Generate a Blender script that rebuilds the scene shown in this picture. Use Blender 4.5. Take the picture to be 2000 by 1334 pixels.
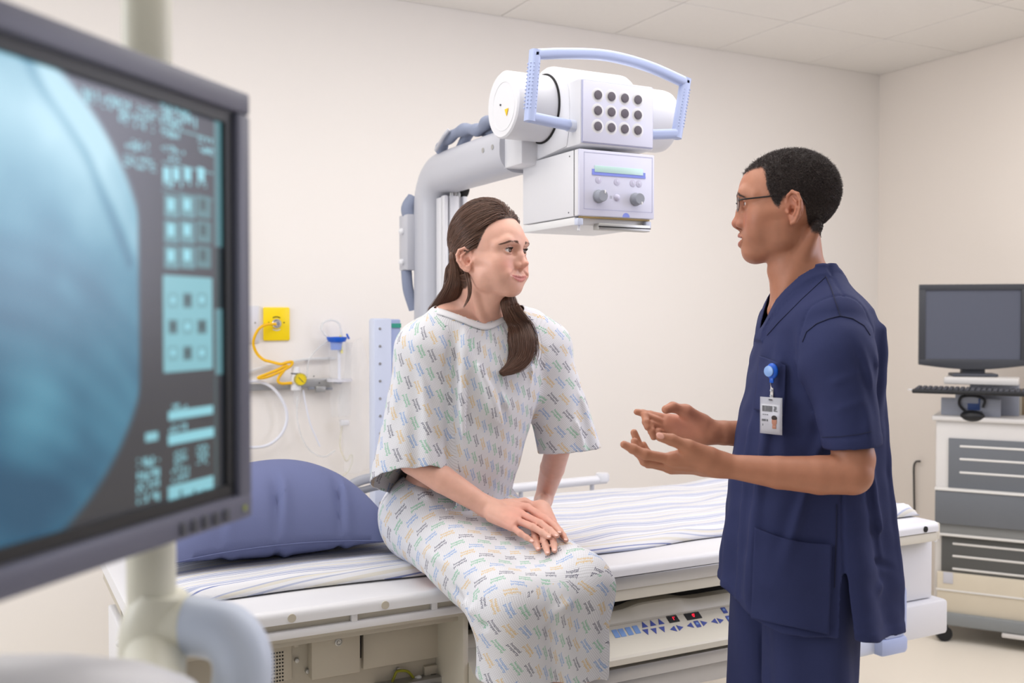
import bpy, bmesh, math, random
import numpy as np
from mathutils import Vector, Matrix

for _o in list(bpy.data.objects):
    bpy.data.objects.remove(_o, do_unlink=True)
SC = bpy.context.scene
COL = SC.collection
random.seed(7)
V = Vector

# ------------------------------------------------------------------ camera
FPX, YAW, PITCH, CAMH = 1970.0, math.radians(27.7), math.radians(1.35), 1.43
cam_data = bpy.data.cameras.new('camera')
cam = bpy.data.objects.new('camera', cam_data)
COL.objects.link(cam)
cam.location = (0, 0, CAMH)
cam.rotation_euler = (math.pi / 2 - PITCH, 0, -YAW)
cam_data.sensor_width = 36.0
cam_data.lens = FPX / 2000 * 36.0
cam_data.clip_start = 0.05
cam_data.dof.use_dof = True
cam_data.dof.focus_distance = 2.35
cam_data.dof.aperture_fstop = 3.6
SC.camera = cam

# ------------------------------------------------------------------ world, exposure, lights
SC.view_settings.view_transform = 'Standard'
SC.view_settings.look = 'None'
SC.view_settings.gamma = 1.0
SC.view_settings.use_curve_mapping = False
SC.view_settings.exposure = 0.20
world = bpy.data.worlds.new('world')
SC.world = world
world.use_nodes = True
world.node_tree.nodes['Background'].inputs[0].default_value = (0.93, 0.95, 1.0, 1)
world.node_tree.nodes['Background'].inputs[1].default_value = 0.22

def area_light(name, loc, target, size, power, color, size_y=None):
    L = bpy.data.lights.new(name, 'AREA')
    L.energy = power
    L.color = color
    L.size = size
    if size_y:
        L.shape = 'RECTANGLE'
        L.size_y = size_y
    o = bpy.data.objects.new(name, L)
    COL.objects.link(o)
    o.location = loc
    o.rotation_euler = (V(target) - V(loc)).to_track_quat('-Z', 'Y').to_euler()
    return o

area_light('window_daylight', (-2.3, 2.5, 1.9), (1.2, 2.5, 1.25), 1.8, 42, (0.93, 0.95, 1.0), 1.5)
area_light('ceiling_row', (1.9, 2.1, 2.74), (1.9, 2.1, 0), 4.0, 43, (1.0, 0.98, 0.96), 1.6)
area_light('fill_light_behind', (0.0, -1.4, 2.5), (1.3, 2.6, 1.3), 1.6, 6, (1.0, 0.97, 0.94), 1.0)  # added frontal fill from behind the camera, no lamp seen there
area_light('side_softbox', (3.7, 0.9, 2.0), (1.6, 1.6, 1.35), 0.8, 22, (0.80, 0.82, 1.0), 1.3)  # softbox out of view at the right, gives his nape the cool rim

# ------------------------------------------------------------------ helpers
def lin(c):
    return tuple((x / 255 / 12.92) if x / 255 <= 0.04045 else ((x / 255 + 0.055) / 1.055) ** 2.4 for x in c[:3])

MATS = {}
def mat(name, rgb, rough=0.5, metal=0.0, spec=0.5, bump=0.0, bscale=200, var=0.0, vscale=3.0, coat=0.0, trans=0.0, ior=1.45, alpha=1.0, emit=0.0, sss=0.0, stretch=None):
    if name in MATS:
        return MATS[name]
    m = bpy.data.materials.new(name)
    m.use_nodes = True
    nt = m.node_tree
    b = nt.nodes['Principled BSDF']
    c = lin(rgb)
    b.inputs['Base Color'].default_value = (*c, 1)
    b.inputs['Roughness'].default_value = rough
    b.inputs['Metallic'].default_value = metal
    b.inputs['Specular IOR Level'].default_value = spec
    b.inputs['Coat Weight'].default_value = coat
    b.inputs['Transmission Weight'].default_value = trans
    b.inputs['IOR'].default_value = ior
    b.inputs['Alpha'].default_value = alpha
    if emit:
        b.inputs['Emission Color'].default_value = (*c, 1)
        b.inputs['Emission Strength'].default_value = emit
    if sss:
        b.inputs['Subsurface Weight'].default_value = sss
        b.inputs['Subsurface Radius'].default_value = (0.012, 0.005, 0.003)
        b.inputs['Subsurface Scale'].default_value = 0.6
    co = nt.nodes.new('ShaderNodeTexCoord')
    src = co.outputs['Object']
    if stretch:
        mp = nt.nodes.new('ShaderNodeMapping')
        mp.inputs['Scale'].default_value = stretch
        nt.links.new(src, mp.inputs[0])
        src = mp.outputs[0]
    if var:
        n = nt.nodes.new('ShaderNodeTexNoise')
        n.inputs['Scale'].default_value = vscale
        n.inputs['Detail'].default_value = 3
        nt.links.new(src, n.inputs['Vector'])
        mx = nt.nodes.new('ShaderNodeMix')
        mx.data_type = 'RGBA'
        mx.inputs[6].default_value = (*[x * (1 - var) for x in c], 1)
        mx.inputs[7].default_value = (*[min(1, x * (1 + var)) for x in c], 1)
        nt.links.new(n.outputs['Fac'], mx.inputs[0])
        nt.links.new(mx.outputs[2], b.inputs['Base Color'])
    if bump:
        n = nt.nodes.new('ShaderNodeTexNoise')
        n.inputs['Scale'].default_value = bscale
        n.inputs['Detail'].default_value = 2
        nt.links.new(src, n.inputs['Vector'])
        bp = nt.nodes.new('ShaderNodeBump')
        bp.inputs['Strength'].default_value = bump
        bp.inputs['Distance'].default_value = 0.002
        nt.links.new(n.outputs['Fac'], bp.inputs['Height'])
        nt.links.new(bp.outputs[0], b.inputs['Normal'])
    MATS[name] = m
    return m

WM = {}          # world matrices of the things' roots
def root(name, label, cat, loc=(0, 0, 0), rz=0.0, group=None):
    o = bpy.data.objects.new(name, None)
    COL.objects.link(o)
    o.empty_display_size = 0.05
    o.location = loc
    o.rotation_euler = (0, 0, rz)
    WM[o.name] = Matrix.Translation(V(loc)) @ Matrix.Rotation(rz, 4, 'Z')
    o['label'] = label
    o['category'] = cat
    if group:
        o['group'] = group
    return o

def tag(o, label=None, cat=None, group=None, kind=None):
    for k, v in (('label', label), ('category', cat), ('group', group), ('kind', kind)):
        if v:
            o[k] = v
    return o

def wm(o):
    return WM.get(o.name, Matrix.Identity(4))

def link_mesh(name, me, m, parent=None):
    o = bpy.data.objects.new(name, me)
    COL.objects.link(o)
    for x in (m if isinstance(m, (list, tuple)) else [m]):
        me.materials.append(x)
    if parent is not None:
        o.parent = parent
        me.transform(wm(parent).inverted())
        WM[o.name] = wm(parent)
    return o

class MB:
    """collects primitive shapes (in world coordinates, or local ones through .T) into one mesh"""
    def __init__(s, T=None):
        s.bm = bmesh.new()
        s.T = T
    def _add(s, bm):
        if s.T is not None:
            bm.transform(s.T)
        me = bpy.data.meshes.new('tmp')
        bm.to_mesh(me)
        bm.free()
        s.bm.from_mesh(me)
        bpy.data.meshes.remove(me)
        return s
    def box(s, c, size, bev=0.0, seg=2, R=None):
        bm = bmesh.new()
        bmesh.ops.create_cube(bm, size=1)
        bm.transform(Matrix.Diagonal((*size, 1)))
        if bev > 0:
            bev = min(bev, min(size) * 0.49)
            bmesh.ops.bevel(bm, geom=bm.edges[:], offset=bev, segments=seg, affect='EDGES', profile=0.5)
        if R is not None:
            bm.transform(R)
        bm.transform(Matrix.Translation(V(c)))
        return s._add(bm)
    def b2(s, lo, hi, bev=0.0, seg=2):
        return s.box([(a + b) / 2 for a, b in zip(lo, hi)], [abs(b - a) for a, b in zip(lo, hi)], bev, seg)
    def cyl(s, p0, p1, r0, r1=None, n=24, bev=0.0):
        p0, p1 = V(p0), V(p1)
        r1 = r0 if r1 is None else r1
        L = (p1 - p0).length
        bm = bmesh.new()
        bmesh.ops.create_cone(bm, cap_ends=True, segments=n, radius1=r0, radius2=r1, depth=L)
        if bev > 0:
            ed = [e for e in bm.edges if len(e.link_faces) == 2 and any(len(f.verts) > 4 for f in e.link_faces)]
            bmesh.ops.bevel(bm, geom=ed, offset=bev, segments=2, affect='EDGES', profile=0.5)
        q = (p1 - p0).to_track_quat('Z', 'Y').to_matrix().to_4x4()
        bm.transform(Matrix.Translation((p0 + p1) / 2) @ q)
        return s._add(bm)
    def sphere(s, c, r, n=16, scale=(1, 1, 1), R=None):
        bm = bmesh.new()
        bmesh.ops.create_uvsphere(bm, u_segments=n, v_segments=max(6, n // 2 + 2), radius=r)
        bm.transform(Matrix.Diagonal((*scale, 1)))
        if R is not None:
            bm.transform(R)
        bm.transform(Matrix.Translation(V(c)))
        return s._add(bm)
    def tube(s, pts, r, n=12, prof=None, up=None, closed=False):
        """sweep of a circle (or a 2-D profile) along a path; r may be a list"""
        pts = [V(p) for p in pts]
        N = len(pts)
        bm = bmesh.new()
        tang = []
        for i in range(N):
            a = pts[(i - 1) % N] if (closed or i > 0) else pts[i]
            b = pts[(i + 1) % N] if (closed or i < N - 1) else pts[i]
            tang.append((b - a).normalized())
        u = V(up) if up is not None else (V((0, 0, 1)) if abs(tang[0].z) < 0.9 else V((1, 0, 0)))
        rings = []
        for i in range(N):
            t = tang[i]
            u = (u - t * u.dot(t)).normalized()
            w = t.cross(u)
            rr = r[i] if isinstance(r, (list, tuple)) else r
            if prof is None:
                ring = [pts[i] + (u * math.cos(2 * math.pi * k / n) + w * math.sin(2 * math.pi * k / n)) * rr for k in range(n)]
            else:
                ring = [pts[i] + u * p[1] * rr + w * p[0] * rr for p in prof]
            rings.append([bm.verts.new(p) for p in ring])
        K = len(rings[0])
        for i in range(N if closed else N - 1):
            A, B = rings[i], rings[(i + 1) % N]
            for k in range(K):
                bm.faces.new((A[k], A[(k + 1) % K], B[(k + 1) % K], B[k]))
        if not closed:
            bm.faces.new(rings[0][::-1])
            bm.faces.new(rings[-1])
        bmesh.ops.recalc_face_normals(bm, faces=bm.faces[:])
        return s._add(bm)
    def lathe(s, prof, o=(0, 0, 0), axis=(0, 0, 1), n=28):
        """prof: list of (radius, height)"""
        bm = bmesh.new()
        rings = []
        for r, h in prof:
            if r < 1e-6:
                rings.append([bm.verts.new((0, 0, h))])
            else:
                rings.append([bm.verts.new((r * math.cos(2 * math.pi * k / n), r * math.sin(2 * math.pi * k / n), h)) for k in range(n)])
        for A, B in zip(rings, rings[1:]):
            if len(A) == 1 and len(B) == 1:
                continue
            for k in range(n):
                k2 = (k + 1) % n
                if len(A) == 1:
                    bm.faces.new((A[0], B[k2], B[k]))
                elif len(B) == 1:
                    bm.faces.new((A[k], A[k2], B[0]))
                else:
                    bm.faces.new((A[k], A[k2], B[k2], B[k]))
        if len(rings[0]) > 1:
            bm.faces.new(rings[0][::-1])
        if len(rings[-1]) > 1:
            bm.faces.new(rings[-1])
        bmesh.ops.recalc_face_normals(bm, faces=bm.faces[:])
        q = V(axis).to_track_quat('Z', 'Y').to_matrix().to_4x4()
        bm.transform(Matrix.Translation(V(o)) @ q)
        return s._add(bm)
    def prism(s, poly, o, u, v, depth, bev=0.0):
        """polygon in the plane o + a*u + b*v, extruded along u x v by depth"""
        u, v, o = V(u), V(v), V(o)
        w = u.cross(v).normalized()
        bm = bmesh.new()
        A = [bm.verts.new(o + u * a + v * b) for a, b in poly]
        B = [bm.verts.new(o + u * a + v * b + w * depth) for a, b in poly]
        n = len(A)
        bm.faces.new(A[::-1])
        bm.faces.new(B)
        for k in range(n):
            bm.faces.new((A[k], A[(k + 1) % n], B[(k + 1) % n], B[k]))
        bmesh.ops.recalc_face_normals(bm, faces=bm.faces[:])
        if bev > 0:
            bmesh.ops.bevel(bm, geom=bm.edges[:], offset=bev, segments=2, affect='EDGES', profile=0.5)
        return s._add(bm)
    def grid(s, P, closed_u=False, closed_v=False):
        P = np.asarray(P)
        nu, nv = P.shape[:2]
        bm = bmesh.new()
        vs = [[bm.verts.new(P[i, j]) for j in range(nv)] for i in range(nu)]
        for i in range(nu if closed_u else nu - 1):
            for j in range(nv if closed_v else nv - 1):
                bm.faces.new((vs[i][j], vs[(i + 1) % nu][j], vs[(i + 1) % nu][(j + 1) % nv], vs[i][(j + 1) % nv]))
        return s._add(bm)
    def build(s, name, m, parent=None, ang=38):
        me = bpy.data.meshes.new(name)
        s.bm.to_mesh(me)
        s.bm.free()
        me.shade_smooth()
        me.set_sharp_from_angle(angle=math.radians(ang))
        return link_mesh(name, me, m, parent)

def rrect(w, h, r, n=5):
    """rounded rectangle outline"""
    out = []
    for cx, cy, a0 in ((w / 2 - r, h / 2 - r, 0), (-w / 2 + r, h / 2 - r, 90), (-w / 2 + r, -h / 2 + r, 180), (w / 2 - r, -h / 2 + r, 270)):
        for k in range(n + 1):
            a = math.radians(a0 + 90 * k / n)
            out.append((cx + r * math.cos(a), cy + r * math.sin(a)))
    return out

def spline(pts, n=10):
    """Catmull-Rom through points"""
    P = [np.array(p, float) for p in pts]
    P = [2 * P[0] - P[1]] + P + [2 * P[-1] - P[-2]]
    out = []
    for i in range(1, len(P) - 2):
        p0, p1, p2, p3 = P[i - 1:i + 3]
        for k in range(n):
            t = k / n
            out.append(0.5 * (2 * p1 + (p2 - p0) * t + (2 * p0 - 5 * p1 + 4 * p2 - p3) * t * t + (3 * p1 - p0 - 3 * p2 + p3) * t ** 3))
    out.append(P[-2])
    return [V(p) for p in out]

def text_mesh(txt, size, T, mtl, name, parent, depth=0.0004, align='CENTER'):
    cu = bpy.data.curves.new('txt', 'FONT')
    cu.body = txt
    cu.size = size
    cu.align_x = align
    cu.align_y = 'CENTER'
    cu.extrude = depth
    cu.resolution_u = 3
    o = bpy.data.objects.new('txt', cu)
    COL.objects.link(o)
    bpy.context.view_layer.update()
    me = bpy.data.meshes.new_from_object(o.evaluated_get(bpy.context.evaluated_depsgraph_get()))
    bpy.data.objects.remove(o, do_unlink=True)
    me.materials.clear()
    me.transform(T)
    me.name = name
    return link_mesh(name, me, mtl, parent)

def frame(o, u, v):
    """matrix whose x axis is u, y axis is v, origin o"""
    u, v = V(u).normalized(), V(v).normalized()
    w = u.cross(v)
    return Matrix(((u.x, v.x, w.x, o[0]), (u.y, v.y, w.y, o[1]), (u.z, v.z, w.z, o[2]), (0, 0, 0, 1)))

def make_image(name, arr):
    """arr: (h, w, 3) sRGB 0..1, row 0 at the bottom"""
    h, w = arr.shape[:2]
    im = bpy.data.images.new(name, w, h)
    px = np.ones((h, w, 4), np.float32)
    px[..., :3] = arr
    im.pixels.foreach_set(px.ravel())
    im.update()
    im.pack()
    return im

def image_mat(name, im, rough=0.5, emit=0.0, bump=0.0, bscale=900, interp='Linear', spec=0.5):
    m = bpy.data.materials.new(name)
    m.use_nodes = True
    nt = m.node_tree
    b = nt.nodes['Principled BSDF']
    b.inputs['Roughness'].default_value = rough
    b.inputs['Specular IOR Level'].default_value = spec
    t = nt.nodes.new('ShaderNodeTexImage')
    t.image = im
    t.interpolation = interp
    uv = nt.nodes.new('ShaderNodeUVMap')
    nt.links.new(uv.outputs[0], t.inputs[0])
    if emit:
        b.inputs['Base Color'].default_value = (0.01, 0.01, 0.012, 1)
        nt.links.new(t.outputs[0], b.inputs['Emission Color'])
        b.inputs['Emission Strength'].default_value = emit
    else:
        nt.links.new(t.outputs[0], b.inputs['Base Color'])
    if bump:
        n = nt.nodes.new('ShaderNodeTexNoise')
        n.inputs['Scale'].default_value = bscale
        co = nt.nodes.new('ShaderNodeTexCoord')
        nt.links.new(co.outputs['Object'], n.inputs['Vector'])
        bp = nt.nodes.new('ShaderNodeBump')
        bp.inputs['Strength'].default_value = bump
        bp.inputs['Distance'].default_value = 0.001
        nt.links.new(n.outputs['Fac'], bp.inputs['Height'])
        nt.links.new(bp.outputs[0], b.inputs['Normal'])
    return m

def rasterize(W, H, tris, val, img):
    """fill triangles (K,3,2) in pixel coordinates into img (supersampled by the caller)"""
    for t in tris:
        x0, y0 = np.floor(t.min(0)).astype(int)
        x1, y1 = np.ceil(t.max(0)).astype(int) + 1
        X, Y = np.meshgrid(np.arange(x0, x1) + .5, np.arange(y0, y1) + .5)
        (ax, ay), (bx, by), (cx, cy) = t
        d = (by - cy) * (ax - cx) + (cx - bx) * (ay - cy)
        if abs(d) < 1e-9:
            continue
        l1 = ((by - cy) * (X - cx) + (cx - bx) * (Y - cy)) / d
        l2 = ((cy - ay) * (X - cx) + (ax - cx) * (Y - cy)) / d
        ins = (l1 >= 0) & (l2 >= 0) & (l1 + l2 <= 1)
        img[(Y[ins].astype(int)) % H, (X[ins].astype(int)) % W] = val

def text_tris(txt, size):
    cu = bpy.data.curves.new('txt', 'FONT')
    cu.body = txt
    cu.size = size
    cu.align_x = 'CENTER'
    cu.align_y = 'CENTER'
    cu.resolution_u = 3
    cu.offset = size * 0.010
    o = bpy.data.objects.new('txt', cu)
    COL.objects.link(o)
    bpy.context.view_layer.update()
    me = bpy.data.meshes.new_from_object(o.evaluated_get(bpy.context.evaluated_depsgraph_get()))
    bpy.data.objects.remove(o, do_unlink=True)
    me.calc_loop_triangles()
    co = np.array([v.co[:2] for v in me.vertices])
    tr = np.array([co[list(t.vertices)] for t in me.loop_triangles])
    bpy.data.meshes.remove(me)
    return tr
# ------------------------------------------------------------------ measuring helper: where a sight line meets a plane of the room
_F = V((math.sin(YAW) * math.cos(PITCH), math.cos(YAW) * math.cos(PITCH), -math.sin(PITCH)))
_R = V((math.cos(YAW), -math.sin(YAW), 0))
_U = _R.cross(_F)
def _ray(u, v):
    return _F + _R * ((u - 1000) / FPX) - _U * ((v - 667) / FPX)
def onY(u, v, Y):
    r = _ray(u, v)
    return V((0, 0, CAMH)) + r * (Y / r.y)
def onX(u, v, X):
    r = _ray(u, v)
    return V((0, 0, CAMH)) + r * (X / r.x)
def onD(u, v, d):
    return V((0, 0, CAMH)) + _ray(u, v) * d

# ------------------------------------------------------------------ materials
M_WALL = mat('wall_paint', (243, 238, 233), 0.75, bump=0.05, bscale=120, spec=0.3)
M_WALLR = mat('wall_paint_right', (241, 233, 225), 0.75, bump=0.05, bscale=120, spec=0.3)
M_TILE = mat('ceiling_tile', (238, 235, 231), 0.9, bump=0.15, bscale=260, var=0.02, vscale=40, spec=0.2)
M_JOINT = mat('ceiling_joint', (196, 190, 182), 0.9)
M_FLOOR = mat('floor_vinyl', (238, 230, 216), 0.42, var=0.03, vscale=2.5, bump=0.04, bscale=90)
M_WHITE = mat('white_enamel', (222, 222, 226), 0.32)
M_CREAM = mat('cream_enamel', (212, 207, 194), 0.4)
M_BEIGE = mat('beige_steel', (188, 181, 167), 0.45, bump=0.03, bscale=600)
M_BLUEP = mat('pale_blue_plastic', (172, 184, 220), 0.35)
M_BLUEW = mat('pale_blue_panel', (202, 209, 228), 0.4)
M_LILAC = mat('lilac_white_face', (212, 213, 232), 0.4)
M_GREYM = mat('satin_aluminium', (176, 176, 178), 0.35, metal=0.75)
M_GREYP = mat('grey_enamel', (190, 191, 199), 0.38)
M_HOSE = mat('grey_blue_cloth', (138, 146, 168), 0.8, bump=0.3, bscale=160)
M_DARK = mat('dark_gap', (28, 27, 28), 0.8)
M_BLACK = mat('black_plastic', (30, 31, 34), 0.45)
M_CHAR = mat('charcoal_plastic', (72, 75, 84), 0.5, bump=0.04, bscale=800)
M_KNOB = mat('grey_knob', (146, 150, 160), 0.45)
M_YEL = mat('yellow_plastic', (252, 219, 0), 0.35)
M_HOSEY = mat('yellow_hose', (245, 190, 22), 0.42)
M_CHROME = mat('chrome', (210, 210, 212), 0.18, metal=1.0)
M_STEEL = mat('brushed_steel', (182, 182, 180), 0.38, metal=0.7)
M_PLW = mat('white_plastic', (228, 228, 231), 0.4)
M_BLUE = mat('blue_plastic', (22, 92, 205), 0.35)
M_BTN = mat('button_blue', (58, 74, 152), 0.5)
M_BTNL = mat('button_light_blue', (118, 152, 206), 0.5)
M_RED = mat('red_digit', (255, 30, 60), 0.5, emit=1.6)
M_LCD = mat('lcd_green', (190, 222, 218), 0.3)
M_LCDB = mat('lcd_blue', (132, 146, 226), 0.4)
M_CLEAR = mat('clear_plastic', (244, 246, 248), 0.06, trans=0.0, alpha=0.14)
M_FILM = mat('clear_film', (246, 247, 250), 0.12, alpha=0.13, bump=0.5, bscale=40)
M_TUBE = mat('clear_tubing', (236, 238, 240), 0.2, alpha=0.5)
M_TUBEW = mat('milky_tubing', (232, 234, 244), 0.3)

# ------------------------------------------------------------------ the room
XR, YB, ZC = 4.40, 4.016, 2.767
XL, YF = -2.6, -2.6
o = MB().b2((XL, YF, -0.1), (XR + 0.1, YB + 0.1, 0)).build('floor', M_FLOOR)
tag(o, kind='structure')
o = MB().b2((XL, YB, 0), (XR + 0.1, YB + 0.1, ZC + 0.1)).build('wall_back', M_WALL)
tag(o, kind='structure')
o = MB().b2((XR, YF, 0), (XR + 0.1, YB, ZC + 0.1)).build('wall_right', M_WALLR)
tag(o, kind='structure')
ceil = MB().b2((XL, YF, ZC + 0.012), (XR, YB, ZC + 0.1)).build('ceiling', M_JOINT)
tag(ceil, kind='structure')
LIGHT_CELLS = {(4, 2): True, (2, 3): False, (7, 2): True, (4, 5): True, (7, 5): True}
tile_me = {}
for i in range(12):
    for j in range(11):
        if (i, j) in LIGHT_CELLS:
            continue
        w = 0.549 if i == 0 else 0.6
        d = 0.533 if j == 0 else 0.6
        x1 = XR - (0 if i == 0 else 0.549 + 0.6 * (i - 1))
        y1 = YB - (0 if j == 0 else 0.533 + 0.6 * (j - 1))
        if x1 - w < XL or y1 - d < YF:
            continue
        k = (w, d)
        if k not in tile_me:
            t = MB().b2((0.0025, 0.0025, 0), (w - 0.0025, d - 0.0025, 0.014), 0.002, 1).build('ceiling_tile', M_TILE, None)
            tile_me[k] = t.data
            t.parent = ceil
        else:
            t = bpy.data.objects.new('ceiling_tile', tile_me[k])
            COL.objects.link(t)
            t.parent = ceil
        t.location = (x1 - w, y1 - d, ZC)

M_DIFF = mat('light_diffuser', (255, 250, 242), 0.5, emit=2.0)
M_DIFFO = mat('light_diffuser_off', (226, 222, 208), 0.6)
WHERE = {(4, 2): 'square ceiling light glowing white at the top edge above the x-ray tube', (2, 3): 'square cream ceiling panel light that is off, top right corner',
         (7, 2): 'square ceiling light over the wall with the yellow outlet', (4, 5): 'square ceiling light over the open floor in front of the table', (7, 5): 'square ceiling light nearest the camera'}
for (i, j), on in LIGHT_CELLS.items():
    x1 = XR - (0.549 + 0.6 * (i - 1))
    y1 = YB - (0.533 + 0.6 * (j - 1))
    r = root('ceiling_light', WHERE[(i, j)], 'ceiling light', (x1 - 0.3, y1 - 0.3, ZC))
    fb = MB()
    for a, b in (((-0.297, -0.297), (0.297, -0.272)), ((-0.297, 0.272), (0.297, 0.297)), ((-0.297, -0.272), (-0.272, 0.272)), ((0.272, -0.272), (0.297, 0.272))):
        fb.b2((x1 - 0.3 + a[0], y1 - 0.3 + a[1], ZC - 0.003), (x1 - 0.3 + b[0], y1 - 0.3 + b[1], ZC + 0.012))
    fb.build('frame', M_PLW if on else M_DIFFO, r)
    MB().b2((x1 - 0.572, y1 - 0.572, ZC + 0.002), (x1 - 0.028, y1 - 0.028, ZC + 0.011)).build('diffuser', M_DIFF if on else M_DIFFO, r)
# ------------------------------------------------------------------ the x-ray table
TB = root('xray_table', 'long cream x-ray examination table with steel edges and blue keypad console', 'x-ray table', (1.45, 2.62, 0))
TX0, TX1, TY0, TY1, TZ = 0.28, 2.69, 2.2, 3.12, 0.78
# tabletop: a rounded front edge over a lower lip
prof = [(0, 0), (0.0, -0.035), (TY1 - TY0, -0.035), (TY1 - TY0, 0)]
top = MB()
edge = [(0.016 - 0.016 * math.sin(a), -0.016 + 0.016 * math.cos(a)) for a in [k * math.pi / 2 / 5 for k in range(6)]]
poly = edge + [(0.0, -0.03), (0.02, -0.034), (TY1 - TY0, -0.034), (TY1 - TY0, 0)]
bm = top.bm
A = [bm.verts.new((TX0, TY0 + a, TZ + b)) for a, b in poly]
B_ = [bm.verts.new((TX1, TY0 + a, TZ + b)) for a, b in poly]
bm.faces.new(A)
bm.faces.new(B_[::-1])
for k in range(len(A)):
    k2 = (k + 1) % len(A)
    bm.faces.new((A[k], B_[k], B_[k2], A[k2]))
bmesh.ops.recalc_face_normals(bm, faces=bm.faces[:])
top.build('tabletop', M_WHITE, TB)
for u, x in ((568, 0.602), (757, 0.822), (1808, 2.63)):
    MB().cyl((x, TY0 - 0.002, TZ - 0.018), (x, TY0 + 0.02, TZ - 0.018), 0.0095, n=16).build('edge_notch', M_DARK if u > 1000 else M_BEIGE, TB)
# left end: recessed channel, lower rail with connectors
MB().b2((TX0 + 0.01, TY0 + 0.016, TZ - 0.075), (1.06, TY0 + 0.03, TZ - 0.034)).build('edge_channel', M_BEIGE, TB)
rl = MB().b2((TX0 + 0.005, TY0 + 0.004, TZ - 0.066), (1.06, TY0 + 0.02, TZ - 0.047), 0.004)
rl.build('side_rail', M_WHITE, TB)
for x in (0.53, 0.75, 0.95):
    MB().b2((x - 0.008, TY0 + 0.006, TZ - 0.05), (x + 0.008, TY0 + 0.019, TZ - 0.03), 0.003).build('rail_bracket', M_WHITE, TB)
# right of the pedestal: steel band and cream apron
MB().b2((1.06, TY0 + 0.004, TZ - 0.068), (1.98, TY0 + 0.03, TZ - 0.033), 0.003).build('steel_band', M_GREYM, TB)
MB().b2((1.06, TY0 + 0.012, TZ - 0.10), (1.98, TY0 + 0.04, TZ - 0.067), 0.004).build('apron', M_CREAM, TB)
MB().b2((1.98, TY0 + 0.004, TZ - 0.062), (TX1, TY0 + 0.03, TZ - 0.033), 0.004).build('end_apron', M_CREAM, TB)
MB().b2((TX1 - 0.005, TY0 + 0.01, TZ - 0.06), (TX1 + 0.022, TY1 - 0.05, TZ - 0.006), 0.006).build('end_block', M_CREAM, TB)
MB().b2((0.3, TY0 + 0.06, TZ - 0.10), (TX1 - 0.02, TY1 - 0.02, TZ - 0.033)).build('subframe', M_BEIGE, TB)
# left cabinet under the top
YC = 2.40
MB().b2((0.36, YC, 0.12), (1.05, 3.0, TZ - 0.09), 0.006).build('cabinet', M_BEIGE, TB)
MB().b2((0.45, 2.5, 0), (1.66, 2.98, 0.13), 0.01).build('plinth', M_BEIGE, TB)
endp = MB().b2((0.27, 2.24, 0.10), (0.288, 2.68, 0.715), 0.004)
endp.build('end_panel', M_WHITE, TB)
for k, (y, z) in enumerate(((2.29, 0.64), (2.36, 0.665), (2.43, 0.69))):
    MB().sphere((0.268, y, z), 0.009, 12).build('screw', M_WHITE, TB)
# perforated vent plate (holes are recessed dark discs)
vp = MB()
p0, p1 = onY(516, 1250, YC), onY(569, 1326, YC)
vp.b2((p0.x, YC - 0.006, p1.z), (p1.x, YC + 0.002, p0.z), 0.002)
vplate = vp.build('vent_plate', M_BEIGE, TB)
hb = MB()
for i in range(10):
    for j in range(9):
        hb.cyl((0.583 + 0.0068 * i - 0.012, YC - 0.0068, 0.634 - 0.0085 * j - 0.01), (0.583 + 0.0068 * i - 0.012, YC - 0.005, 0.634 - 0.0085 * j - 0.01), 0.0022, n=8)
tag(hb.build('vent_hole', M_DARK, vplate), kind='stuff')
for v in (1257, 1318):
    p = onY(533, v, YC)
    MB().cyl((p.x, YC - 0.009, p.z), (p.x, YC - 0.004, p.z), 0.004, n=12).build('screw', M_STEEL, vplate)
# door box with key lock
d0, d1 = onY(607, 1214, YC - 0.03), onY(703, 1312, YC - 0.03)
door = MB().b2((d0.x, YC - 0.035, d1.z), (d1.x, YC + 0.01, d0.z), 0.004).build('cabinet_door', M_BEIGE, TB)
p = onY(661, 1254, YC - 0.035)
MB().lathe([(0.0095, 0), (0.0095, 0.003), (0.007, 0.004), (0.0065, 0.002), (0.004, 0.002), (0.003, 0.004), (0, 0.004)], (p.x, YC - 0.034, p.z), (0, -1, 0), 20).build('key_lock', M_STEEL, door)
p = onY(704, 1220, YC - 0.02)
MB().b2((p.x - 0.003, YC - 0.026, p.z - 0.082), (p.x + 0.0005, YC - 0.018, p.z), 0.001).build('door_gap', M_DARK, door)
p0, p1 = onY(706, 1219, YC - 0.01), onY(852, 1300, YC - 0.01)
MB().b2((p0.x + 0.003, YC - 0.014, p0.z - 0.115), (1.045, YC + 0.005, p0.z - 0.002), 0.003).build('cover_panel', M_BEIGE, TB)
p0 = onY(662, 1212, YC - 0.036)
MB().b2((p0.x, YC - 0.037, p0.z - 0.012), (1.045, YC - 0.012, p0.z + 0.012)).build('cable_slot', M_DARK, TB)
for u, v in ((578, 1254), (582, 1242)):
    p = onY(u, v, YC)
    MB().b2((p.x - 0.006, YC - 0.005, p.z - 0.012), (p.x + 0.006, YC, p.z + 0.008), 0.0015).build('latch', M_BEIGE, TB)
for u, v in ((578, 1288), (599, 1309)):
    p = onY(u, v, YC)
    MB().cyl((p.x, YC - 0.012, p.z), (p.x, YC, p.z), 0.0055, n=14, bev=0.001).build('bolt', M_STEEL, TB)
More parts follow.
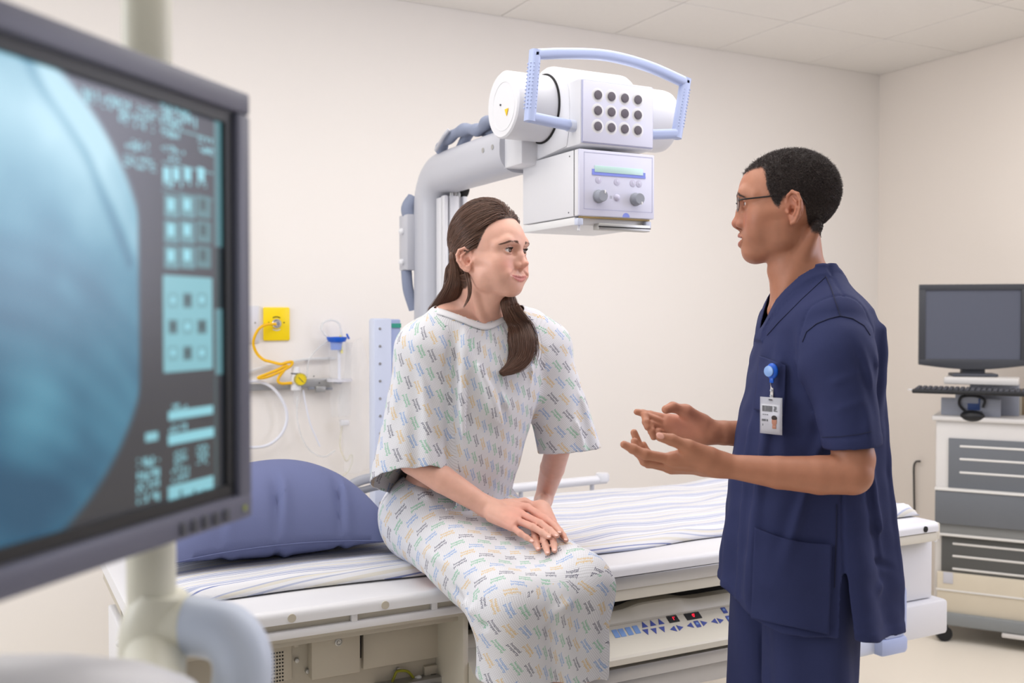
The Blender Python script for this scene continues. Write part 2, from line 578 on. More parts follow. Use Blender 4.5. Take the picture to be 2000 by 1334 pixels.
# wiring and socket low on the cabinet
p0, p1 = onY(826, 1300, YC), onY(850, 1326, YC)
sk = MB().b2((p0.x, YC - 0.012, p1.z), (1.045, YC, p0.z), 0.002).build('socket_plate', M_BEIGE, TB)
p = onY(843, 1318, YC)
MB().b2((p.x - 0.008, YC - 0.016, p.z - 0.008), (p.x + 0.006, YC - 0.011, p.z + 0.006)).build('socket', M_BLACK, sk)
M_WIRE = mat('green_yellow_wire', (150, 150, 40), 0.5)
pts = [onY(u, v, YC - 0.012) for u, v in ((763, 1340), (770, 1322), (775, 1312), (785, 1310), (797, 1312), (806, 1322), (812, 1330))]
MB().tube(spline(pts, 5), 0.0035, 8).build('earth_wire', M_WIRE, TB)
p = onY(813, 1326, YC - 0.012)
MB().lathe([(0.0, 0), (0.007, 0.001), (0.006, 0.012), (0.003, 0.016), (0, 0.016)], p, (0.3, -0.4, 0.3)).build('wire_connector', M_PLW, TB)
for u, v in ((776, 1305), (771, 1311)):
    p = onY(u, v, YC)
    MB().cyl((p.x, YC - 0.01, p.z), (p.x, YC, p.z), 0.004, n=12).build('bolt', M_STEEL, TB)
p0 = onY(735, 1342, YC - 0.02)
MB().b2((p0.x, YC - 0.04, p0.z - 0.03), (1.045, YC + 0.0, p0.z + 0.004), 0.002).build('steel_shelf', M_GREYM, TB)

# ------------------------------------------------------------------ the console in the middle of the front
cs = MB()
cs.b2((1.035, TY0 + 0.03, 0.49), (1.05, YC + 0.01, TZ - 0.072), 0.003)
cs.build('console_side', M_CREAM, TB)
CX0, CX1 = 1.05, 2.05
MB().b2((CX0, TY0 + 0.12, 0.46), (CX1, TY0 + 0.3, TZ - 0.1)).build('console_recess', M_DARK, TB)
# drawer: curved grip lip, slanted keypad, front lip
n = 60
xs = np.linspace(CX0, CX1, n)
def lipz(x):
    e = lambda a: 1 / (1 + math.exp(-a / 0.012))
    return 0.012 * (e(x - 1.565) - e(x - 1.74))
rows = []
for x in xs:
    lz = lipz(x)
    rows.append([(x, TY0 + 0.13, 0.632 + lz), (x, TY0 + 0.085, 0.632 + lz), (x, TY0 + 0.080, 0.628 + lz), (x, TY0 + 0.066, 0.604), (x, TY0 + 0.06, 0.602), (x, TY0 - 0.012, 0.552),
                 (x, TY0 - 0.022, 0.547), (x, TY0 - 0.026, 0.541), (x, TY0 - 0.026, 0.527), (x, TY0 - 0.02, 0.523), (x, TY0 + 0.13, 0.523)])
P = np.array(rows)
con = MB().grid(P)
bm = con.bm
bm.verts.ensure_lookup_table()
m_ = P.shape[1]
bm.faces.new([bm.verts[k] for k in range(m_)])
bm.faces.new([bm.verts[(n - 1) * m_ + k] for k in range(m_)][::-1])
bmesh.ops.recalc_face_normals(bm, faces=bm.faces[:])
console = con.build('console', M_CREAM, TB, 25)
# keypad pieces on the slanted face: x along the table, s down the slope
sv = V((0, TY0 - 0.012 - (TY0 + 0.06), 0.552 - 0.602))
SL = sv.length
sn = sv.normalized()
nrm = V((1, 0, 0)).cross(-sn)
if nrm.y > 0:
    nrm = -nrm
def KP(x, s):
    return V((x, TY0 + 0.06, 0.602)) + sn * (s * SL)
def key(name, poly, m, x, s, par=console, th=0.0009):
    T = frame(KP(x, s) + nrm * 0.0002, (1, 0, 0), -sn)
    b = MB(T)
    b.prism(poly, (0, 0, 0), (1, 0, 0), (0, 1, 0), th)
    return b.build(name, m, par)
def tri(a, h=0.0095, w=0.0095):
    return {'u': [(-w, -h), (w, -h), (0, h)], 'd': [(-w, h), (0, -h), (w, h)], 'l': [(-w, 0), (w, -h), (w, h)], 'r': [(-w, -h), (w, 0), (-w, h)]}[a]
def face_xs(u, v):
    """where a sight line meets the slanted keypad"""
    r = _ray(u, v)
    o0 = V((0, 0, CAMH))
    t = (KP(0, 0) - o0).dot(nrm) / r.dot(nrm)
    p = o0 + r * t
    return p.x, (p - KP(p.x, 0)).dot(sn) / SL
for u, v, a in ((1257, 1220, 'u'), (1273, 1217, 'u'), (1289, 1214, 'u'), (1263, 1235, 'd'), (1279, 1233, 'd'), (1295, 1230, 'd'),
                (1314, 1229, 'l'), (1329, 1226, 'r'), (1347, 1222, 'l'), (1376, 1217, 'r'), (1394, 1214, 'l'), (1408, 1212, 'r'), (1432, 1198, 'l'), (1438, 1185, 'r')):
    x, s = face_xs(u, v)
    key('arrow_key', tri(a), M_BTN, x, s)
for u, v in ((1362, 1219), (1414, 1192), (1424, 1209)):
    x, s = face_xs(u, v)
    k = key('square_key', rrect(0.016, 0.022, 0.002, 2), M_BTN, x, s)
    key('key_mark', [(-0.004, -0.002), (0.004, -0.002), (0.004, 0.003), (0, 0.006), (-0.004, 0.003)], M_BTNL, x, s, k, 0.0013)
for u, v in ((1203, 1238), (1215, 1236), (1229, 1233), (1243, 1230)):
    x, s = face_xs(u, v)
    key('light_blue_key', rrect(0.0165, 0.026, 0.001, 2), M_BTNL, x, s)
for u, v, t, w in ((1314, 1209, "1'", 0.035), (1353, 1203, "0'", 0.052)):
    x, s = face_xs(u, v)
    dp = key('digit_display', rrect(w, 0.024, 0.0012, 2), M_BLACK, x, s)
    T = frame(KP(x + 0.003, s) + nrm * 0.0014, (1, 0, 0), -sn)
    text_mesh(t, 0.015, T, M_RED, 'red_digit', dp, 0.0002)
key('keypad_line', rrect(0.9, 0.0012, 0.0005, 1), M_BEIGE, 1.55, 0.02)
# steel beams under the console
MB().b2((1.03, TY0 + 0.0, 0.468), (2.1, TY0 + 0.12, 0.508), 0.008).build('upper_beam', M_GREYM, TB)
MB().b2((1.03, TY0 + 0.02, 0.412), (2.1, TY0 + 0.14, 0.466), 0.006).build('lower_beam', M_GREYM, TB)
# right end: white cabinet, lower box, pale blue bumper
rc = MB().b2((2.53, TY0 + 0.05, 0.522), (2.722, 2.75, TZ - 0.062), 0.004).build('end_cabinet', M_WHITE, TB)
for u, v in ((1751, 1067), (1827, 1054)):
    p = onY(u, v, TY0 + 0.05)
    MB().lathe([(0.0085, 0), (0.007, 0.004), (0.003, 0.005), (0, 0.003)], (p.x, TY0 + 0.052, p.z), (0, -1, 0), 16).build('cap_screw', M_PLW, rc)
MB().b2((2.45, TY0 + 0.02, 0.405), (2.765, 2.75, 0.518), 0.012).build('end_base_box', M_WHITE, TB)
bp = MB()
bp.prism([(a, b) for a, b in rrect(0.11, 0.165, 0.03, 5)], (2.462, TY0 - 0.03, 0.53), (1, 0, 0), (0, 0, 1), -0.09, 0.006)
bump = bp.build('bumper', M_BLUEP, TB)
MB().b2((2.405, TY0 - 0.035, 0.395), (2.522, TY0 + 0.06, 0.452), 0.016).build('bumper_foot', M_BLUEP, bump)
MB().tube([(2.05, TY0 + 0.02, 0.425), (2.41, TY0 + 0.02, 0.425)], 1, prof=rrect(0.05, 0.06, 0.02, 4)).build('bumper_bar', M_BLUEW, TB)
MB().b2((1.1, 2.55, 0.12), (1.66, 2.96, 0.6), 0.01).build('pedestal', M_BEIGE, TB)

# ------------------------------------------------------------------ striped sheet on the table
def sheet_z(x, y):
    r = 0.0
    r += 0.004 * math.sin(9 * x + 14 * y + 2 * math.sin(5 * x)) + 0.003 * math.sin(21 * x - 17 * y) * math.sin(6 * x + 1) + 0.0035 * math.sin(47 * y + 3 * math.sin(4.3 * x))
    amp = 1.0 if x > 1.3 else 0.45
    return r * amp
nx, ny = 220, 90
P = np.zeros((nx, ny, 3))
UV = np.zeros((nx, ny, 2))
SX0, SX1 = 0.335, 2.705
for i in range(nx):
    x = SX0 + (SX1 - SX0) * i / (nx - 1)
    yf = 2.335 + 0.012 * math.sin(3.1 * x + 0.5) - 0.05 * min(1, max(0, (x - 1.95) / 0.5)) + 0.006 * math.sin(11 * x)
    yb = 3.085 + 0.01 * math.sin(2.7 * x)
    for j in range(ny):
        t = j / (ny - 1)
        y = yf + (yb - yf) * t
        ex = min((x - SX0), (SX1 - x)) / 0.05
        ey = min(t, 1 - t) * (yb - yf) / 0.03
        e = min(1, max(0, ex)) * 1.0
        e = math.sin(min(1, max(0, min(ex, ey))) * math.pi / 2)
        z = TZ + 0.006 + 0.024 * e + sheet_z(x, y) * (0.3 + 0.7 * e)
        z += 0.012 * math.exp(-((x - 2.63) / 0.10) ** 2) * (1.2 + math.sin(34 * y)) * e
        P[i, j] = (x, y, z)
        UV[i, j] = (x, y + 0.006 * math.sin(13 * x + 6 * y) + 0.008 * math.sin(4 * x) + 0.10 * math.exp(-(x - SX0) / 0.06))
sb = MB().grid(P)
m = bpy.data.materials.new('striped_cotton')
m.use_nodes = True
nt = m.node_tree
b = nt.nodes['Principled BSDF']
b.inputs['Roughness'].default_value = 0.9
b.inputs['Specular IOR Level'].default_value = 0.15
uvn = nt.nodes.new('ShaderNodeUVMap')
sx = nt.nodes.new('ShaderNodeSeparateXYZ')
nt.links.new(uvn.outputs[0], sx.inputs[0])
md = nt.nodes.new('ShaderNodeMath')
md.operation = 'MULTIPLY'
md.inputs[1].default_value = 1 / 0.085
nt.links.new(sx.outputs[1], md.inputs[0])
fr = nt.nodes.new('ShaderNodeMath')
fr.operation = 'FRACT'
nt.links.new(md.outputs[0], fr.inputs[0])
cr = nt.nodes.new('ShaderNodeValToRGB')
cr.color_ramp.interpolation = 'CONSTANT'
W_, B1_, B2_, C_ = (224, 224, 228), (130, 140, 184), (180, 186, 208), (218, 214, 205)
stops = [(0.0, W_), (0.10, B1_), (0.135, W_), (0.20, B2_), (0.34, W_), (0.40, B1_), (0.43, W_), (0.52, C_), (0.60, W_), (0.70, B2_), (0.735, W_), (0.80, C_), (0.86, B2_), (0.89, W_)]
el = cr.color_ramp.elements
el[0].position, el[0].color = 0, (*lin(W_), 1)
el[1].position, el[1].color = stops[1][0], (*lin(stops[1][1]), 1)
for p_, c_ in stops[2:]:
    e_ = el.new(p_)
    e_.color = (*lin(c_), 1)
nt.links.new(fr.outputs[0], cr.inputs[0])
nt.links.new(cr.outputs[0], b.inputs['Base Color'])
nz = nt.nodes.new('ShaderNodeTexNoise')
nz.inputs['Scale'].default_value = 260
bpn = nt.nodes.new('ShaderNodeBump')
bpn.inputs['Strength'].default_value = 0.15
bpn.inputs['Distance'].default_value = 0.002
co = nt.nodes.new('ShaderNodeTexCoord')
nt.links.new(co.outputs['Object'], nz.inputs['Vector'])
nt.links.new(nz.outputs['Fac'], bpn.inputs['Height'])
nt.links.new(bpn.outputs[0], b.inputs['Normal'])
M_SHEET = m
sh = sb.build('bed_sheet', M_SHEET, None, 80)
uvl = sh.data.uv_layers.new(name='UVMap')
flat = UV.reshape(-1, 2)
vi = np.zeros(len(sh.data.loops), int)
sh.data.loops.foreach_get('vertex_index', vi)
uvl.data.foreach_set('uv', flat[vi].ravel())
mo = sh.modifiers.new('thickness', 'SOLIDIFY')
mo.thickness = 0.004
mo.offset = -1
tag(sh, 'white cotton sheet with thin blue stripes laid over the x-ray table', 'sheet')

# ------------------------------------------------------------------ pillow
def pillow(name, c, size, rz, tilt, m, lab):
    nu, nv = 72, 56
    rows = []
    for s in (1, -1):
        P = np.zeros((nu, nv, 3))
        for i in range(nu):
            a = -1 + 2 * i / (nu - 1)
            for j in range(nv):
                q = -1 + 2 * j / (nv - 1)
                t = max(0.0, (1 - abs(a) ** 2.4)) ** 0.80 * max(0.0, (1 - abs(q) ** 2.4)) ** 0.80
                x = a * (1 - 0.12 * (1 - abs(q) ** 2.2) * abs(a) ** 3)
                y = q * (1 - 0.13 * (1 - abs(a) ** 2.2) * abs(q) ** 3)
                e = (1 - t)
                z = t * size[2] / 2
                z += s * 0.006 * math.sin(5 * a + 3 * q) * t
                # creases that run in from the seam
                for (ca, w, dp) in ((-0.05, 0.035, 0.016), (0.42, 0.03, 0.014), (-0.45, 0.04, 0.010)):
                    if q < 0:
                        z -= dp * math.exp(-((a - ca - 0.10 * (q + 1)) / w) ** 2) * math.exp(-((q + 0.72) / 0.26) ** 2)
                        z += 0.8 * dp * math.exp(-((a - ca - 0.06 - 0.10 * (q + 1)) / (w * 1.2)) ** 2) * math.exp(-((q + 0.70) / 0.28) ** 2)
                zz = s * max(z, 0.12 * t * size[2]) if t > 0 else 0
                zz = zz * (1.45 if s > 0 else 0.50) - 0.022 * a * a * q * q
                P[i, j] = (x * size[0] / 2, y * size[1] / 2, zz)
        rows.append(P)
    b = MB(Matrix.Translation(V(c)) @ Matrix.Rotation(rz, 4, 'Z') @ Matrix.Rotation(tilt, 4, 'X'))
    b.grid(rows[0])
    b.grid(rows[1][::-1])
    bmesh.ops.remove_doubles(b.bm, verts=b.bm.verts[:], dist=0.0004)
    bmesh.ops.recalc_face_normals(b.bm, faces=b.bm.faces[:])
    o = b.build(name, m, None, 70)
    edge_ = [rows[0][i, 0] for i in range(0, nu, 2)] + [rows[0][-1, j] for j in range(0, nv, 2)] + [rows[0][i, -1] for i in range(nu - 1, -1, -2)] + [rows[0][0, j] for j in range(nv - 1, 0, -2)]
    MB(b.T).tube([tuple(p) for p in edge_], 0.0016, 6, closed=True).build('piping', m, o, 70)
    return tag(o, lab, 'pillow')
M_PILLOW = mat('blue_pillowcase', (106, 113, 151), 0.85, bump=0.12, bscale=420, spec=0.2, var=0.04, vscale=9)
pillow('pillow', (0.672, 2.715, 0.864), (0.69, 0.50, 0.235), math.radians(-2), math.radians(1), M_PILLOW, 'plump slate blue pillow on the striped sheet behind the front monitor')
# ------------------------------------------------------------------ x-ray tube stand behind the table
XS = root('xray_tube_stand', 'white x-ray tube head on a grey column arm reaching over the table', 'x-ray machine', (1.44, 3.34, 0))
rp = rrect(0.14, 0.14, 0.055, 6)
path = [(1.44, 3.34, 0.0), (1.44, 3.34, 0.6), (1.44, 3.34, 1.2), (1.44, 3.34, 1.82)]
for k in range(1, 9):
    a = math.pi / 2 * k / 8
    path.append((1.44, 3.34 - 0.115 * (1 - math.cos(a)), 1.82 + 0.115 * math.sin(a)))
path += [(1.44, 3.1, 1.936), (1.44, 2.9, 1.936), (1.44, 2.69, 1.936)]
cm = MB().tube(path, 1, prof=rp, up=(0, 1, 0))
column = cm.build('column_arm', M_GREYP, XS, 50)
MB().sphere((1.497, 3.235, 1.855), 0.03, 16, (0.7, 2.0, 0.28), Matrix.Rotation(math.radians(-28), 4, 'X')).build('cable_opening', M_DARK, column)
for y in (2.80, 2.735):
    MB().cyl((1.368, y, 1.945), (1.374, y, 1.945), 0.008, n=12).build('bolt', M_STEEL, column)
# aluminium counterweight rail in front of the column
rl = MB()
for x0, x1 in ((1.412, 1.426), (1.434, 1.468), (1.484, 1.50)):
    rl.b2((x0, 3.19, 0), (x1, 3.22, 1.852), 0.003)
rl.b2((1.412, 3.205, 0), (1.50, 3.262, 1.848), 0.002)
rl.build('guide_rail', M_WHITE, XS)
for x in (1.45, 1.478):
    MB().cyl((x, 3.215, 1.84), (x, 3.215, 1.9), 0.0065, n=12).build('rod', M_STEEL, XS)
# box and cloth sleeve on the left of the column
MB().b2((1.342, 3.36, 1.60), (1.38, 3.44, 1.80), 0.006).build('junction_box', M_GREYP, XS)
MB().tube(spline([(1.37, 3.40, 1.79), (1.362, 3.40, 1.825), (1.385, 3.40, 1.86)], 5), [0.026] * 11, 10).build('cloth_sleeve', M_HOSE, XS)
MB().tube(spline([(1.355, 3.40, 1.60), (1.362, 3.40, 1.53), (1.385, 3.40, 1.46)], 5), [0.02] * 11, 10).build('cloth_sleeve', M_HOSE, XS)
for z in (1.74, 1.63):
    MB().sphere((1.338, 3.4, z), 0.012, 12).build('box_knob', M_PLW, XS)
# hoses lying on the arm
hp = MB()
hp.tube(spline([(1.40, 3.20, 2.005), (1.40, 3.13, 2.035), (1.41, 3.02, 2.048), (1.42, 2.93, 2.034), (1.41, 2.84, 2.046), (1.40, 2.72, 2.034), (1.41, 2.62, 2.03)], 8), [0.019 + 0.003 * math.sin(k * 0.9) for k in range(49)], 14)
hp.build('hose_sleeve', M_HOSE, XS, 60)
MB().tube(spline([(1.44, 3.12, 2.0), (1.44, 3.03, 2.048), (1.45, 2.9, 2.026), (1.44, 2.76, 2.03), (1.44, 2.64, 2.025)], 8), 0.018, 12).build('hose_sleeve', M_HOSE, XS, 60)
MB().tube(spline([(1.372, 3.17, 2.0), (1.37, 3.10, 2.035), (1.38, 3.08, 2.055)], 6), 0.006, 8).build('strap', M_GREYP, XS)

# tube housing: saddle block with a drum running through it
hd = MB()
hp_ = []
for k in range(13):
    a = math.pi * k / 12
    hp_.append((2.53 + 0.125 * math.cos(a) + (0 if k else 0), 2.03 + 0.118 * math.sin(a)))
prof = [(2.655, 1.885), (2.655, 2.03)] + hp_[1:-1] + [(2.405, 2.03), (2.405, 1.96), (2.42, 1.905)]
hd.prism(prof, (1.44, 0, 0), (0, 1, 0), (0, 0, 1), 0.235, 0.006)
housing = hd.build('tube_housing', M_WHITE, XS, 30)
dr = MB().lathe([(0.0, 0.0), (0.090, 0.0), (0.0945, 0.005), (0.0945, 0.02), (0.0945, 0.17), (0.0945, 0.52), (0.0945, 0.535), (0.0915, 0.55), (0.0865, 0.556), (0.0, 0.56)], (1.308, 2.55, 2.032), (1, 0, 0), 48)
drum = dr.build('tube_drum', M_WHITE, XS, 30)
MB().tube([(1.4385, 2.55 + 0.0965 * math.cos(2 * math.pi * k / 60), 2.032 + 0.0965 * math.sin(2 * math.pi * k / 60)) for k in range(60)], 0.0035, 8, closed=True).build('drum_shadow_gap', M_DARK, drum)
MB().tube([(1.3078, 2.542 + 0.068 * math.cos(2 * math.pi * k / 48), 2.026 + 0.068 * math.sin(2 * math.pi * k / 48)) for k in range(48)], 0.0009, 6, closed=True).build('end_cap_ring', M_WHITE, drum)
p = onX(977, 205, 1.306)
MB().cyl((1.305, p.y, p.z), (1.309, p.y, p.z), 0.003, n=10).build('cap_screw', M_CHAR, drum)
M_WARN = mat('warning_yellow', (250, 196, 30), 0.5)
p = onX(989, 218, 1.306)
MB().prism([(-0.011, 0.008), (0.011, 0.008), (0.0, -0.012)], (1.3068, p.y, p.z), (0, -1, 0), (0, 0, 1), 0.0012).build('warning_sticker', M_WARN, drum)
MB().b2((1.388, 2.585, 1.876), (1.69, 2.71, 2.0), 0.008).build('arm_bracket', M_WHITE, XS)
# speaker-like front box with twelve vents
fbx = MB().b2((1.444, 2.352, 1.902), (1.686, 2.46, 2.082), 0.005).build('front_box', M_WHITE, XS)
MB().b2((1.4475, 2.3475, 1.9065), (1.6825, 2.354, 2.0775), 0.002).build('front_frame', mat('frame_lilac_edge', (176, 178, 206), 0.4), fbx)
fp = MB().b2((1.450, 2.345, 1.909), (1.680, 2.3525, 2.075), 0.002).build('front_plate', M_LILAC, fbx)
M_VENT = mat('vent_mesh', (104, 98, 108), 0.7, bump=0.6, bscale=1500)
for i in range(4):
    for j in range(3):
        x = 1.4955 + 0.0440 * i
        z = 2.0385 - 0.0425 * j
        MB().lathe([(0.0205, -0.0002), (0.0165, 0.0007), (0.0135, 0.0008), (0.0, 0.0008)], (x, 2.345, z), (0, -1, 0), 28).build('vent_dish', M_WHITE, fbx)
        MB().cyl((x, 2.3438, z), (x, 2.3405, z), 0.0123, n=28, bev=0.0008).build('vent', M_VENT, fbx)
# guide handle
Yh = 2.385
hpts = [(1.437, Yh, 1.955), (1.30, Yh - 0.02, 1.972)]
hb_ = MB()
sq = rrect(0.031, 0.028, 0.010, 4)
def seg(a, b, b2=None):
    hb_.tube([a, b], 1, prof=sq, up=(0, -1, 0.01))
cA, cB, cC, cD = V((1.300, Yh - 0.01, 1.966)), V((1.317, Yh - 0.01, 2.132)), V((1.815, Yh - 0.01, 2.112)), V((1.785, Yh - 0.01, 1.962))
hb_.tube([(1.45, Yh, 1.955), tuple(cA)], 1, prof=sq, up=(0, 0, 1))
hb_.tube([tuple(cA - V((0, 0, 0.012))), tuple(cB + V((0, 0, 0.013)))], 1, prof=sq, up=(1, 0, 0))
arc = spline([tuple(cB - V((0.008, 0, -0.0005))), (1.405, Yh - 0.01, 2.147), (1.54, Yh - 0.01, 2.158), (1.68, Yh - 0.01, 2.145), tuple(cC + V((0.007, 0, -0.001)))], 8)
hb_.tube(arc, 1, prof=sq, up=(0, 0, 1))
hb_.tube([tuple(cC + V((0.002, 0, 0.012))), tuple(cD - V((0.002, 0, 0.013)))], 1, prof=sq, up=(1, 0, 0))
hb_.tube([tuple(cD), (1.68, Yh, 1.952)], 1, prof=sq, up=(0, 0, 1))
handle = hb_.build('guide_handle', M_BLUEP, XS, 40)
gb = MB()
for a, b in ((cA, cB), (cC, cD)):
    d = b - a
    for k in range(13):
        q = a + d * (0.14 + 0.72 * k / 12)
        for dx in (-0.008, 0.008):
            gb.sphere(q + V((dx, -0.0145, 0)), 0.0022, 8)
            gb.sphere(q + V((-0.0155 if a is cA else 0.0155, dx, 0)), 0.0022, 8)
tag(gb.build('grip_dot', M_BLUEP, handle), kind='stuff')
MB().tube([(1.425, Yh, 1.957), (1.450, Yh, 1.955)], 1, prof=rrect(0.034, 0.031, 0.011, 4), up=(0, 0, 1)).build('handle_socket', M_BLUEW, handle)
# collimator
co_ = MB().b2((1.437, 2.352, 1.708), (1.686, 2.668, 1.889), 0.003).build('collimator', M_WHITE, XS)
MB().b2((1.4375, 2.3455, 1.7085), (1.6855, 2.3525, 1.8885), 0.002).build('control_face', M_LILAC, co_)
rim = mat('frame_lilac_edge', (176, 178, 206), 0.4)
for lo, hi in (((1.452, 2.345, 1.880), (1.679, 2.3457, 1.8812)), ((1.452, 2.345, 1.726), (1.679, 2.3457, 1.7272)), ((1.452, 2.345, 1.726), (1.4532, 2.3457, 1.8812)), ((1.6778, 2.345, 1.726), (1.679, 2.3457, 1.8812))):
    MB().b2(lo, hi).build('face_line', rim, co_)
MB().b2((1.4365, 2.37, 1.709), (1.4372, 2.373, 1.888)).build('side_seam', M_DARK, co_)
for y, z in ((2.40, 1.72), (2.395, 1.874)):
    MB().cyl((1.4358, y, z), (1.438, y, z), 0.0022, n=8).build('screw', M_CHAR, co_)
MB().b2((1.478, 2.3445, 1.8225), (1.6545, 2.346, 1.8365)).build('display_band', M_LCDB, co_)
MB().b2((1.478, 2.3436, 1.8205), (1.6545, 2.3452, 1.826)).build('display_shelf', M_LCDB, co_)
MB().b2((1.486, 2.3434, 1.8285), (1.646, 2.3456, 1.8465), 0.0005).build('display', M_LCD, co_)
for u, v in ((1169, 351), (1205, 355), (1236, 358), (1248, 359)):
    p = onY(u, v, 2.345)
    bt = MB().lathe([(0.0105, 0), (0.0105, 0.0006), (0.0085, 0.0012), (0, 0.0014)], (p.x, 2.3455, p.z), (0, -1, 0), 24).build('round_button', mat('lamp_button', (196, 194, 216), 0.4), co_)
    MB().b2((p.x - 0.001, 2.3435, p.z - 0.003), (p.x + 0.003, 2.3445, p.z + 0.005), 0.0003).build('button_mark', M_LILAC, bt)
for u, v in ((1173, 383), (1245, 389)):
    p = onY(u, v, 2.335)
    kb = MB().lathe([(0.0185, 0), (0.0185, 0.003), (0.0165, 0.004), (0.0158, 0.022), (0.0145, 0.024), (0, 0.024)], (p.x, 2.345, p.z), (0, -1, 0), 30).build('knob', M_KNOB, co_)
    MB().b2((p.x + 0.004, 2.3200, p.z + (0.006 if u < 1200 else -0.016)), (p.x + 0.008, 2.3225, p.z + (0.016 if u < 1200 else -0.008)), 0.0006).build('knob_mark', M_PLW, kb)
p = onY(1205, 386, 2.345)
MB().lathe([(0.0095, 0), (0.0085, 0.003), (0.005, 0.0055), (0, 0.0058)], (p.x, 2.345, p.z), (0, -1, 0), 24).build('centre_button', mat('lamp_button', (196, 194, 216), 0.4), co_)
for dx in (-0.022, -0.018):
    MB().b2((p.x + dx - 0.0005, 2.3448, p.z - 0.004), (p.x + dx + 0.0005, 2.3456, p.z + 0.004)).build('panel_tick', M_KNOB, co_)
p = onY(1223, 418, 2.345)
MB().prism([(0.012 * math.cos(math.pi * k / 12), 0.012 * math.sin(math.pi * k / 12)) for k in range(13)], (p.x, 2.3458, 1.7095), (1, 0, 0), (0, 0, 1), 0.0006).build('half_round_emblem', M_LCDB, co_)
# base plate, rails, clips under the collimator
MB().b2((1.437, 2.37, 1.684), (1.686, 2.668, 1.705), 0.002).build('base_plate', mat('base_plate_paint', (226, 226, 226), 0.4), co_)
MB().b2((1.45, 2.36, 1.704), (1.68, 2.37, 1.709)).build('base_gap', mat('amber_gasket', (206, 178, 120), 0.6), co_)
for x in (1.446, 1.672):
    MB().b2((x - 0.009, 2.352, 1.683), (x + 0.009, 2.372, 1.702), 0.003).build('corner_clip', M_BLUEW, co_)
MB().b2((1.50, 2.345, 1.672), (1.672, 2.375, 1.690), 0.002).build('filter_rail', M_STEEL, co_)
MB().b2((1.50, 2.343, 1.679), (1.672, 2.346, 1.682)).build('rail_slot', M_DARK, co_)
MB().tube([(1.452, 2.37, 1.683), (1.447, 2.365, 1.668)], 0.004, 8).build('clip_pin', M_PLW, co_)
MB().b2((1.52, 2.46, 1.885), (1.62, 2.60, 1.91)).build('swivel_neck', M_DARK, XS)

# ------------------------------------------------------------------ pale blue panel stand left of the column
PS = root('panel_stand', 'tall pale blue panel stand with a row of screw heads, behind the patient', 'stand', (1.237, 3.32, 0))
ps = MB().b2((1.196, 3.30, 0.015), (1.262, 3.36, 1.428), 0.008).build('front_cover', M_BLUEW, PS)
MB().b2((1.25, 3.315, 0.015), (1.30, 3.40, 1.425), 0.006).build('side_cover', M_BLUEP, PS)
MB().b2((1.12, 3.2, 0.0), (1.34, 3.55, 0.02), 0.005).build('foot_plate', M_GREYP, PS)
for k in range(12):
    z = 1.392 - 0.0605 * k
    MB().lathe([(0.005, 0), (0.0045, 0.002), (0, 0.0026)], (1.217, 3.30, z), (0, -1, 0), 14).build('screw', M_GREYM, ps)
MB().b2((1.255, 3.312, 1.395), (1.30, 3.316, 1.41)).build('green_label', mat('green_label', (60, 160, 140), 0.5), PS)

# grey hand grip, its white adjusting knob, white side rail behind the bed
HG = root('hand_grip', 'curved grey patient hand grip on the far edge of the table', 'hand grip', (1.02, 3.16, TZ))
pts = [(1.0, 3.16, 0.775), (1.002, 3.16, 0.815), (1.025, 3.16, 0.85), (1.07, 3.16, 0.885), (1.13, 3.16, 0.90), (1.21, 3.16, 0.895), (1.30, 3.16, 0.88)]
MB().tube(spline(pts, 6), 1, prof=rrect(0.03, 0.032, 0.012, 3), up=(1, 0, 0)).build('grip_bar', mat('grip_grey', (158, 160, 168), 0.45), HG, 50)
MB().tube(spline([(1.075, 3.15, 0.862), (1.10, 3.15, 0.863), (1.16, 3.15, 0.872), (1.24, 3.15, 0.867)], 5), [0.012] * 16, 10).build('finger_rest', mat('grip_grey_dark', (120, 122, 130), 0.5), HG, 50)
KN = root('adjusting_knob', 'round white knob on a short stem on the far table edge', 'knob', (1.09, 3.17, TZ))
MB().lathe([(0.0, 0.035), (0.006, 0.035), (0.006, 0.0), (0.0, 0.0)], (1.09, 3.165, 0.775), (0, 0, 1)).build('stem', M_GREYP, KN)
MB().lathe([(0.024, 0.0), (0.0245, 0.012), (0.021, 0.020), (0.0, 0.021)], (1.09, 3.165, 0.806), (0, 0, 1), 24).build('knob_cap', M_PLW, KN)
SB = root('side_bar', 'white side bar with a round end cap behind the striped sheet', 'rail', (1.95, 3.16, TZ))
MB().tube([(1.62, 3.17, 0.822), (2.06, 3.17, 0.826)], 0.017, 16).build('bar', M_WHITE, SB)
MB().lathe([(0.026, 0), (0.027, 0.02), (0.022, 0.03), (0, 0.031)], (2.045, 3.17, 0.82), (0, 0, 1), 24).build('end_cap', M_WHITE, SB)
MB().cyl((1.7, 3.17, 0.76), (1.7, 3.17, 0.82), 0.008, n=12).build('bar_post', M_GREYP, SB)
MB().cyl((2.0, 3.17, 0.76), (2.0, 3.17, 0.82), 0.008, n=12).build('bar_post', M_GREYP, SB)
MB().b2((1.6, 3.10, 0.745), (2.1, 3.19, 0.765), 0.004).build('bar_mount', M_WHITE, SB)
MB().b2((0.98, 3.10, 0.745), (1.34, 3.19, 0.776), 0.004).build('grip_mount', M_WHITE, HG)
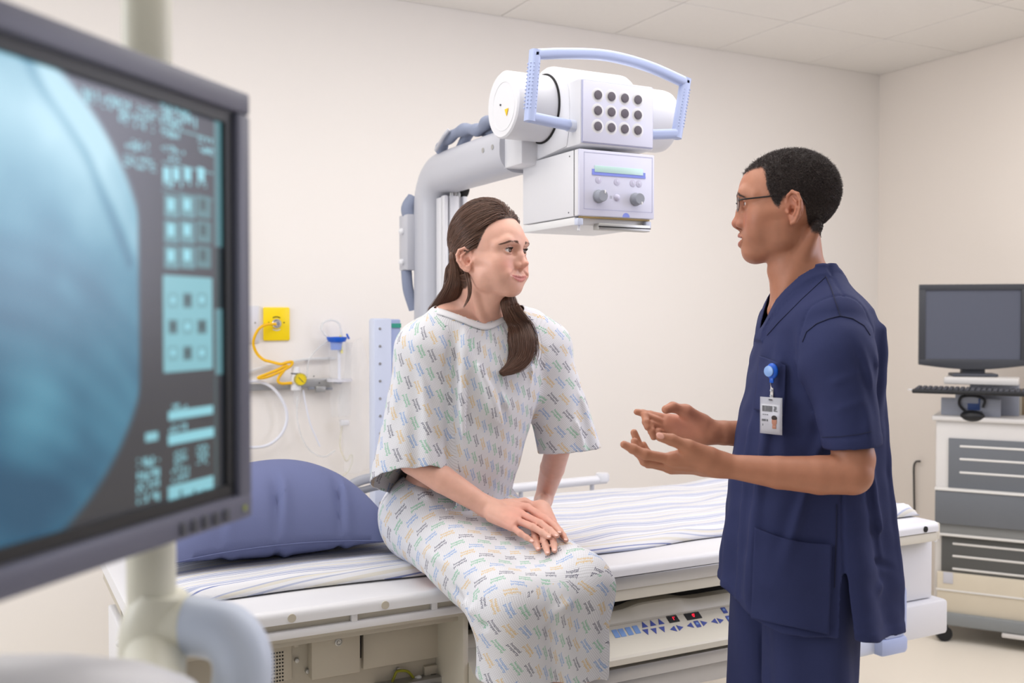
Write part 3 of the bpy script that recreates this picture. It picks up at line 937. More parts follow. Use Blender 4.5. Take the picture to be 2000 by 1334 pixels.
# ------------------------------------------------------------------ medical gas and suction things on the back wall
W = YB
VO = root('vacuum_outlet', 'bright yellow wall plate with a chrome suction outlet', 'wall outlet', (1.04, W, 1.405))
vp = MB().b2((0.988, W - 0.012, 1.338), (1.095, W, 1.472), 0.006).build('plate', M_YEL, VO)
p = onY(540, 632, W - 0.012)
MB().lathe([(0.019, 0), (0.019, 0.006), (0.016, 0.009), (0.012, 0.009), (0.012, 0.02), (0.008, 0.024), (0, 0.024)], (p.x, W - 0.012, p.z), (0, -1, 0), 24).build('outlet_socket', M_CHROME, VO)
M_INK = mat('dark_ink', (88, 78, 40), 0.6)
for sgn in (1, -1):
    ar = [(p.x + 0.027 * math.cos(math.radians(a)), W - 0.0125, p.z + sgn * 0.027 * math.sin(math.radians(a))) for a in range(58, 123, 8)]
    MB().tube(ar, 0.0022, 6).build('printed_arc', M_INK if sgn > 0 else M_PLW, vp)
for dx in (-0.031, 0.031):
    MB().lathe([(0.003, 0), (0.002, 0.001), (0, 0.0012)], (p.x + dx, W - 0.012, p.z + 0.004), (0, -1, 0), 10).build('plate_screw', M_INK, vp)
SP = root('socket_plate', 'white wall plate left of the yellow outlet, half behind the front monitor', 'wall plate', (0.915, W, 1.405))
sp = MB().b2((0.86, W - 0.010, 1.330), (0.974, W, 1.478), 0.004).build('plate', M_PLW, SP)
MB().b2((0.868, W - 0.013, 1.338), (0.966, W - 0.009, 1.470), 0.003).build('plate_cover', mat('plate_cover_grey', (226, 226, 234), 0.4), SP)
MB().lathe([(0.004, 0), (0.003, 0.001), (0, 0.0012)], (0.955, W - 0.013, 1.41), (0, -1, 0), 10).build('plate_screw', M_STEEL, sp)
# yellow suction hose
YH = [(539, 633), (520, 634), (506, 642), (497, 658), (495, 674), (503, 692), (516, 703), (527, 706)]
pts = [onY(u, v, W - 0.036 - 0.01 * math.sin(k)) for k, (u, v) in enumerate(YH)]
pts += [onY(u, v, W - 0.075) for u, v in ((548, 711), (560, 708), (571, 707), (566, 716), (545, 727), (520, 737), (504, 738), (520, 731), (540, 723), (560, 714), (556, 722), (546, 735), (543, 744), (550, 749), (570, 748))]
hs = MB().tube(spline(pts, 6), 0.0058, 10).build('suction_hose', M_HOSEY, None, 60)
tag(hs, 'yellow suction hose looping from the yellow outlet to the gauge', 'hose')
# equipment rail
ER = root('equipment_rail', 'grey metal equipment rail along the wall under the yellow outlet', 'rail', (1.05, W, 1.165))
a, b = onY(470, 747, W - 0.03), onY(566, 759, W - 0.03)
MB().b2((0.60, W - 0.03, 1.142), (1.13, W - 0.02, 1.170), 0.002).build('bar', M_STEEL, ER)
MB().b2((1.13, W - 0.032, 1.148), (1.262, W - 0.018, 1.184), 0.002).build('bracket_plate', M_STEEL, ER)
for x in (0.75, 1.06, 1.2):
    MB().b2((x - 0.012, W - 0.022, 1.145), (x + 0.012, W, 1.167), 0.002).build('wall_mount', M_GREYP, ER)
for u, v in ((613, 735), (624, 748)):
    q = onY(u, v, W - 0.032)
    MB().lathe([(0.003, 0), (0.002, 0.001), (0, 0.0012)], (q.x, W - 0.032, q.z), (0, -1, 0), 10).build('screw', M_CHAR, ER)
MB().b2((1.19, W - 0.045, 1.128), (1.232, W - 0.03, 1.152), 0.003).build('clamp', M_STEEL, ER)
MB().b2((1.16, W - 0.04, 1.140), (1.188, W - 0.03, 1.150), 0.002).build('clamp_jaw', M_KNOB, ER)
MB().b2((1.233, W - 0.04, 1.136), (1.262, W - 0.03, 1.147), 0.002).build('clamp_jaw', M_KNOB, ER)
# upper thin rail, curved outwards at the left
pts = [onY(u, v, W - 0.02) for u, v in ((470, 730), (500, 721), (540, 712), (580, 704), (605, 701), (640, 700), (655, 700))]
tr = MB().tube(spline(pts, 5), 1, prof=rrect(0.006, 0.011, 0.002, 2), up=(0, 0, 1)).build('upper_rail', mat('rail_white', (222, 222, 222), 0.35), ER, 50)
for q in ((600, 702), (648, 700)):
    q = onY(*q, W - 0.01)
    MB().b2((q.x - 0.006, W - 0.02, q.z - 0.005), (q.x + 0.006, W, q.z + 0.005), 0.001).build('rail_foot', M_GREYP, ER)
# vacuum regulator with yellow dial
VR = root('vacuum_regulator', 'white vacuum regulator with a round yellow dial hung on the grey rail', 'vacuum gauge', (1.136, W - 0.05, 1.17))
c0 = onY(578, 745, W - 0.06)
vr = MB().lathe([(0, -0.036), (0.018, -0.036), (0.0205, -0.033), (0.0205, 0.02), (0.0185, 0.026), (0.0165, 0.03), (0.0165, 0.05), (0.012, 0.058), (0, 0.059)], c0, (0, 0, 1), 28)
vr.build('body', M_PLW, VR)
for dz in (0.030, -0.034):
    MB().lathe([(0.0195, 0), (0.0195, 0.004), (0.0, 0.004)], c0 + V((0, 0, dz)), (0, 0, 1), 28).build('black_ring', M_CHAR, VR)
g0 = onY(587, 741, W - 0.085)
dl = MB().lathe([(0.0235, 0), (0.0255, 0.004), (0.0255, 0.014), (0.0235, 0.017), (0, 0.017)], g0 + V((0, 0.012, 0)), (0, -1, 0), 36).build('dial_case', mat('dial_case', (190, 176, 90), 0.35, metal=0.3), VR)
MB().lathe([(0.0215, 0), (0.0, 0.001)], g0 + V((0, -0.0055, 0)), (0, -1, 0), 36).build('dial_face', mat('dial_yellow', (240, 212, 30), 0.4), dl)
MB().tube([tuple(g0 + V((-0.010, -0.0072, 0.009))), tuple(g0 + V((0.009, -0.0072, -0.011)))], 0.0011, 6).build('needle', M_CHAR, dl)
for k in range(9):
    a = math.radians(-40 + 260 * k / 8)
    MB().tube([tuple(g0 + V((0.0165 * math.cos(a), -0.007, 0.0165 * math.sin(a)))), tuple(g0 + V((0.0195 * math.cos(a), -0.007, 0.0195 * math.sin(a))))], 0.0006, 5).build('dial_tick', M_CHAR, dl)
MB().lathe([(0, 0), (0.014, 0), (0.014, -0.045), (0.006, -0.062), (0.005, -0.075), (0, -0.075)], c0 + V((0.004, 0, -0.036)), (0, 0, 1), 20).build('trap_jar', M_CLEAR, VR)
# suction canister
SCN = root('suction_canister', 'clear plastic suction jar with blue cap hung by the grey rail', 'suction jar', (1.30, W - 0.06, 1.0))
q0, q1 = onY(643, 665, W - 0.06), onY(686, 812, W - 0.06)
cx, rr = (q0.x + q1.x) / 2, (q1.x - q0.x) / 2
jar = MB().lathe([(rr * 0.86, 0), (rr * 0.9, 0.006), (rr, 0.28), (rr * 1.06, 0.285), (rr * 1.06, 0.30)], (cx, W - 0.06, q1.z), (0, 0, 1), 32)
jar.build('jar', M_CLEAR, SCN)
MB().lathe([(0, 0.0), (rr * 0.74, 0.0), (rr * 0.9, 0.012), (rr * 0.9, 0.02), (0, 0.022)], (cx - rr * 0.3, W - 0.06, q0.z - 0.006), (0, 0, 1), 28).build('blue_cap', M_BLUE, SCN)
MB().lathe([(0, 0.0), (rr * 0.5, 0.0), (rr * 0.55, 0.034), (0, 0.034)], (cx - rr * 0.35, W - 0.06, q0.z - 0.038), (0, 0, 1), 24).build('float_cup', mat('blue_translucent', (120, 150, 225), 0.3), SCN)
MB().cyl((cx - rr * 0.1, W - 0.06, q0.z - 0.02), (cx - rr * 0.1, W - 0.06, q0.z - 0.17), 0.006, n=12).build('inner_tube', mat('milky_tubing', (232, 234, 244), 0.3), SCN)
MB().lathe([(rr * 1.12, 0), (rr * 1.12, 0.01), (0, 0.01)], (cx - 0.004, W - 0.06, onY(660, 745, W - 0.06).z), (0, 0, 1), 28).build('holder_ring', mat('holder_white', (240, 240, 248), 0.4, alpha=0.75), SCN)
q = onY(673, 825, W - 0.06)
MB().b2((q.x - 0.018, W - 0.075, q.z - 0.012), (q.x + 0.016, W - 0.045, q.z + 0.010), 0.004).build('foot_plug', M_PLW, SCN)
MB().b2((cx - 0.01, W - 0.06, 1.16), (cx + 0.01, W - 0.005, 1.18), 0.002).build('hanger', M_GREYP, SCN)
MB().tube([onY(665, 655, W - 0.07), onY(668, 690, W - 0.07)], 0.0045, 8).build('yellow_stopper', mat('pale_yellow', (236, 226, 120), 0.4), SCN)
MB().tube([onY(677, 652, W - 0.07), onY(682, 662, W - 0.07)], 0.004, 8).build('blue_clip', M_BLUE, SCN)
def tubing(name, lab, px, r, m, Y=W - 0.05):
    o = MB().tube(spline([onY(u, v, Y) for u, v in px], 7), r, 8).build(name, m, None, 60)
    return tag(o, lab, 'tube')
tubing('clear_tube', 'clear tube looped above the blue capped suction jar', [(655, 664), (636, 655), (628, 643), (632, 630), (648, 625), (662, 632), (667, 652), (668, 668)], 0.0042, M_TUBE)
tubing('clear_tube', 'thin clear tube rising from the dial to the blue capped jar', [(600, 738), (603, 705), (616, 685), (638, 668), (650, 664)], 0.0026, M_TUBE, W - 0.055)
tubing('milky_tube', 'thick milky tube looping down beside the front monitor', [(470, 748), (505, 745), (535, 760), (556, 792), (560, 822), (548, 850), (524, 869), (495, 874), (470, 872)], 0.0062, M_TUBEW, W - 0.05)
tubing('clear_tube', 'thin pale tube hanging down from the dial', [(592, 762), (597, 790), (606, 828), (616, 852), (625, 872)], 0.0035, M_TUBEW, W - 0.06)
tubing('clear_tube', 'thin pale tube curving from the hanging bag down to the hand grip', [(668, 832), (664, 870), (676, 900), (686, 888), (688, 900), (680, 920), (664, 934), (650, 945)], 0.003, mat('pale_tubing', (240, 236, 216), 0.3, alpha=0.55), W - 0.05)
tubing('clear_tube', 'thin clear tube sagging low on the wall under the dial', [(581, 775), (580, 810), (588, 850), (606, 880), (632, 892), (655, 880)], 0.003, M_TUBE, W - 0.06)
# clear plastic bag
nu, nv = 26, 40
P = np.zeros((nu, nv, 3))
for i in range(nu):
    a = i / (nu - 1)
    for j in range(nv):
        t = j / (nv - 1)
        w = 0.5 + 0.5 * min(1, t * 2.2)
        u_ = 690 + (a - 0.5) * 62 * w + 4 * math.sin(9 * t) + 10 * t
        v_ = 665 + 255 * t + 6 * math.sin(5 * a)
        p = onY(u_, v_, W - 0.045 - 0.022 * math.sin(a * math.pi) * (1 if True else 0) + 0.006 * math.sin(17 * a + 9 * t) * math.sin(13 * t))
        P[i, j] = p
bg = MB().grid(P).build('plastic_bag', M_FILM, None, 80)
ms = bg.modifiers.new('thickness', 'SOLIDIFY')
ms.thickness = 0.0006
tag(bg, 'crumpled clear plastic bag hanging on the wall right of the suction jar', 'bag')
# black cable at the right
o = MB().tube(spline([onX(1797, 901, XR - 0.03), onX(1789, 902, XR - 0.02), onX(1785, 912, XR - 0.02), onX(1785, 940, XR - 0.02), onX(1786, 1000, XR - 0.02)], 6), 0.005, 8).build('power_cable', M_BLACK, None, 60)
tag(o, 'black power cable hanging on the wall left of the trolley', 'cable')
# ------------------------------------------------------------------ front monitor with an x-ray picture
MU, MV, MN = V((0.7071, 0.7071, 0)), V((0, 0, 1)), V((0.7071, -0.7071, 0))
MO = V((0.225, 0.957, 1.242))              # right bottom front corner
MW_, MH_ = 0.53, 0.398
MO0 = MO - MU * MW_                         # left bottom front corner
TM = frame(MO0, MU, MV)
FM = root('front_monitor', 'large grey framed monitor showing a blue chest x-ray, nearest the camera', 'monitor', MO0 + MU * (MW_ / 2), 0)
b = MB(TM)
bz, th = 0.021, 0.045
b.box((MW_ / 2, MH_ / 2, -0.034), (MW_, MH_, 0.045), 0.006)
b.box((MW_ / 2, MH_ / 2, -0.06), (MW_ * 0.8, MH_ * 0.75, 0.03), 0.012)
b.build('housing', M_CHAR, FM)
M_BEZ = mat('bezel_grey', (100, 102, 120), 0.42, bump=0.03, bscale=900)
b = MB(TM)
b.box((MW_ / 2, MH_ - bz / 2, -0.006), (MW_, bz, 0.012), 0.003)
b.box((MW_ / 2, bz * 0.55, -0.006), (MW_, bz * 1.1, 0.012), 0.003)
b.box((bz / 2, MH_ / 2, -0.006), (bz, MH_ - 2 * bz, 0.012), 0.003)
b.box((MW_ - bz / 2, MH_ / 2, -0.006), (bz, MH_ - 2 * bz, 0.012), 0.003)
b.build('bezel', M_BEZ, FM)
b = MB(TM)
il = 0.011
for c, sz in (((MW_ / 2, MH_ - bz - il / 2, -0.009), (MW_ - 2 * bz, il, 0.006)), ((MW_ / 2, bz * 1.1 + il / 2, -0.009), (MW_ - 2 * bz, il, 0.006)),
              ((bz + il / 2, MH_ / 2, -0.009), (il, MH_ - 2 * bz - 2 * il, 0.006)), ((MW_ - bz - il / 2, MH_ / 2, -0.009), (il, MH_ - 2 * bz - 2 * il, 0.006))):
    b.box(c, sz)
b.build('inner_lip', M_BLACK, FM)
for k in range(5):
    MB(TM).box((MW_ - 0.045 - 0.016 * k, bz * 0.45, 0.0006), (0.009, 0.011, 0.003), 0.001).build('button', M_CHAR, FM)
MB(TM).cyl((MW_ - 0.014, bz * 0.5, 0), (MW_ - 0.014, bz * 0.5, 0.001), 0.003, n=12).build('power_light', mat('power_green', (150, 160, 90), 0.5), FM)
# the picture on the screen
SX_, SY_ = bz + il, bz * 1.1 + il
SW, SHH = MW_ - 2 * (bz + il), MH_ - bz - il - SY_
PX = 1600
IW, IH = int(SW * PX * 1.2), int(SHH * PX * 1.2)
def scr(u, v):
    r = _ray(u, v)
    o0 = V((0, 0, CAMH))
    t = (MO0 - o0).dot(MN) / r.dot(MN)
    p = o0 + r * t - MO0
    return ((p.dot(MU) - SX_) / SW * IW, (p.dot(MV) - SY_) / SHH * IH)
img = np.zeros((IH, IW, 3), np.float32)
bgc = np.array([58, 60, 68]) / 255
img[:] = bgc
yy, xx = np.mgrid[0:IH, 0:IW].astype(np.float32)
# gradient of the background, lighter to the top as on the screen
img += ((yy / IH - 0.45) * 0.10)[..., None] * np.array([0.6, 0.6, 0.9])
ax, ay = scr(297, 620)
cx_, cy_ = ax - IW * 0.40, IH * 0.50
dx, dy = xx - cx_, yy - cy_
R_ = IH * 0.585
inside = (dx ** 2 * 0.92 + dy ** 2) < R_ ** 2
inside &= xx < ax
edge = np.clip((R_ - np.sqrt(dx ** 2 * 0.92 + dy ** 2)) / (IH * 0.02), 0, 1) * np.clip((ax - xx) / (IH * 0.015), 0, 1)
rs = np.random.RandomState(3)
def vnoise(sc):
    g = rs.rand(int(IH / sc) + 3, int(IW / sc) + 3).astype(np.float32)
    fy, fx = yy / sc, xx / sc
    iy, ix = fy.astype(int), fx.astype(int)
    ty, tx = fy - iy, fx - ix
    ty, tx = ty * ty * (3 - 2 * ty), tx * tx * (3 - 2 * tx)
    return (g[iy, ix] * (1 - tx) + g[iy, ix + 1] * tx) * (1 - ty) + (g[iy + 1, ix] * (1 - tx) + g[iy + 1, ix + 1] * tx) * ty
val = 0.25 + 0.58 * np.clip((yy / IH - 0.28) / 0.62, 0, 1) ** 1.1
val += (vnoise(150) - 0.5) * 0.40 + (vnoise(70) - 0.5) * 0.20 + (vnoise(30) - 0.5) * 0.05
def blob(u, v, su, sv, a):
    x, y = scr(u, v)
    return a * np.exp(-((xx - x) / su) ** 2 - ((yy - y) / sv) ** 2)
val += blob(95, 800, 60, 90, 0.24) + blob(40, 180, 120, 110, 0.22) + blob(150, 330, 110, 110, 0.16) - blob(10, 560, 120, 90, 0.16) - blob(110, 1010, 90, 70, 0.22) - blob(20, 960, 110, 60, 0.12)
def stroke(px, w, a):
    P_ = np.array([scr(u, v) for u, v in px])
    P_ = np.array([tuple(p)[:2] for p in spline([(p[0], p[1], 0) for p in P_], 12)])
    d = np.full_like(xx, 1e9)
    for p in P_:
        d = np.minimum(d, (xx - p[0]) ** 2 + (yy - p[1]) ** 2)
    return a * np.exp(-d / (w * w))
for k_ in range(7):                        # faint ribs
    o_ = 430 + 75 * k_
    val += 0.036 * stroke([(20, o_), (110, o_ + 30), (200, o_ + 95), (285, o_ + 190)], 15, 1.0) - 0.026 * stroke([(20, o_ + 36), (110, o_ + 66), (200, o_ + 130), (285, o_ + 222)], 15, 1.0)
val -= stroke([(75, 110), (105, 170), (150, 235), (190, 300), (215, 360), (245, 430), (275, 510)], 11, 0.30)
val += stroke([(90, 120), (130, 190), (190, 270), (225, 350), (262, 430), (290, 500)], 20, 0.10)
val += stroke([(150, 560), (200, 640), (260, 720), (290, 800)], 16, 0.09) - stroke([(60, 620), (130, 700), (190, 830), (215, 950)], 26, 0.07)
val = np.clip(val, 0, 1)
dark, mid, hi = np.array([26, 84, 116]) / 255, np.array([84, 152, 178]) / 255, np.array([184, 230, 244]) / 255
xr = np.where(val[..., None] < 0.55, dark + (mid - dark) * (val[..., None] / 0.55), mid + (hi - mid) * ((val[..., None] - 0.55) / 0.45))
img = img * (1 - (edge * inside)[..., None]) + xr * (edge * inside)[..., None]
CY = np.array([150, 222, 236]) / 255
def quad(u0, v0, u1, v1, c, v0b=None, v1b=None):
    """a bar on the screen given by photograph corners: (u0,v0) top left to (u1,v1) bottom right, v0b/v1b at the right side"""
    xa, _ = scr(u0, v0)
    xb, _ = scr(u1, v0)
    ta, ba = scr(u0, v0)[1], scr(u0, v1)[1]
    x0, x1 = int(min(xa, xb)), int(max(xa, xb))
    y0, y1 = int(min(ta, ba)), int(max(ta, ba))
    x0, y0 = max(x0, 0), max(y0, 0)
    img[y0:max(y1, y0 + 2), x0:max(x1, x0 + 2)] = c
def textbar(u0, v0, u1, v1, c=CY, dens=0.62, cell=7):
    xa, ya = scr(u0, v0)
    xb, yb = scr(u1, v0)[0], scr(u0, v1)[1]
    x0, x1 = int(xa), int(xb)
    y1, y0 = int(ya), int(yb)
    for x in range(x0, x1, cell):
        if rs.rand() < 0.86:
            h0 = int((y1 - y0) * rs.choice([0, 0, 0.25]))
            for yk in range(y0 + h0, y1, 3):
                if rs.rand() < dens:
                    img[max(yk, 0):yk + 3, max(x, 0):x + cell - 2] = c
for a in ((185, 168, 325, 196), (255, 215, 322, 238), (268, 268, 322, 290), (265, 300, 326, 322), (335, 200, 405, 228), (335, 224, 376, 242), (336, 250, 368, 262), (336, 278, 378, 292), (352, 302, 372, 312),
          (408, 262, 436, 276), (410, 284, 436, 296), (352, 792, 384, 804), (352, 832, 384, 846)):
    textbar(*a)
quad(335, 240, 436, 244, CY * 0.8)
quad(338, 312, 436, 316, CY * 0.8)
quad(338, 368, 436, 372, CY * 0.6)
for u in (340, 358, 380, 406):
    quad(u, 324, u + 14, 350, CY * 1.05)
    textbar(u, 352, u + 16, 362)
for r_ in range(3):
    for c_ in range(3):
        u, v = 342 + 31 * c_, 378 + 50 * r_
        quad(u, v, u + 28, v + 44, CY * (0.72 if c_ < 2 else 0.62))
        quad(u + 7, v + 8, u + 19, v + 30, CY * (1.06 if c_ < 2 else 0.42))
quad(340, 536, 434, 728, CY * 0.9)
for r_ in range(3):
    for c_ in range(3):
        u, v = 350 + 28 * c_, 572 + 52 * r_
        quad(u, v, u + 18, v + 28, CY * (0.55 if (r_ + c_) % 2 else 0.78))
        quad(u + 5, v + 6, u + 13, v + 20, CY * (0.35 if (r_ + c_) % 2 else 1.06))
quad(438, 220, 452, 480, CY * 0.62)
quad(440, 485, 451, 600, CY * 0.28)
quad(440, 602, 453, 732, CY * 0.68)
quad(439, 735, 443, 985, CY * 0.40)
quad(350, 804, 436, 822, CY)
quad(350, 850, 438, 870, CY)
quad(306, 846, 330, 864, CY * 0.95)
for v in (898, 924, 946, 972):
    textbar(290, v, 334, v + 18, CY, 0.75)
for u, v in ((362, 884), (404, 872)):
    textbar(u, v, u + 22, v + 40, CY * 0.9, 0.55)
for u, v in ((356, 918), (356, 934)):
    textbar(u, v, u + 32, v + 12, CY * 0.9)
quad(350, 952, 437, 1004, CY * 0.95)
for u in (372, 398, 416):
    quad(u, 958, u + 5, 1000, CY * 0.5)
img = np.clip(img, 0, 1)
M_SCREEN = image_mat('xray_screen', make_image('xray_picture', img), 0.25, emit=0.72)
sb = MB(TM)
bm = sb.bm
q = [bm.verts.new(TM @ V(c)) for c in ((SX_, SY_, -0.0105), (SX_ + SW, SY_, -0.0105), (SX_ + SW, SY_ + SHH, -0.0105), (SX_, SY_ + SHH, -0.0105))]
bm.faces.new(q)
so = sb.build('screen', M_SCREEN, FM)
ul = so.data.uv_layers.new(name='UVMap')
for li, c in enumerate(((0, 0), (1, 0), (1, 1), (0, 1))):
    ul.data[li].uv = c

# ------------------------------------------------------------------ ceiling suspension that carries the front monitor
SA = root('monitor_suspension', 'white ceiling pole with elbow and pale blue grab handle behind the front monitor', 'monitor arm', (0.128, 0.95, 1.0))
M_IVORY = mat('ivory_enamel', (224, 222, 206), 0.4)
pc = onD(296, 1180, 0.955)
MB().cyl((pc.x, pc.y, 1.10), (pc.x, pc.y, 2.767), 0.0225, n=32).build('pole', M_IVORY, SA)
MB().lathe([(0.06, 0), (0.06, 0.01), (0.03, 0.03), (0.0225, 0.03)], (pc.x, pc.y, 2.767), (0, 0, -1), 28).build('ceiling_flange', M_IVORY, SA)
jc = onD(303, 1236, 0.955)
MB().lathe([(0, -0.034), (0.020, -0.033), (0.030, -0.026), (0.0325, -0.01), (0.0325, 0.012), (0.028, 0.028), (0.024, 0.04), (0, 0.04)], jc, (0.15, -0.1, 1), 32).build('elbow_joint', M_IVORY, SA)
MB().tube([jc + V((0, 0, 0.006)), onD(372, 1222, 0.95)], [0.029, 0.0285], 24).build('handle_socket', M_IVORY, SA)
ht = spline([onD(u, v, d) for u, v, d in ((368, 1222, 0.95), (405, 1226, 0.945), (445, 1240, 0.94), (470, 1275, 0.935), (474, 1320, 0.93), (462, 1370, 0.93), (430, 1410, 0.93))], 8)
MB().tube(ht, [0.0275] * len(ht), 24).build('grab_handle', mat('handle_blue_grey', (196, 206, 224), 0.4), SA, 60)
MB().tube([onD(-250, 1420, 0.72), onD(-60, 1400, 0.74), onD(120, 1390, 0.76), onD(250, 1392, 0.8), onD(330, 1400, 0.84), onD(352, 1420, 0.86)], [0.044, 0.044, 0.042, 0.04, 0.034, 0.012], 24).build('lower_arm', M_PLW, SA, 60)
MB().tube([jc + V((0, 0, -0.01)), onD(300, 1400, 0.86)], [0.028, 0.026], 20).build('lower_post', M_IVORY, SA)
mc = MO0 + MU * (MW_ * 0.70) + MV * (MH_ * 0.5) - MN * 0.066
MB().tube([(pc.x, pc.y, 1.44), mc + MN * 0.0], 0.016, 14).build('monitor_bracket', M_IVORY, SA)

# ------------------------------------------------------------------ trolley with computer at the right wall
CU, CN = V((0.558, -0.830, 0)), V((-0.830, -0.558, 0))      # along the front to the right, out of the front
c_org = V((3.745, 3.085, 0))
RC = root('rolling_cart', 'white and grey rolling computer trolley with slotted front panels on castors', 'trolley', c_org)
TC = frame(c_org, CU, (0, 0, 1))            # local: x along the front, y up, z out of the front
M_CART = mat('cart_white', (222, 219, 216), 0.45)
M_CARTG = mat('cart_grey', (112, 116, 122), 0.5)
M_SLOT = mat('slot_white', (232, 230, 226), 0.5)
cw, cd = 0.66, 0.34
b = MB(TC)
b.box((cw / 2, 0.55, -cd / 2 - 0.005), (cw, 0.86, cd), 0.012)
b.build('cabinet', M_CART, RC)
MB(TC).box((cw / 2, 0.985, -cd / 2), (cw + 0.03, 0.022, cd + 0.03), 0.008).build('top', M_CART, RC)
def slatpanel(name, y0, y1, ys, x0=0.055, proud=0.006, m=M_CARTG):
    p_ = MB(TC).box(((x0 + cw) / 2, (y0 + y1) / 2, proud / 2), (cw - x0, y1 - y0, proud), 0.002).build(name, m, RC)
    for y in ys:
        MB(TC).box(((x0 + cw) / 2 + 0.015, y, proud), (cw - x0 - 0.06, 0.010, 0.006), 0.003).build('slat', M_SLOT, p_)
    return p_
def cz(v):
    r = _ray(1870, v)
    t = (c_org - V((0, 0, CAMH))).dot(CN) / r.dot(CN)
    return (V((0, 0, CAMH)) + r * t).z
slatpanel('upper_panel', cz(955), cz(856), [cz(v) for v in (871, 896, 922)])
mp = MB(TC).box((cw / 2, (cz(1022) + cz(956)) / 2, 0.02), (cw - 0.01, cz(956) - cz(1022), 0.04), 0.004).build('drawer_front', M_CARTG, RC)
MB(TC).box((cw / 2, cz(955), 0.022), (cw - 0.005, 0.009, 0.046), 0.002).build('drawer_lip', M_SLOT, mp)
MB(TC).box((cw / 2, cz(1031), 0.012), (cw - 0.02, cz(1022) - cz(1043), 0.024), 0.003).build('grey_ledge', mat('ledge_grey', (140, 142, 142), 0.5), RC)
MB(TC).box((cw / 2, cz(1044), 0.014), (cw - 0.02, 0.012, 0.028), 0.003).build('ledge_strip', M_SLOT, RC)
slatpanel('lower_panel', cz(1122), cz(1048), [cz(v) for v in (1062, 1086, 1111)], 0.03, 0.006, mat('cart_dark_grey', (92, 93, 92), 0.5))
# clear bin in the bottom bay
bn = MB(TC)
y0, y1 = cz(1205), cz(1118)
bn.box((cw / 2, (y0 + y1) / 2, 0.012), (cw - 0.03, y1 - y0, 0.024), 0.004)
bn.build('storage_bin', mat('bin_cream', (222, 212, 192), 0.4, var=0.06, vscale=7), RC)
MB(TC).box((cw / 2, cz(1152), 0.026), (cw - 0.02, 0.008, 0.006), 0.002).build('bin_rail', M_SLOT, RC)
MB(TC).box((cw * 0.72, cz(1136), 0.0255), (cw * 0.36, 0.05, 0.003), 0.001).build('bin_label', mat('bin_label', (234, 226, 212), 0.5), RC)
MB(TC).box((0.06, cz(1128), 0.0255), (0.04, 0.05, 0.003), 0.001).build('bin_clip', mat('bin_clip', (206, 206, 214), 0.5), RC)
MB(TC).box((cw / 2, 0.105, -cd / 2 + 0.02), (cw, 0.055, cd + 0.05), 0.008).build('base', mat('cart_base_grey', (140, 144, 146), 0.5), RC)
MB(TC).box((cw * 0.6, 0.066, 0.02), (0.24, 0.02, 0.05), 0.004).build('pedal', M_CART, RC)
for x in (0.045, cw - 0.045):
    for z in (0.02, -cd + 0.03):
        kb = MB(TC).tube([(x - 0.005, 0.034, z - 0.010), (x + 0.005, 0.034, z + 0.010)], 0.034, 20).build('castor', M_BLACK, RC)
        MB(TC).box((x, 0.066, z - 0.006), (0.03, 0.03, 0.04), 0.006).build('castor_fork', M_CHAR, kb)
MB(TC).box((0.012, 0.6, -cd * 0.5), (0.03, 0.5, 0.02), 0.004).build('side_handle', M_CART, RC)
# things on the cart
def cpt(u, v, z):
    """local cart coordinates where a sight line meets the plane z in front of the cart face"""
    o1 = c_org + CN * z
    r = _ray(u, v)
    t = (o1 - V((0, 0, CAMH))).dot(CN) / r.dot(CN)
    p = V((0, 0, CAMH)) + r * t - c_org
    return p.dot(CU), p.z
ctop = 0.996
MS = root('monitor_shelf', 'grey folded metal stand carrying keyboard and black monitor on the trolley', 'stand', c_org + V((0.05, -0.05, ctop)))
M_STD = mat('stand_grey', (160, 164, 176), 0.45)
zk = -0.05
xa, ya = cpt(1838, 808, zk)
xb, yb = cpt(1955, 780, zk)
MB(TC).box(((xa + xb) / 2, (ctop + yb) / 2, zk), (xb - xa, yb - ctop, 0.012), 0.003).build('front_plate', M_STD, MS)
xa, ya = cpt(1866, 782, zk)
xb, yb = cpt(1912, 764, zk)
MB(TC).box(((xa + xb) / 2, (cpt(1890, 783, zk)[1] + cpt(1890, 766, zk)[1]) / 2, zk + 0.004), (xb - xa, 0.06, 0.012), 0.003).build('keyboard_hook', M_STD, MS)
xs0, ysh = cpt(1836, 750, -0.10)
MB(TC).box((xs0 + 0.17, cpt(1890, 743, -0.1)[1], -0.13), (0.30, 0.030, 0.18), 0.006).build('shelf', M_CART, MS)
MB(TC).box((xs0 + 0.22, (ctop + cpt(1890, 743, -0.1)[1]) / 2, -0.16), (0.20, cpt(1890, 743, -0.1)[1] - ctop, 0.05), 0.004).build('post', M_STD, MS)
# keyboard
kz = cpt(1890, 766, 0.03)[1]
KB = root('keyboard', 'black computer keyboard on the grey stand in front of the small monitor', 'keyboard', c_org + V((0, 0, kz)))
x0 = cpt(1782, 760, 0.05)[0]
kbw = 0.46
MB(TC).box((x0 + kbw / 2, kz, 0.0), (kbw, 0.018, 0.155), 0.006).build('case', M_BLACK, KB)
first = None
KEYM = mat('key_grey', (70, 72, 80), 0.55)
for i in range(20):
    for j in range(5):
        if first is None:
            first = MB(TC).box((x0 + 0.02, kz + 0.013, -0.055), (0.018, 0.010, 0.022), 0.003, 1).build('key', KEYM, KB)
        else:
            k_ = first.copy()
            COL.objects.link(k_)
            k_.location = CU * (0.0222 * i) + CN * (0.0275 * j) + V((0, 0, -0.0008 * j))
pc_ = MB(TC)
pc_.tube([(x0 + 0.002, kz, -0.02), (x0 - 0.014, kz + 0.001, -0.015), (x0 - 0.024, kz + 0.001, 0.0), (x0 - 0.012, kz + 0.001, 0.012), (x0 + 0.002, kz, 0.012)], 0.003, 8)
pc_.build('cable_loop', M_PLW, KB, 60)
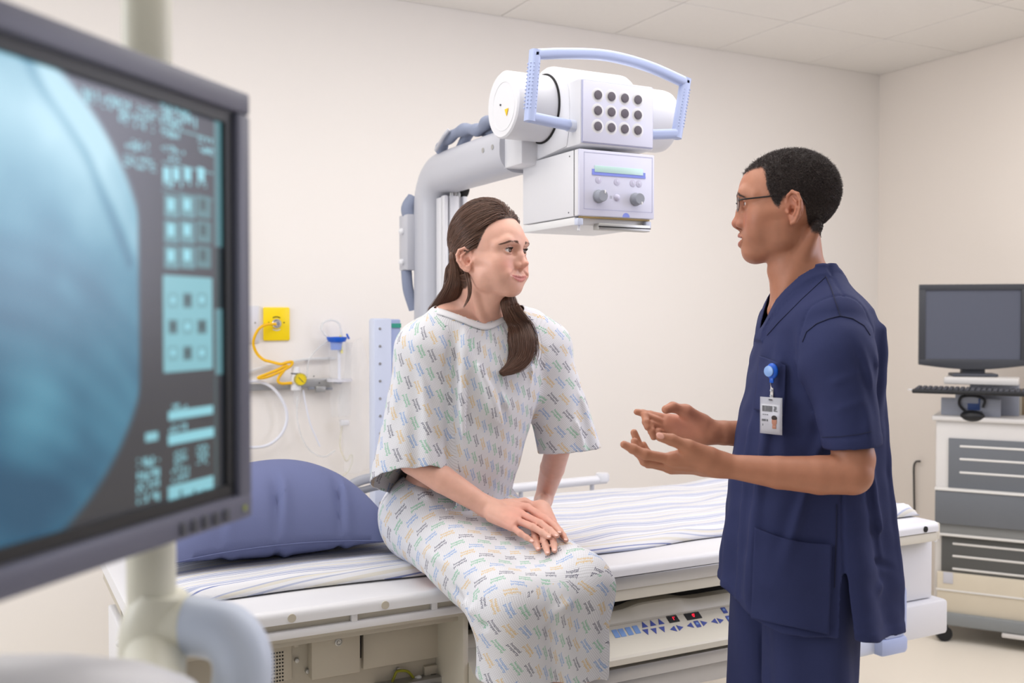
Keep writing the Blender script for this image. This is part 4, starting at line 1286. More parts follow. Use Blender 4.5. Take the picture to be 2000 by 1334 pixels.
# small monitor
mz = -0.10
xl, yb_ = cpt(1794, 712, mz)
_, yt_ = cpt(1790, 556, mz)
xr_, _ = cpt(1998, 630, mz)
# the monitor faces the camera: its own frame
mo = c_org + CU * xl + CN * mz
NU = V((0.760, -0.650, 0))
TS = frame(mo, NU, (0, 0, 1))
SM = root('computer_monitor', 'small black computer monitor with a dark screen on the trolley', 'monitor', mo + V((0.2, -0.1, yb_)))
mw = 0.452
mh0, mh1 = yb_, yt_
b = MB(TS)
b.box((mw / 2, (mh0 + mh1) / 2, -0.035), (mw * 0.9, (mh1 - mh0) * 0.9, 0.045), 0.012)
b.build('back_shell', M_BLACK, SM)
bzw = 0.026
M_MBZ = mat('monitor_black', (64, 66, 72), 0.5)
b = MB(TS)
b.box((mw / 2, mh1 - bzw / 2, 0), (mw, bzw, 0.028), 0.002)
b.box((bzw / 2, (mh0 + 0.024 + mh1 - bzw) / 2, 0), (bzw, mh1 - mh0 - bzw - 0.022, 0.0275), 0.001)
b.box((mw - bzw / 2, (mh0 + 0.024 + mh1 - bzw) / 2, 0), (bzw, mh1 - mh0 - bzw - 0.022, 0.0275), 0.001)
chin = [(0, 0.0), (mw, 0.0), (mw, 0.022)] + [(mw - mw * k / 12, 0.022 + 0) for k in range(1, 12)] + [(0, 0.022)]
chin = [(mw * k / 12, -0.020 * math.sin(math.pi * k / 12)) for k in range(13)] + [(mw, 0.026), (0, 0.026)]
b.prism(chin, (0, mh0, -0.014), (1, 0, 0), (0, 1, 0), 0.028, 0.003)
b.build('bezel', M_MBZ, SM)
MB(TS).box((mw / 2, (mh0 + mh1) / 2, -0.004), (mw - 2 * bzw + 0.006, mh1 - mh0 - bzw - 0.02, 0.02)).build('screen', mat('dark_screen', (92, 96, 110), 0.3, spec=0.7), SM)
xc = mw * 0.52
sy = cpt(1890, 736, -0.10)[1]
MB(TS).box((xc, (sy + mh0) / 2 - 0.004, -0.03), (0.10, mh0 - sy + 0.03, 0.05), 0.01).build('neck', M_MBZ, SM)
MB(TS).box((xc, sy + 0.006, -0.02), (0.19, 0.014, 0.12), 0.006).build('foot', M_CHAR, SM)
# mouse, cardboard box, cables
mx, my = cpt(1900, 803, -0.02)
ME = root('computer_mouse', 'black computer mouse lying on the trolley top', 'mouse', c_org + CU * mx + CN * (-0.02) + V((0, 0, ctop)))
pr = MB(TC)
pr.sphere((mx, ctop + 0.004, 0.0), 0.05, 20, (1.0, 0.52, 0.62))
pr.build('body', M_BLACK, ME)
MB(TC).box((mx + 0.03, ctop + 0.022, 0.0), (0.02, 0.012, 0.006), 0.002).build('wheel', M_CHAR, ME)
pp = [(mx - 0.03, ctop + 0.02, -0.03), (mx - 0.055, ctop + 0.05, -0.03), (mx - 0.045, ctop + 0.085, -0.03), (mx + 0.01, ctop + 0.09, -0.03), (mx + 0.045, ctop + 0.075, -0.03), (mx + 0.04, ctop + 0.04, -0.03)]
MB(TC).tube([tuple(p) for p in spline(pp, 6)], 0.006, 10).build('cord', M_BLACK, ME, 60)
lx, ly = cpt(1902, 790, -0.042)
MB(TC).box((lx, ly, -0.042), (0.05, 0.05, 0.002), 0.001).build('blue_label', mat('label_blue', (60, 84, 140), 0.5), MS)
bx, by = cpt(1955, 770, -0.12)
CB = root('cardboard_box', 'brown cardboard box behind the grey stand on the trolley', 'box', c_org + CU * (bx + 0.1) + V((0, 0, ctop)))
M_CARD = mat('cardboard', (140, 122, 98), 0.8, var=0.08, vscale=12)
MB(TC).box((bx + 0.10, ctop + 0.055, -0.262), (0.26, 0.11, 0.14), 0.003).build('carton', M_CARD, CB)
MB(TC).box((bx + 0.075, ctop + 0.056, -0.191), (0.012, 0.11, 0.002)).build('tape', mat('tape', (196, 188, 170), 0.4), CB)
# ------------------------------------------------------------------ smooth solid modelling for people and clothes
def _n(v):
    v = np.asarray(v, float)
    return v / np.linalg.norm(v)

class Field:
    """a solid given by distance functions joined smoothly; meshed as one continuous surface"""
    def __init__(s):
        s.ops = []
        s.T = None
        s.sc = 1.0
    def frame(s, M=None, sc=1.0):
        """later shapes are given in this local frame (4x4 matrix, uniform scale)"""
        if M is None:
            s.T = None
            s.sc = 1.0
        else:
            M = np.array(M)
            s.T = (M[:3, :3], M[:3, 3])
            s.sc = sc
    def _wrap(s, fn):
        if s.T is None:
            return fn
        A, o = s.T
        sc = s.sc
        return lambda P: fn(((P - o) @ A) / sc) * sc
    def add(s, fn, k=0.0, op='u'):
        s.ops.append((op, s._wrap(fn), max(k * s.sc, 1e-6)))
        return s
    # shapes
    def cap(s, a, b, r0, r1=None, k=0.01, op='u', flat=None, ax=None):
        a, b = np.asarray(a, float), np.asarray(b, float)
        r1 = r0 if r1 is None else r1
        ba = b - a
        L2 = max(ba @ ba, 1e-12)
        if flat is not None:
            ax = _n(ax)
        def fn(P):
            q = P - a
            t = np.clip(q @ ba / L2, 0, 1)
            q = q - t[:, None] * ba
            if flat is not None:
                q = q + (q @ ax)[:, None] * ax * (1 / flat - 1)
                return (np.sqrt((q * q).sum(1)) - (r0 + (r1 - r0) * t)) * min(1.0, flat)
            return np.sqrt((q * q).sum(1)) - (r0 + (r1 - r0) * t)
        return s.add(fn, k, op)
    def chain(s, pts, rs, k=0.008, op='u'):
        for i in range(len(pts) - 1):
            s.cap(pts[i], pts[i + 1], rs[i], rs[i + 1], k, op)
        return s
    def ell(s, c, r, k=0.01, op='u', R=None):
        c, r = np.asarray(c, float), np.asarray(r, float)
        def fn(P):
            q = P - c
            if R is not None:
                q = q @ R
            k0 = np.sqrt(((q / r) ** 2).sum(1))
            k1 = np.sqrt(((q / (r * r)) ** 2).sum(1))
            return k0 * (k0 - 1) / np.maximum(k1, 1e-9)
        return s.add(fn, k, op)
    def sph(s, c, r, k=0.01, op='u'):
        c = np.asarray(c, float)
        return s.add(lambda P: np.sqrt(((P - c) ** 2).sum(1)) - r, k, op)
    def plane(s, p, n, op='i', k=0.0):
        p, n = np.asarray(p, float), _n(n)
        return s.add(lambda P: (P - p) @ n, k, op)
    def disp(s, fn):
        s.ops.append(('d', s._wrap(fn), 0))
        return s
    def loft(s, zs, x0, x1, w, n=2.4, k=0.0, op='u', yc=None):
        """rings stacked in z: from x0(z) to x1(z) in x and +-w(z) in y (super-ellipse of power n)"""
        zs, x0, x1, w = [np.asarray(a, float) for a in (zs, x0, x1, w)]
        def fn(P):
            z = np.clip(P[:, 2], zs[0], zs[-1])
            a0, a1, ww = np.interp(z, zs, x0), np.interp(z, zs, x1), np.interp(z, zs, w)
            a = np.abs(a1 - a0) / 2
            u = np.abs(P[:, 0] - (a0 + a1) / 2) / a
            v = np.abs(P[:, 1] - (np.interp(z, zs, yc) if yc is not None else 0)) / ww
            g = (u ** n + v ** n) ** (1 / n)
            d = (g - 1) * np.minimum(a, ww)
            dz = np.maximum(zs[0] - P[:, 2], P[:, 2] - zs[-1])
            return np.maximum(d, dz) * 0.62
        return s.add(fn, k, op)
    # evaluation
    def eval(s, P, bid=None, cen=None, R=0):
        d = np.full(len(P), 1.0)
        km = np.maximum.accumulate([o_[2] if o_[0] == 'u' else 0 for o_ in s.ops][::-1])[::-1]
        for (op, fn, k), kmax in zip(s.ops, km):
            if op == 'd':
                d = d + fn(P)
                continue
            if bid is not None and op in 'us':
                ok = fn(cen) < R * 1.9 + max(k, kmax) + 0.006
                m = ok[bid]
                if not m.any():
                    continue
                b = fn(P[m])
                a = d[m]
            else:
                m = slice(None)
                b = fn(P)
                a = d
            if op == 'u':
                h = np.clip(0.5 + 0.5 * (b - a) / k, 0, 1)
                d[m] = b + (a - b) * h - k * h * (1 - h)
            else:
                if op == 's':
                    b = -b
                h = np.clip(0.5 - 0.5 * (b - a) / k, 0, 1)
                d[m] = b + (a - b) * h + k * h * (1 - h)
        return d
    def mesh(s, lo, hi, h, N=8):
        import time
        t0 = time.time()
        lo, hi = np.asarray(lo, float), np.asarray(hi, float)
        nb = np.ceil((hi - lo) / (h * N)).astype(int)
        I = np.stack(np.meshgrid(*[np.arange(n) for n in nb], indexing='ij'), -1).reshape(-1, 3)
        cen = lo + (I + 0.5) * h * N
        R = h * N * 0.87
        dc = s.eval(cen)
        keep = np.abs(dc) < R * 1.6 + 0.010
        I, cen = I[keep], cen[keep]
        loc = np.stack(np.meshgrid(*[np.arange(N + 1)] * 3, indexing='ij'), -1).reshape(-1, 3)
        vals = np.empty((len(I), (N + 1) ** 3), np.float32)
        CH = 400
        for c in range(0, len(I), CH):
            g = (I[c:c + CH, None, :] * N + loc[None]).reshape(-1, 3)
            P = lo + g * h
            n_ = len(I[c:c + CH])
            bid = np.repeat(np.arange(n_), len(loc))
            vals[c:c + CH] = s.eval(P, bid, cen[c:c + CH], R).reshape(n_, -1)
        vals = vals.reshape(len(I), N + 1, N + 1, N + 1)
        sg = vals < 0
        cnt = np.zeros((len(I), N, N, N), np.int8)
        for dx in (0, 1):
            for dy in (0, 1):
                for dz in (0, 1):
                    cnt += sg[:, dx:N + dx, dy:N + dy, dz:N + dz]
        act = (cnt > 0) & (cnt < 8)
        b, x, y, z = np.nonzero(act)
        G = I[b] * N + np.stack([x, y, z], 1)
        cor = np.array([(i, j, k) for i in (0, 1) for j in (0, 1) for k in (0, 1)])
        cv = np.stack([vals[b, x + c[0], y + c[1], z + c[2]] for c in cor], 1)
        pos = np.zeros((len(b), 3))
        num = np.zeros(len(b))
        for i in range(8):
            for j in range(i + 1, 8):
                if np.abs(cor[i] - cor[j]).sum() != 1:
                    continue
                vi, vj = cv[:, i], cv[:, j]
                cr = (vi < 0) != (vj < 0)
                t = np.where(cr, vi / np.where(cr, vi - vj, 1), 0)
                p = cor[i] + t[:, None] * (cor[j] - cor[i])
                pos += np.where(cr[:, None], p, 0)
                num += cr
        verts = lo + (G + pos / num[:, None]) * h
        M = int(nb.max()) * N + 4
        key = (G[:, 0] * M + G[:, 1]) * M + G[:, 2]
        order = np.argsort(key)
        sk = key[order]
        def find(Gq):
            kq = (Gq[:, 0] * M + Gq[:, 1]) * M + Gq[:, 2]
            q = np.clip(np.searchsorted(sk, kq), 0, len(sk) - 1)
            return np.where(sk[q] == kq, order[q], -1)
        faces = []
        ci = [int(np.where((cor == c).all(1))[0][0]) for c in ((0, 0, 0), (1, 0, 0), (0, 1, 0), (0, 0, 1))]
        E = np.eye(3, dtype=int)
        for ax in range(3):
            u, w = (ax + 1) % 3, (ax + 2) % 3
            a, c = cv[:, ci[0]] < 0, cv[:, ci[1 + ax]] < 0
            m = a != c
            idx = np.nonzero(m)[0]
            g = G[idx]
            i1, i2, i3 = find(g - E[u]), find(g - E[u] - E[w]), find(g - E[w])
            ok = (i1 >= 0) & (i2 >= 0) & (i3 >= 0)
            q = np.stack([idx, i1, i2, i3], 1)[ok]
            fl = a[idx][ok]
            q[~fl] = q[~fl][:, ::-1]
            faces.append(q)
        F = np.concatenate(faces)
        # orientation: make normals point outwards
        print('MESH', len(verts), len(I), round(time.time() - t0, 1))
        return verts, F

def smooth_mesh(Vt, F, it=1, lam=0.5):
    e = np.concatenate([F[:, [0, 1]], F[:, [1, 2]], F[:, [2, 3]], F[:, [3, 0]]])
    e = np.concatenate([e, e[:, ::-1]])
    n = np.bincount(e[:, 0], minlength=len(Vt)).astype(float)
    for _ in range(it):
        for l in (lam, -lam * 1.04):
            acc = np.stack([np.bincount(e[:, 0], Vt[e[:, 1], c], len(Vt)) for c in range(3)], 1)
            Vt = Vt + l * (acc / np.maximum(n, 1)[:, None] - Vt)
    return Vt

def refine(Vt, F, sel, field, it=2):
    """split the chosen quads in four and lay the new points on the solid's surface"""
    S = F[sel]
    rest = F[~sel]
    e = np.concatenate([S[:, [0, 1]], S[:, [1, 2]], S[:, [2, 3]], S[:, [3, 0]]])
    key = np.sort(e, 1)
    uq, inv, cnt = np.unique(key[:, 0].astype(np.int64) * len(Vt) + key[:, 1], return_inverse=True, return_counts=True)
    a, b = uq // len(Vt), uq % len(Vt)
    mid = (Vt[a] + Vt[b]) / 2
    cen = Vt[S].mean(1)
    n0 = len(Vt)
    m = inv.reshape(4, -1).T + n0
    c = np.arange(len(S)) + n0 + len(mid)
    V2 = np.concatenate([Vt, mid, cen])
    Q = np.concatenate([np.stack([S[:, 0], m[:, 0], c, m[:, 3]], 1), np.stack([m[:, 0], S[:, 1], m[:, 1], c], 1),
                        np.stack([c, m[:, 1], S[:, 2], m[:, 2]], 1), np.stack([m[:, 3], c, m[:, 2], S[:, 3]], 1)])
    Fn = np.concatenate([Q, rest])
    move = np.zeros(len(V2), bool)
    move[n0:n0 + len(mid)] = cnt > 1
    move[n0 + len(mid):] = True
    inner = np.zeros(len(Vt), bool)
    inner[S.ravel()] = True
    inner[rest.ravel()] = False
    move[:n0] = inner
    N = vnormals(V2, Fn)
    idx = np.nonzero(move)[0]
    for _ in range(it):
        d = field.eval(V2[idx])
        V2[idx] -= N[idx] * np.clip(d, -0.0015, 0.0015)[:, None] * 0.9
    return V2, Fn

def vnormals(Vt, F):
    a = Vt[F[:, 2]] - Vt[F[:, 0]]
    b = Vt[F[:, 3]] - Vt[F[:, 1]]
    fn = np.cross(a, b)
    N = np.zeros_like(Vt)
    for c in range(4):
        for k in range(3):
            N[:, k] += np.bincount(F[:, c], fn[:, k], len(Vt))
    return N / np.maximum(np.linalg.norm(N, axis=1), 1e-12)[:, None]

def np_mesh(name, Vt, F, m, parent=None, col=None, uv=None, matidx=None):
    """F: (n,4) quads; col: per-vertex rgb; uv: per-face-corner (n,4,2)"""
    used = np.zeros(len(Vt), bool)
    used[F.ravel()] = True
    remap = np.cumsum(used) - 1
    Vt = Vt[used]
    F = remap[F]
    Mi = np.array(wm(parent).inverted()) if parent is not None else np.eye(4)
    Vl = Vt @ Mi[:3, :3].T + Mi[:3, 3]
    me = bpy.data.meshes.new(name)
    me.vertices.add(len(Vl))
    me.vertices.foreach_set('co', Vl.astype(np.float32).ravel())
    me.loops.add(F.size)
    me.loops.foreach_set('vertex_index', F.ravel().astype(np.int32))
    me.polygons.add(len(F))
    me.polygons.foreach_set('loop_start', np.arange(0, F.size, 4, dtype=np.int32))
    if matidx is not None:
        me.polygons.foreach_set('material_index', matidx.astype(np.int32))
    me.update(calc_edges=True)
    me.validate()
    me.shade_smooth()
    if col is not None:
        at = me.color_attributes.new('Col', 'FLOAT_COLOR', 'POINT')
        c4 = np.ones((len(Vl), 4), np.float32)
        c4[:, :3] = col[used]
        at.data.foreach_set('color', c4.ravel())
    if uv is not None:
        ul = me.uv_layers.new(name='UVMap')
        ul.data.foreach_set('uv', uv.reshape(-1, 2).astype(np.float32).ravel())
    o = bpy.data.objects.new(name, me)
    COL.objects.link(o)
    for x in (m if isinstance(m, (list, tuple)) else [m]):
        me.materials.append(x)
    if parent is not None:
        o.parent = parent
        WM[o.name] = wm(parent)
    return o

def sstep(a, b, x):
    t = np.clip((x - a) / (b - a), 0, 1)
    return t * t * (3 - 2 * t)

def hair_object(name, strands, radius, m, parent, taper=0.5):
    """strands: (N, K, 3) world points -> a hair curves object"""
    N, K = strands.shape[:2]
    cu = bpy.data.hair_curves.new(name)
    cu.add_curves([K] * N)
    Mi = np.array(wm(parent).inverted())
    P = strands.reshape(-1, 3) @ Mi[:3, :3].T + Mi[:3, 3]
    cu.position_data.foreach_set('vector', P.astype(np.float32).ravel())
    t = np.linspace(0, 1, K)
    r = radius * (1 - (1 - taper) * np.clip((t - 0.5) * 2, 0, 1))
    cu.attributes.new('radius', 'FLOAT', 'POINT')
    cu.attributes['radius'].data.foreach_set('value', np.tile(r, N).astype(np.float32))
    cu.materials.append(m)
    o = bpy.data.objects.new(name, cu)
    COL.objects.link(o)
    o.parent = parent
    WM[o.name] = wm(parent)
    o['kind'] = 'stuff'
    return o

def hair_mat(name, rgb, rough=0.42):
    m = bpy.data.materials.new(name)
    m.use_nodes = True
    nt = m.node_tree
    b = nt.nodes['Principled BSDF']
    hi = nt.nodes.new('ShaderNodeHairInfo')
    mx = nt.nodes.new('ShaderNodeMix')
    mx.data_type = 'RGBA'
    c = lin(rgb)
    mx.inputs[6].default_value = (*[x * 0.55 for x in c], 1)
    mx.inputs[7].default_value = (*[x * 1.5 for x in c], 1)
    nt.links.new(hi.outputs['Random'], mx.inputs[0])
    nt.links.new(mx.outputs[2], b.inputs['Base Color'])
    b.inputs['Roughness'].default_value = rough
    b.inputs['Specular IOR Level'].default_value = 0.5
    return m

def skin_mat(name, rough=0.48):
    m = bpy.data.materials.new(name)
    m.use_nodes = True
    nt = m.node_tree
    b = nt.nodes['Principled BSDF']
    at = nt.nodes.new('ShaderNodeVertexColor')
    at.layer_name = 'Col'
    nz = nt.nodes.new('ShaderNodeTexNoise')
    nz.inputs['Scale'].default_value = 55
    nz.inputs['Detail'].default_value = 4
    co = nt.nodes.new('ShaderNodeTexCoord')
    nt.links.new(co.outputs['Object'], nz.inputs['Vector'])
    hs = nt.nodes.new('ShaderNodeHueSaturation')
    mr = nt.nodes.new('ShaderNodeMapRange')
    mr.inputs[3].default_value = 0.90
    mr.inputs[4].default_value = 1.10
    nt.links.new(nz.outputs['Fac'], mr.inputs[0])
    nt.links.new(mr.outputs[0], hs.inputs['Value'])
    nt.links.new(at.outputs[0], hs.inputs['Color'])
    nt.links.new(hs.outputs[0], b.inputs['Base Color'])
    b.inputs['Roughness'].default_value = rough
    b.inputs['Specular IOR Level'].default_value = 0.4
    b.inputs['Subsurface Weight'].default_value = 0.12
    b.inputs['Subsurface Radius'].default_value = (0.010, 0.004, 0.002)
    b.inputs['Subsurface Scale'].default_value = 0.5
    n2 = nt.nodes.new('ShaderNodeTexNoise')
    n2.inputs['Scale'].default_value = 620
    nt.links.new(co.outputs['Object'], n2.inputs['Vector'])
    bp = nt.nodes.new('ShaderNodeBump')
    bp.inputs['Strength'].default_value = 0.10
    bp.inputs['Distance'].default_value = 0.001
    nt.links.new(n2.outputs['Fac'], bp.inputs['Height'])
    nt.links.new(bp.outputs[0], b.inputs['Normal'])
    return m

# ------------------------------------------------------------------ a head, local frame: +x the person's right, +y the face, +z up, origin between the ear canals
def head_shape(F, M, sc, female=False, smile=False, open_mouth=False):
    F.frame(M, sc)
    f = female
    # skull
    if f:
        F.ell((0, -0.004, 0.049), (0.0745, 0.087, 0.0935), 0.0)
    else:
        F.ell((0, -0.003, 0.042), (0.0755, 0.095, 0.087), 0.0)
    F.ell((0, 0.030, 0.046), (0.064, 0.073, 0.060), 0.03)
    # face mass
    F.ell((0, 0.034, -0.012), (0.0575 if not f else 0.057, 0.060, 0.066), 0.03)
    # jaw
    cw = 0.0 if f else 0.003
    F.sph((0, 0.067 if not f else 0.060, -0.075 if not f else -0.067), 0.0240 if not f else 0.0215, 0.02)
    F.ell((0, 0.078 if not f else 0.0725, -0.0835 if not f else -0.0745), (0.017 + cw, 0.0165, 0.0145), 0.012)
    for s in (-1, 1):
        F.cap((s * 0.014, 0.070 if not f else 0.063, -0.079 if not f else -0.070), (s * (0.044 + cw), 0.012, -0.055 if not f else -0.050), 0.0190 if not f else 0.0175, 0.017, 0.022)
        F.cap((s * (0.044 + cw), 0.012, -0.055), (s * 0.053, -0.002, -0.01), 0.017, 0.016, 0.02)
        # cheeks
        F.sph((s * 0.044, 0.030, -0.034), 0.0225, 0.022)
        F.sph((s * 0.044, 0.059, -0.014), 0.0235 if not f else 0.0245, 0.022)
        F.sph((s * 0.034, 0.062, -0.042), 0.024, 0.022)
        F.cap((s * 0.050, 0.050, -0.006), (s * 0.066, 0.012, 0.002), 0.012, 0.009, 0.015)
    # muzzle around the teeth
    F.ell((0, 0.074 if not f else 0.0655, -0.052 if not f else -0.048), (0.031, 0.027, 0.027 if not f else 0.024), 0.018)
    # brow
    br = 0.0105 if not f else 0.0085
    yb = 0.0005 if not f else -0.003
    for s in (-1, 1):
        F.cap((s * 0.010, 0.094 + yb, 0.032), (s * 0.036, 0.088 + yb, 0.039), br, br, 0.016)
        F.cap((s * 0.036, 0.088 + yb, 0.037), (s * 0.054, 0.068, 0.031), br, 0.007, 0.016)
    # eye hollows
    for s in (-1, 1):
        F.ell((s * 0.0325, 0.100, 0.0165), (0.0185, 0.0155, 0.0115), 0.012, 's')
        F.ell((s * 0.017, 0.102, 0.014), (0.008, 0.013, 0.012), 0.010, 's')
    # lids: a ball a little larger than the eye, opened by an almond
    ye = 0.0785 if not f else 0.0775
    for s in (-1, 1):
        F.sph((s * 0.0325, ye, 0.0170), 0.0139, 0.004)
        F.chain([(s * 0.0205, ye + 0.0100, 0.0190), (s * 0.0270, ye + 0.0120, 0.0232), (s * 0.0345, ye + 0.0118, 0.0242), (s * 0.0415, ye + 0.0090, 0.0222), (s * 0.0460, ye + 0.0050, 0.0185)], [0.0018, 0.0022, 0.0024, 0.0022, 0.0018], 0.003)
        F.chain([(s * 0.0210, ye + 0.0100, 0.0155), (s * 0.0280, ye + 0.0118, 0.0112), (s * 0.0365, ye + 0.0108, 0.0112), (s * 0.0445, ye + 0.0060, 0.0155)], [0.0016, 0.0018, 0.0018, 0.0016], 0.004)
        F.ell((s * 0.0325, ye + 0.0120, 0.0172 if not f else 0.0174), (0.0122 if not f else 0.0140, 0.0095 if not f else 0.0110, 0.0050 if not f else 0.0060), 0.0012, 's', np.array(Matrix.Rotation(s * math.radians(-4), 3, 'Y')))
    # nose
    if not f:
        F.cap((0, 0.0925, 0.026), (0, 0.1010, 0.004), 0.0080, 0.0080, 0.008)
        F.cap((0, 0.1015, 0.004), (0, 0.1075, -0.0175), 0.0082, 0.0105, 0.006)
        F.ell((0, 0.1085, -0.0195), (0.0118, 0.0105, 0.0090), 0.006)
        for s in (-1, 1):
            F.ell((s * 0.0125, 0.0985, -0.0225), (0.0085, 0.0105, 0.0082), 0.0045)
            F.cap((s * 0.006, 0.098, 0.004), (s * 0.013, 0.093, -0.018), 0.008, 0.009, 0.010)
        F.cap((0, 0.108, -0.025), (0, 0.100, -0.033), 0.0045, 0.005, 0.006)
    else:
        F.cap((0, 0.0925, 0.024), (0, 0.0995, 0.004), 0.0070, 0.0066, 0.010)
        F.cap((0, 0.0995, 0.004), (0, 0.1090, -0.0150), 0.0060, 0.0076, 0.006)
        F.ell((0, 0.1115, -0.0165), (0.0082, 0.0086, 0.0070), 0.005)
        for s in (-1, 1):
            F.ell((s * 0.0098, 0.0975, -0.0208), (0.0060, 0.0094, 0.0062), 0.0045)
            F.cap((s * 0.005, 0.096, 0.004), (s * 0.010, 0.092, -0.016), 0.0066, 0.0070, 0.010)
        F.cap((0, 0.107, -0.0225), (0, 0.098, -0.031), 0.004, 0.0045, 0.006)
    for s in (-1, 1):
        F.ell((s * 0.0068, 0.1025, -0.0300), (0.0036, 0.0060, 0.0034), 0.0025, 's')
    # lips, laid on the surface built so far
    A_ = np.array(M)
    def ys(x, z):
        yv = np.arange(0.125, 0.02, -0.0005)
        P_ = (np.stack([0 * yv + x, yv, 0 * yv + z], 1) * sc) @ A_[:3, :3].T + A_[:3, 3]
        i = np.nonzero(F.eval(P_) < 0)[0]
        return yv[i[0]] if len(i) else 0.05
    up = 0.0068 if smile else 0.0
    cx = 0.0315 if smile else 0.0250
    zu = (-0.0472 if f else -0.0470) if not open_mouth else -0.0450
    zl = (-0.0562 if f else -0.0572) if not open_mouth else -0.0640
    zm = (-0.0515 if f else -0.0520) if not open_mouth else -0.0545
    zcn = -0.0522 if f else -0.0522
    ru = 0.0034 if f else 0.0050
    rl_ = 0.0040 if f else 0.0062
    pu, pl = (0.0010, 0.0002) if f else (0.0040, 0.0030)
    fx = [0.0, 0.22, 0.48, 0.76, 1.0]
    def lip(z0, r0, pr, dz):
        pts, rr = [], []
        for t, dzz in zip(fx, dz):
            x = cx * t
            z = z0 * (1 - t ** 2.2) + (zcn + up) * t ** 2.2 + dzz
            r = r0 * (1 - 0.72 * t ** 2)
            pts.append((x, z, r, pr * (1 - t ** 1.5)))
        return pts
    U_ = lip(zu, ru, pu, (-0.0006, 0.0006, 0.0002, 0, 0))
    L_ = lip(zl, rl_, pl, (0, 0, 0.0002, 0, 0))
    slit = [(cx * t * 0.97, zm * (1 - t ** 2.2) + (zcn + up) * t ** 2.2) for t in fx]
    cand = [[(x, ys(x, z) + p_ - r * 0.75, z, r) for x, z, r, p_ in Q_] for Q_ in (U_, L_)]
    sy = [ys(x, z) for x, z in slit]
    for s in (-1, 1):
        for Q_ in cand:
            for (x0, y0, z0, r0), (x1, y1, z1, r1) in zip(Q_, Q_[1:]):
                F.cap((s * x0, y0, z0), (s * x1, y1, z1), r0, r1, 0.0035)
        if smile:
            F.sph((s * 0.0375, ys(0.0375, -0.040) - 0.0065, -0.0405), 0.0085, 0.010)
            F.cap((s * 0.0175, ys(0.0175, -0.031) + 0.0006, -0.0310), (s * 0.0345, ys(0.0345, -0.043) + 0.0006, -0.0430), 0.0012, 0.0009, 0.007, 's')
    gap = 0.0010 if not open_mouth else 0.0052
    for s in (-1, 1):
        for i in range(4):
            g0, g1 = [gap * (1 - 0.7 * t ** 1.6) for t in (fx[i], fx[i + 1])]
            o_ = 0.0022 if not open_mouth else 0.0010
            F.cap((s * slit[i][0], sy[i] + o_, slit[i][1]), (s * slit[i + 1][0], sy[i + 1] + o_ * 0.5, slit[i + 1][1]), g0, g1, 0.0016, 's')
    # ears
    for s in (-1, 1):
        A = Matrix.Rotation(s * math.radians(26), 3, 'Z') @ Matrix.Rotation(math.radians(-10), 3, 'X')
        A = np.array(A)
        c0 = np.array((s * 0.0735, -0.010, -0.001))
        def E(y, z, x=0.0):
            return c0 + A @ np.array((s * x, y * (1.22 if f else 1.0), z * (0.92 if f else 1.0)))
        er = 1.0 if not f else 0.97
        # plate
        pts = [(0.010, 0.014), (0.004, 0.028), (-0.008, 0.0335), (-0.019, 0.026), (-0.0225, 0.012), (-0.0195, -0.003), (-0.012, -0.016), (-0.003, -0.026), (0.0055, -0.0275)]
        R3 = A @ np.diag((1, 1, 1))
        F.ell(E(-0.005, 0.005, 0.005), (0.0060, 0.0185, 0.0285), 0.006, 'u', A)
        F.ell(E(0.002, -0.019, 0.0055), (0.0050, 0.0090, 0.0110), 0.005, 'u', A)
        F.ell(E(-0.004, 0.009, 0.0150), (0.0085, 0.0150, 0.0225), 0.0022, 's', A)
        F.ell(E(0.0005, -0.001, 0.0105), (0.0080, 0.0080, 0.0110), 0.0022, 's', A)
        hx = [0.006, 0.0095, 0.0115, 0.0120, 0.0120, 0.0115, 0.0100, 0.0080, 0.0070]
        F.chain([E(y * er, z * er, xx) for (y, z), xx in zip(pts, hx)], [0.0026, 0.0032, 0.0034, 0.0034, 0.0034, 0.0033, 0.0032, 0.0036, 0.0040], 0.002)
        F.chain([E(0.006, 0.006, 0.006), E(0.011, 0.012, 0.0045)], [0.0022, 0.0024], 0.003)
        F.chain([E(-0.005, 0.023, 0.0085), E(-0.0125, 0.011, 0.0100), E(-0.0120, -0.001, 0.0100), E(-0.0045, -0.0125, 0.0090)], [0.0018, 0.0026, 0.0030, 0.0028], 0.003)
        F.cap(E(0.0110, 0.003, 0.004), E(0.0090, -0.005, 0.0095), 0.0036, 0.0030, 0.004)
        F.sph(E(0.003, -0.002, 0.002), 0.0030, 0.003, 's')
    F.frame()

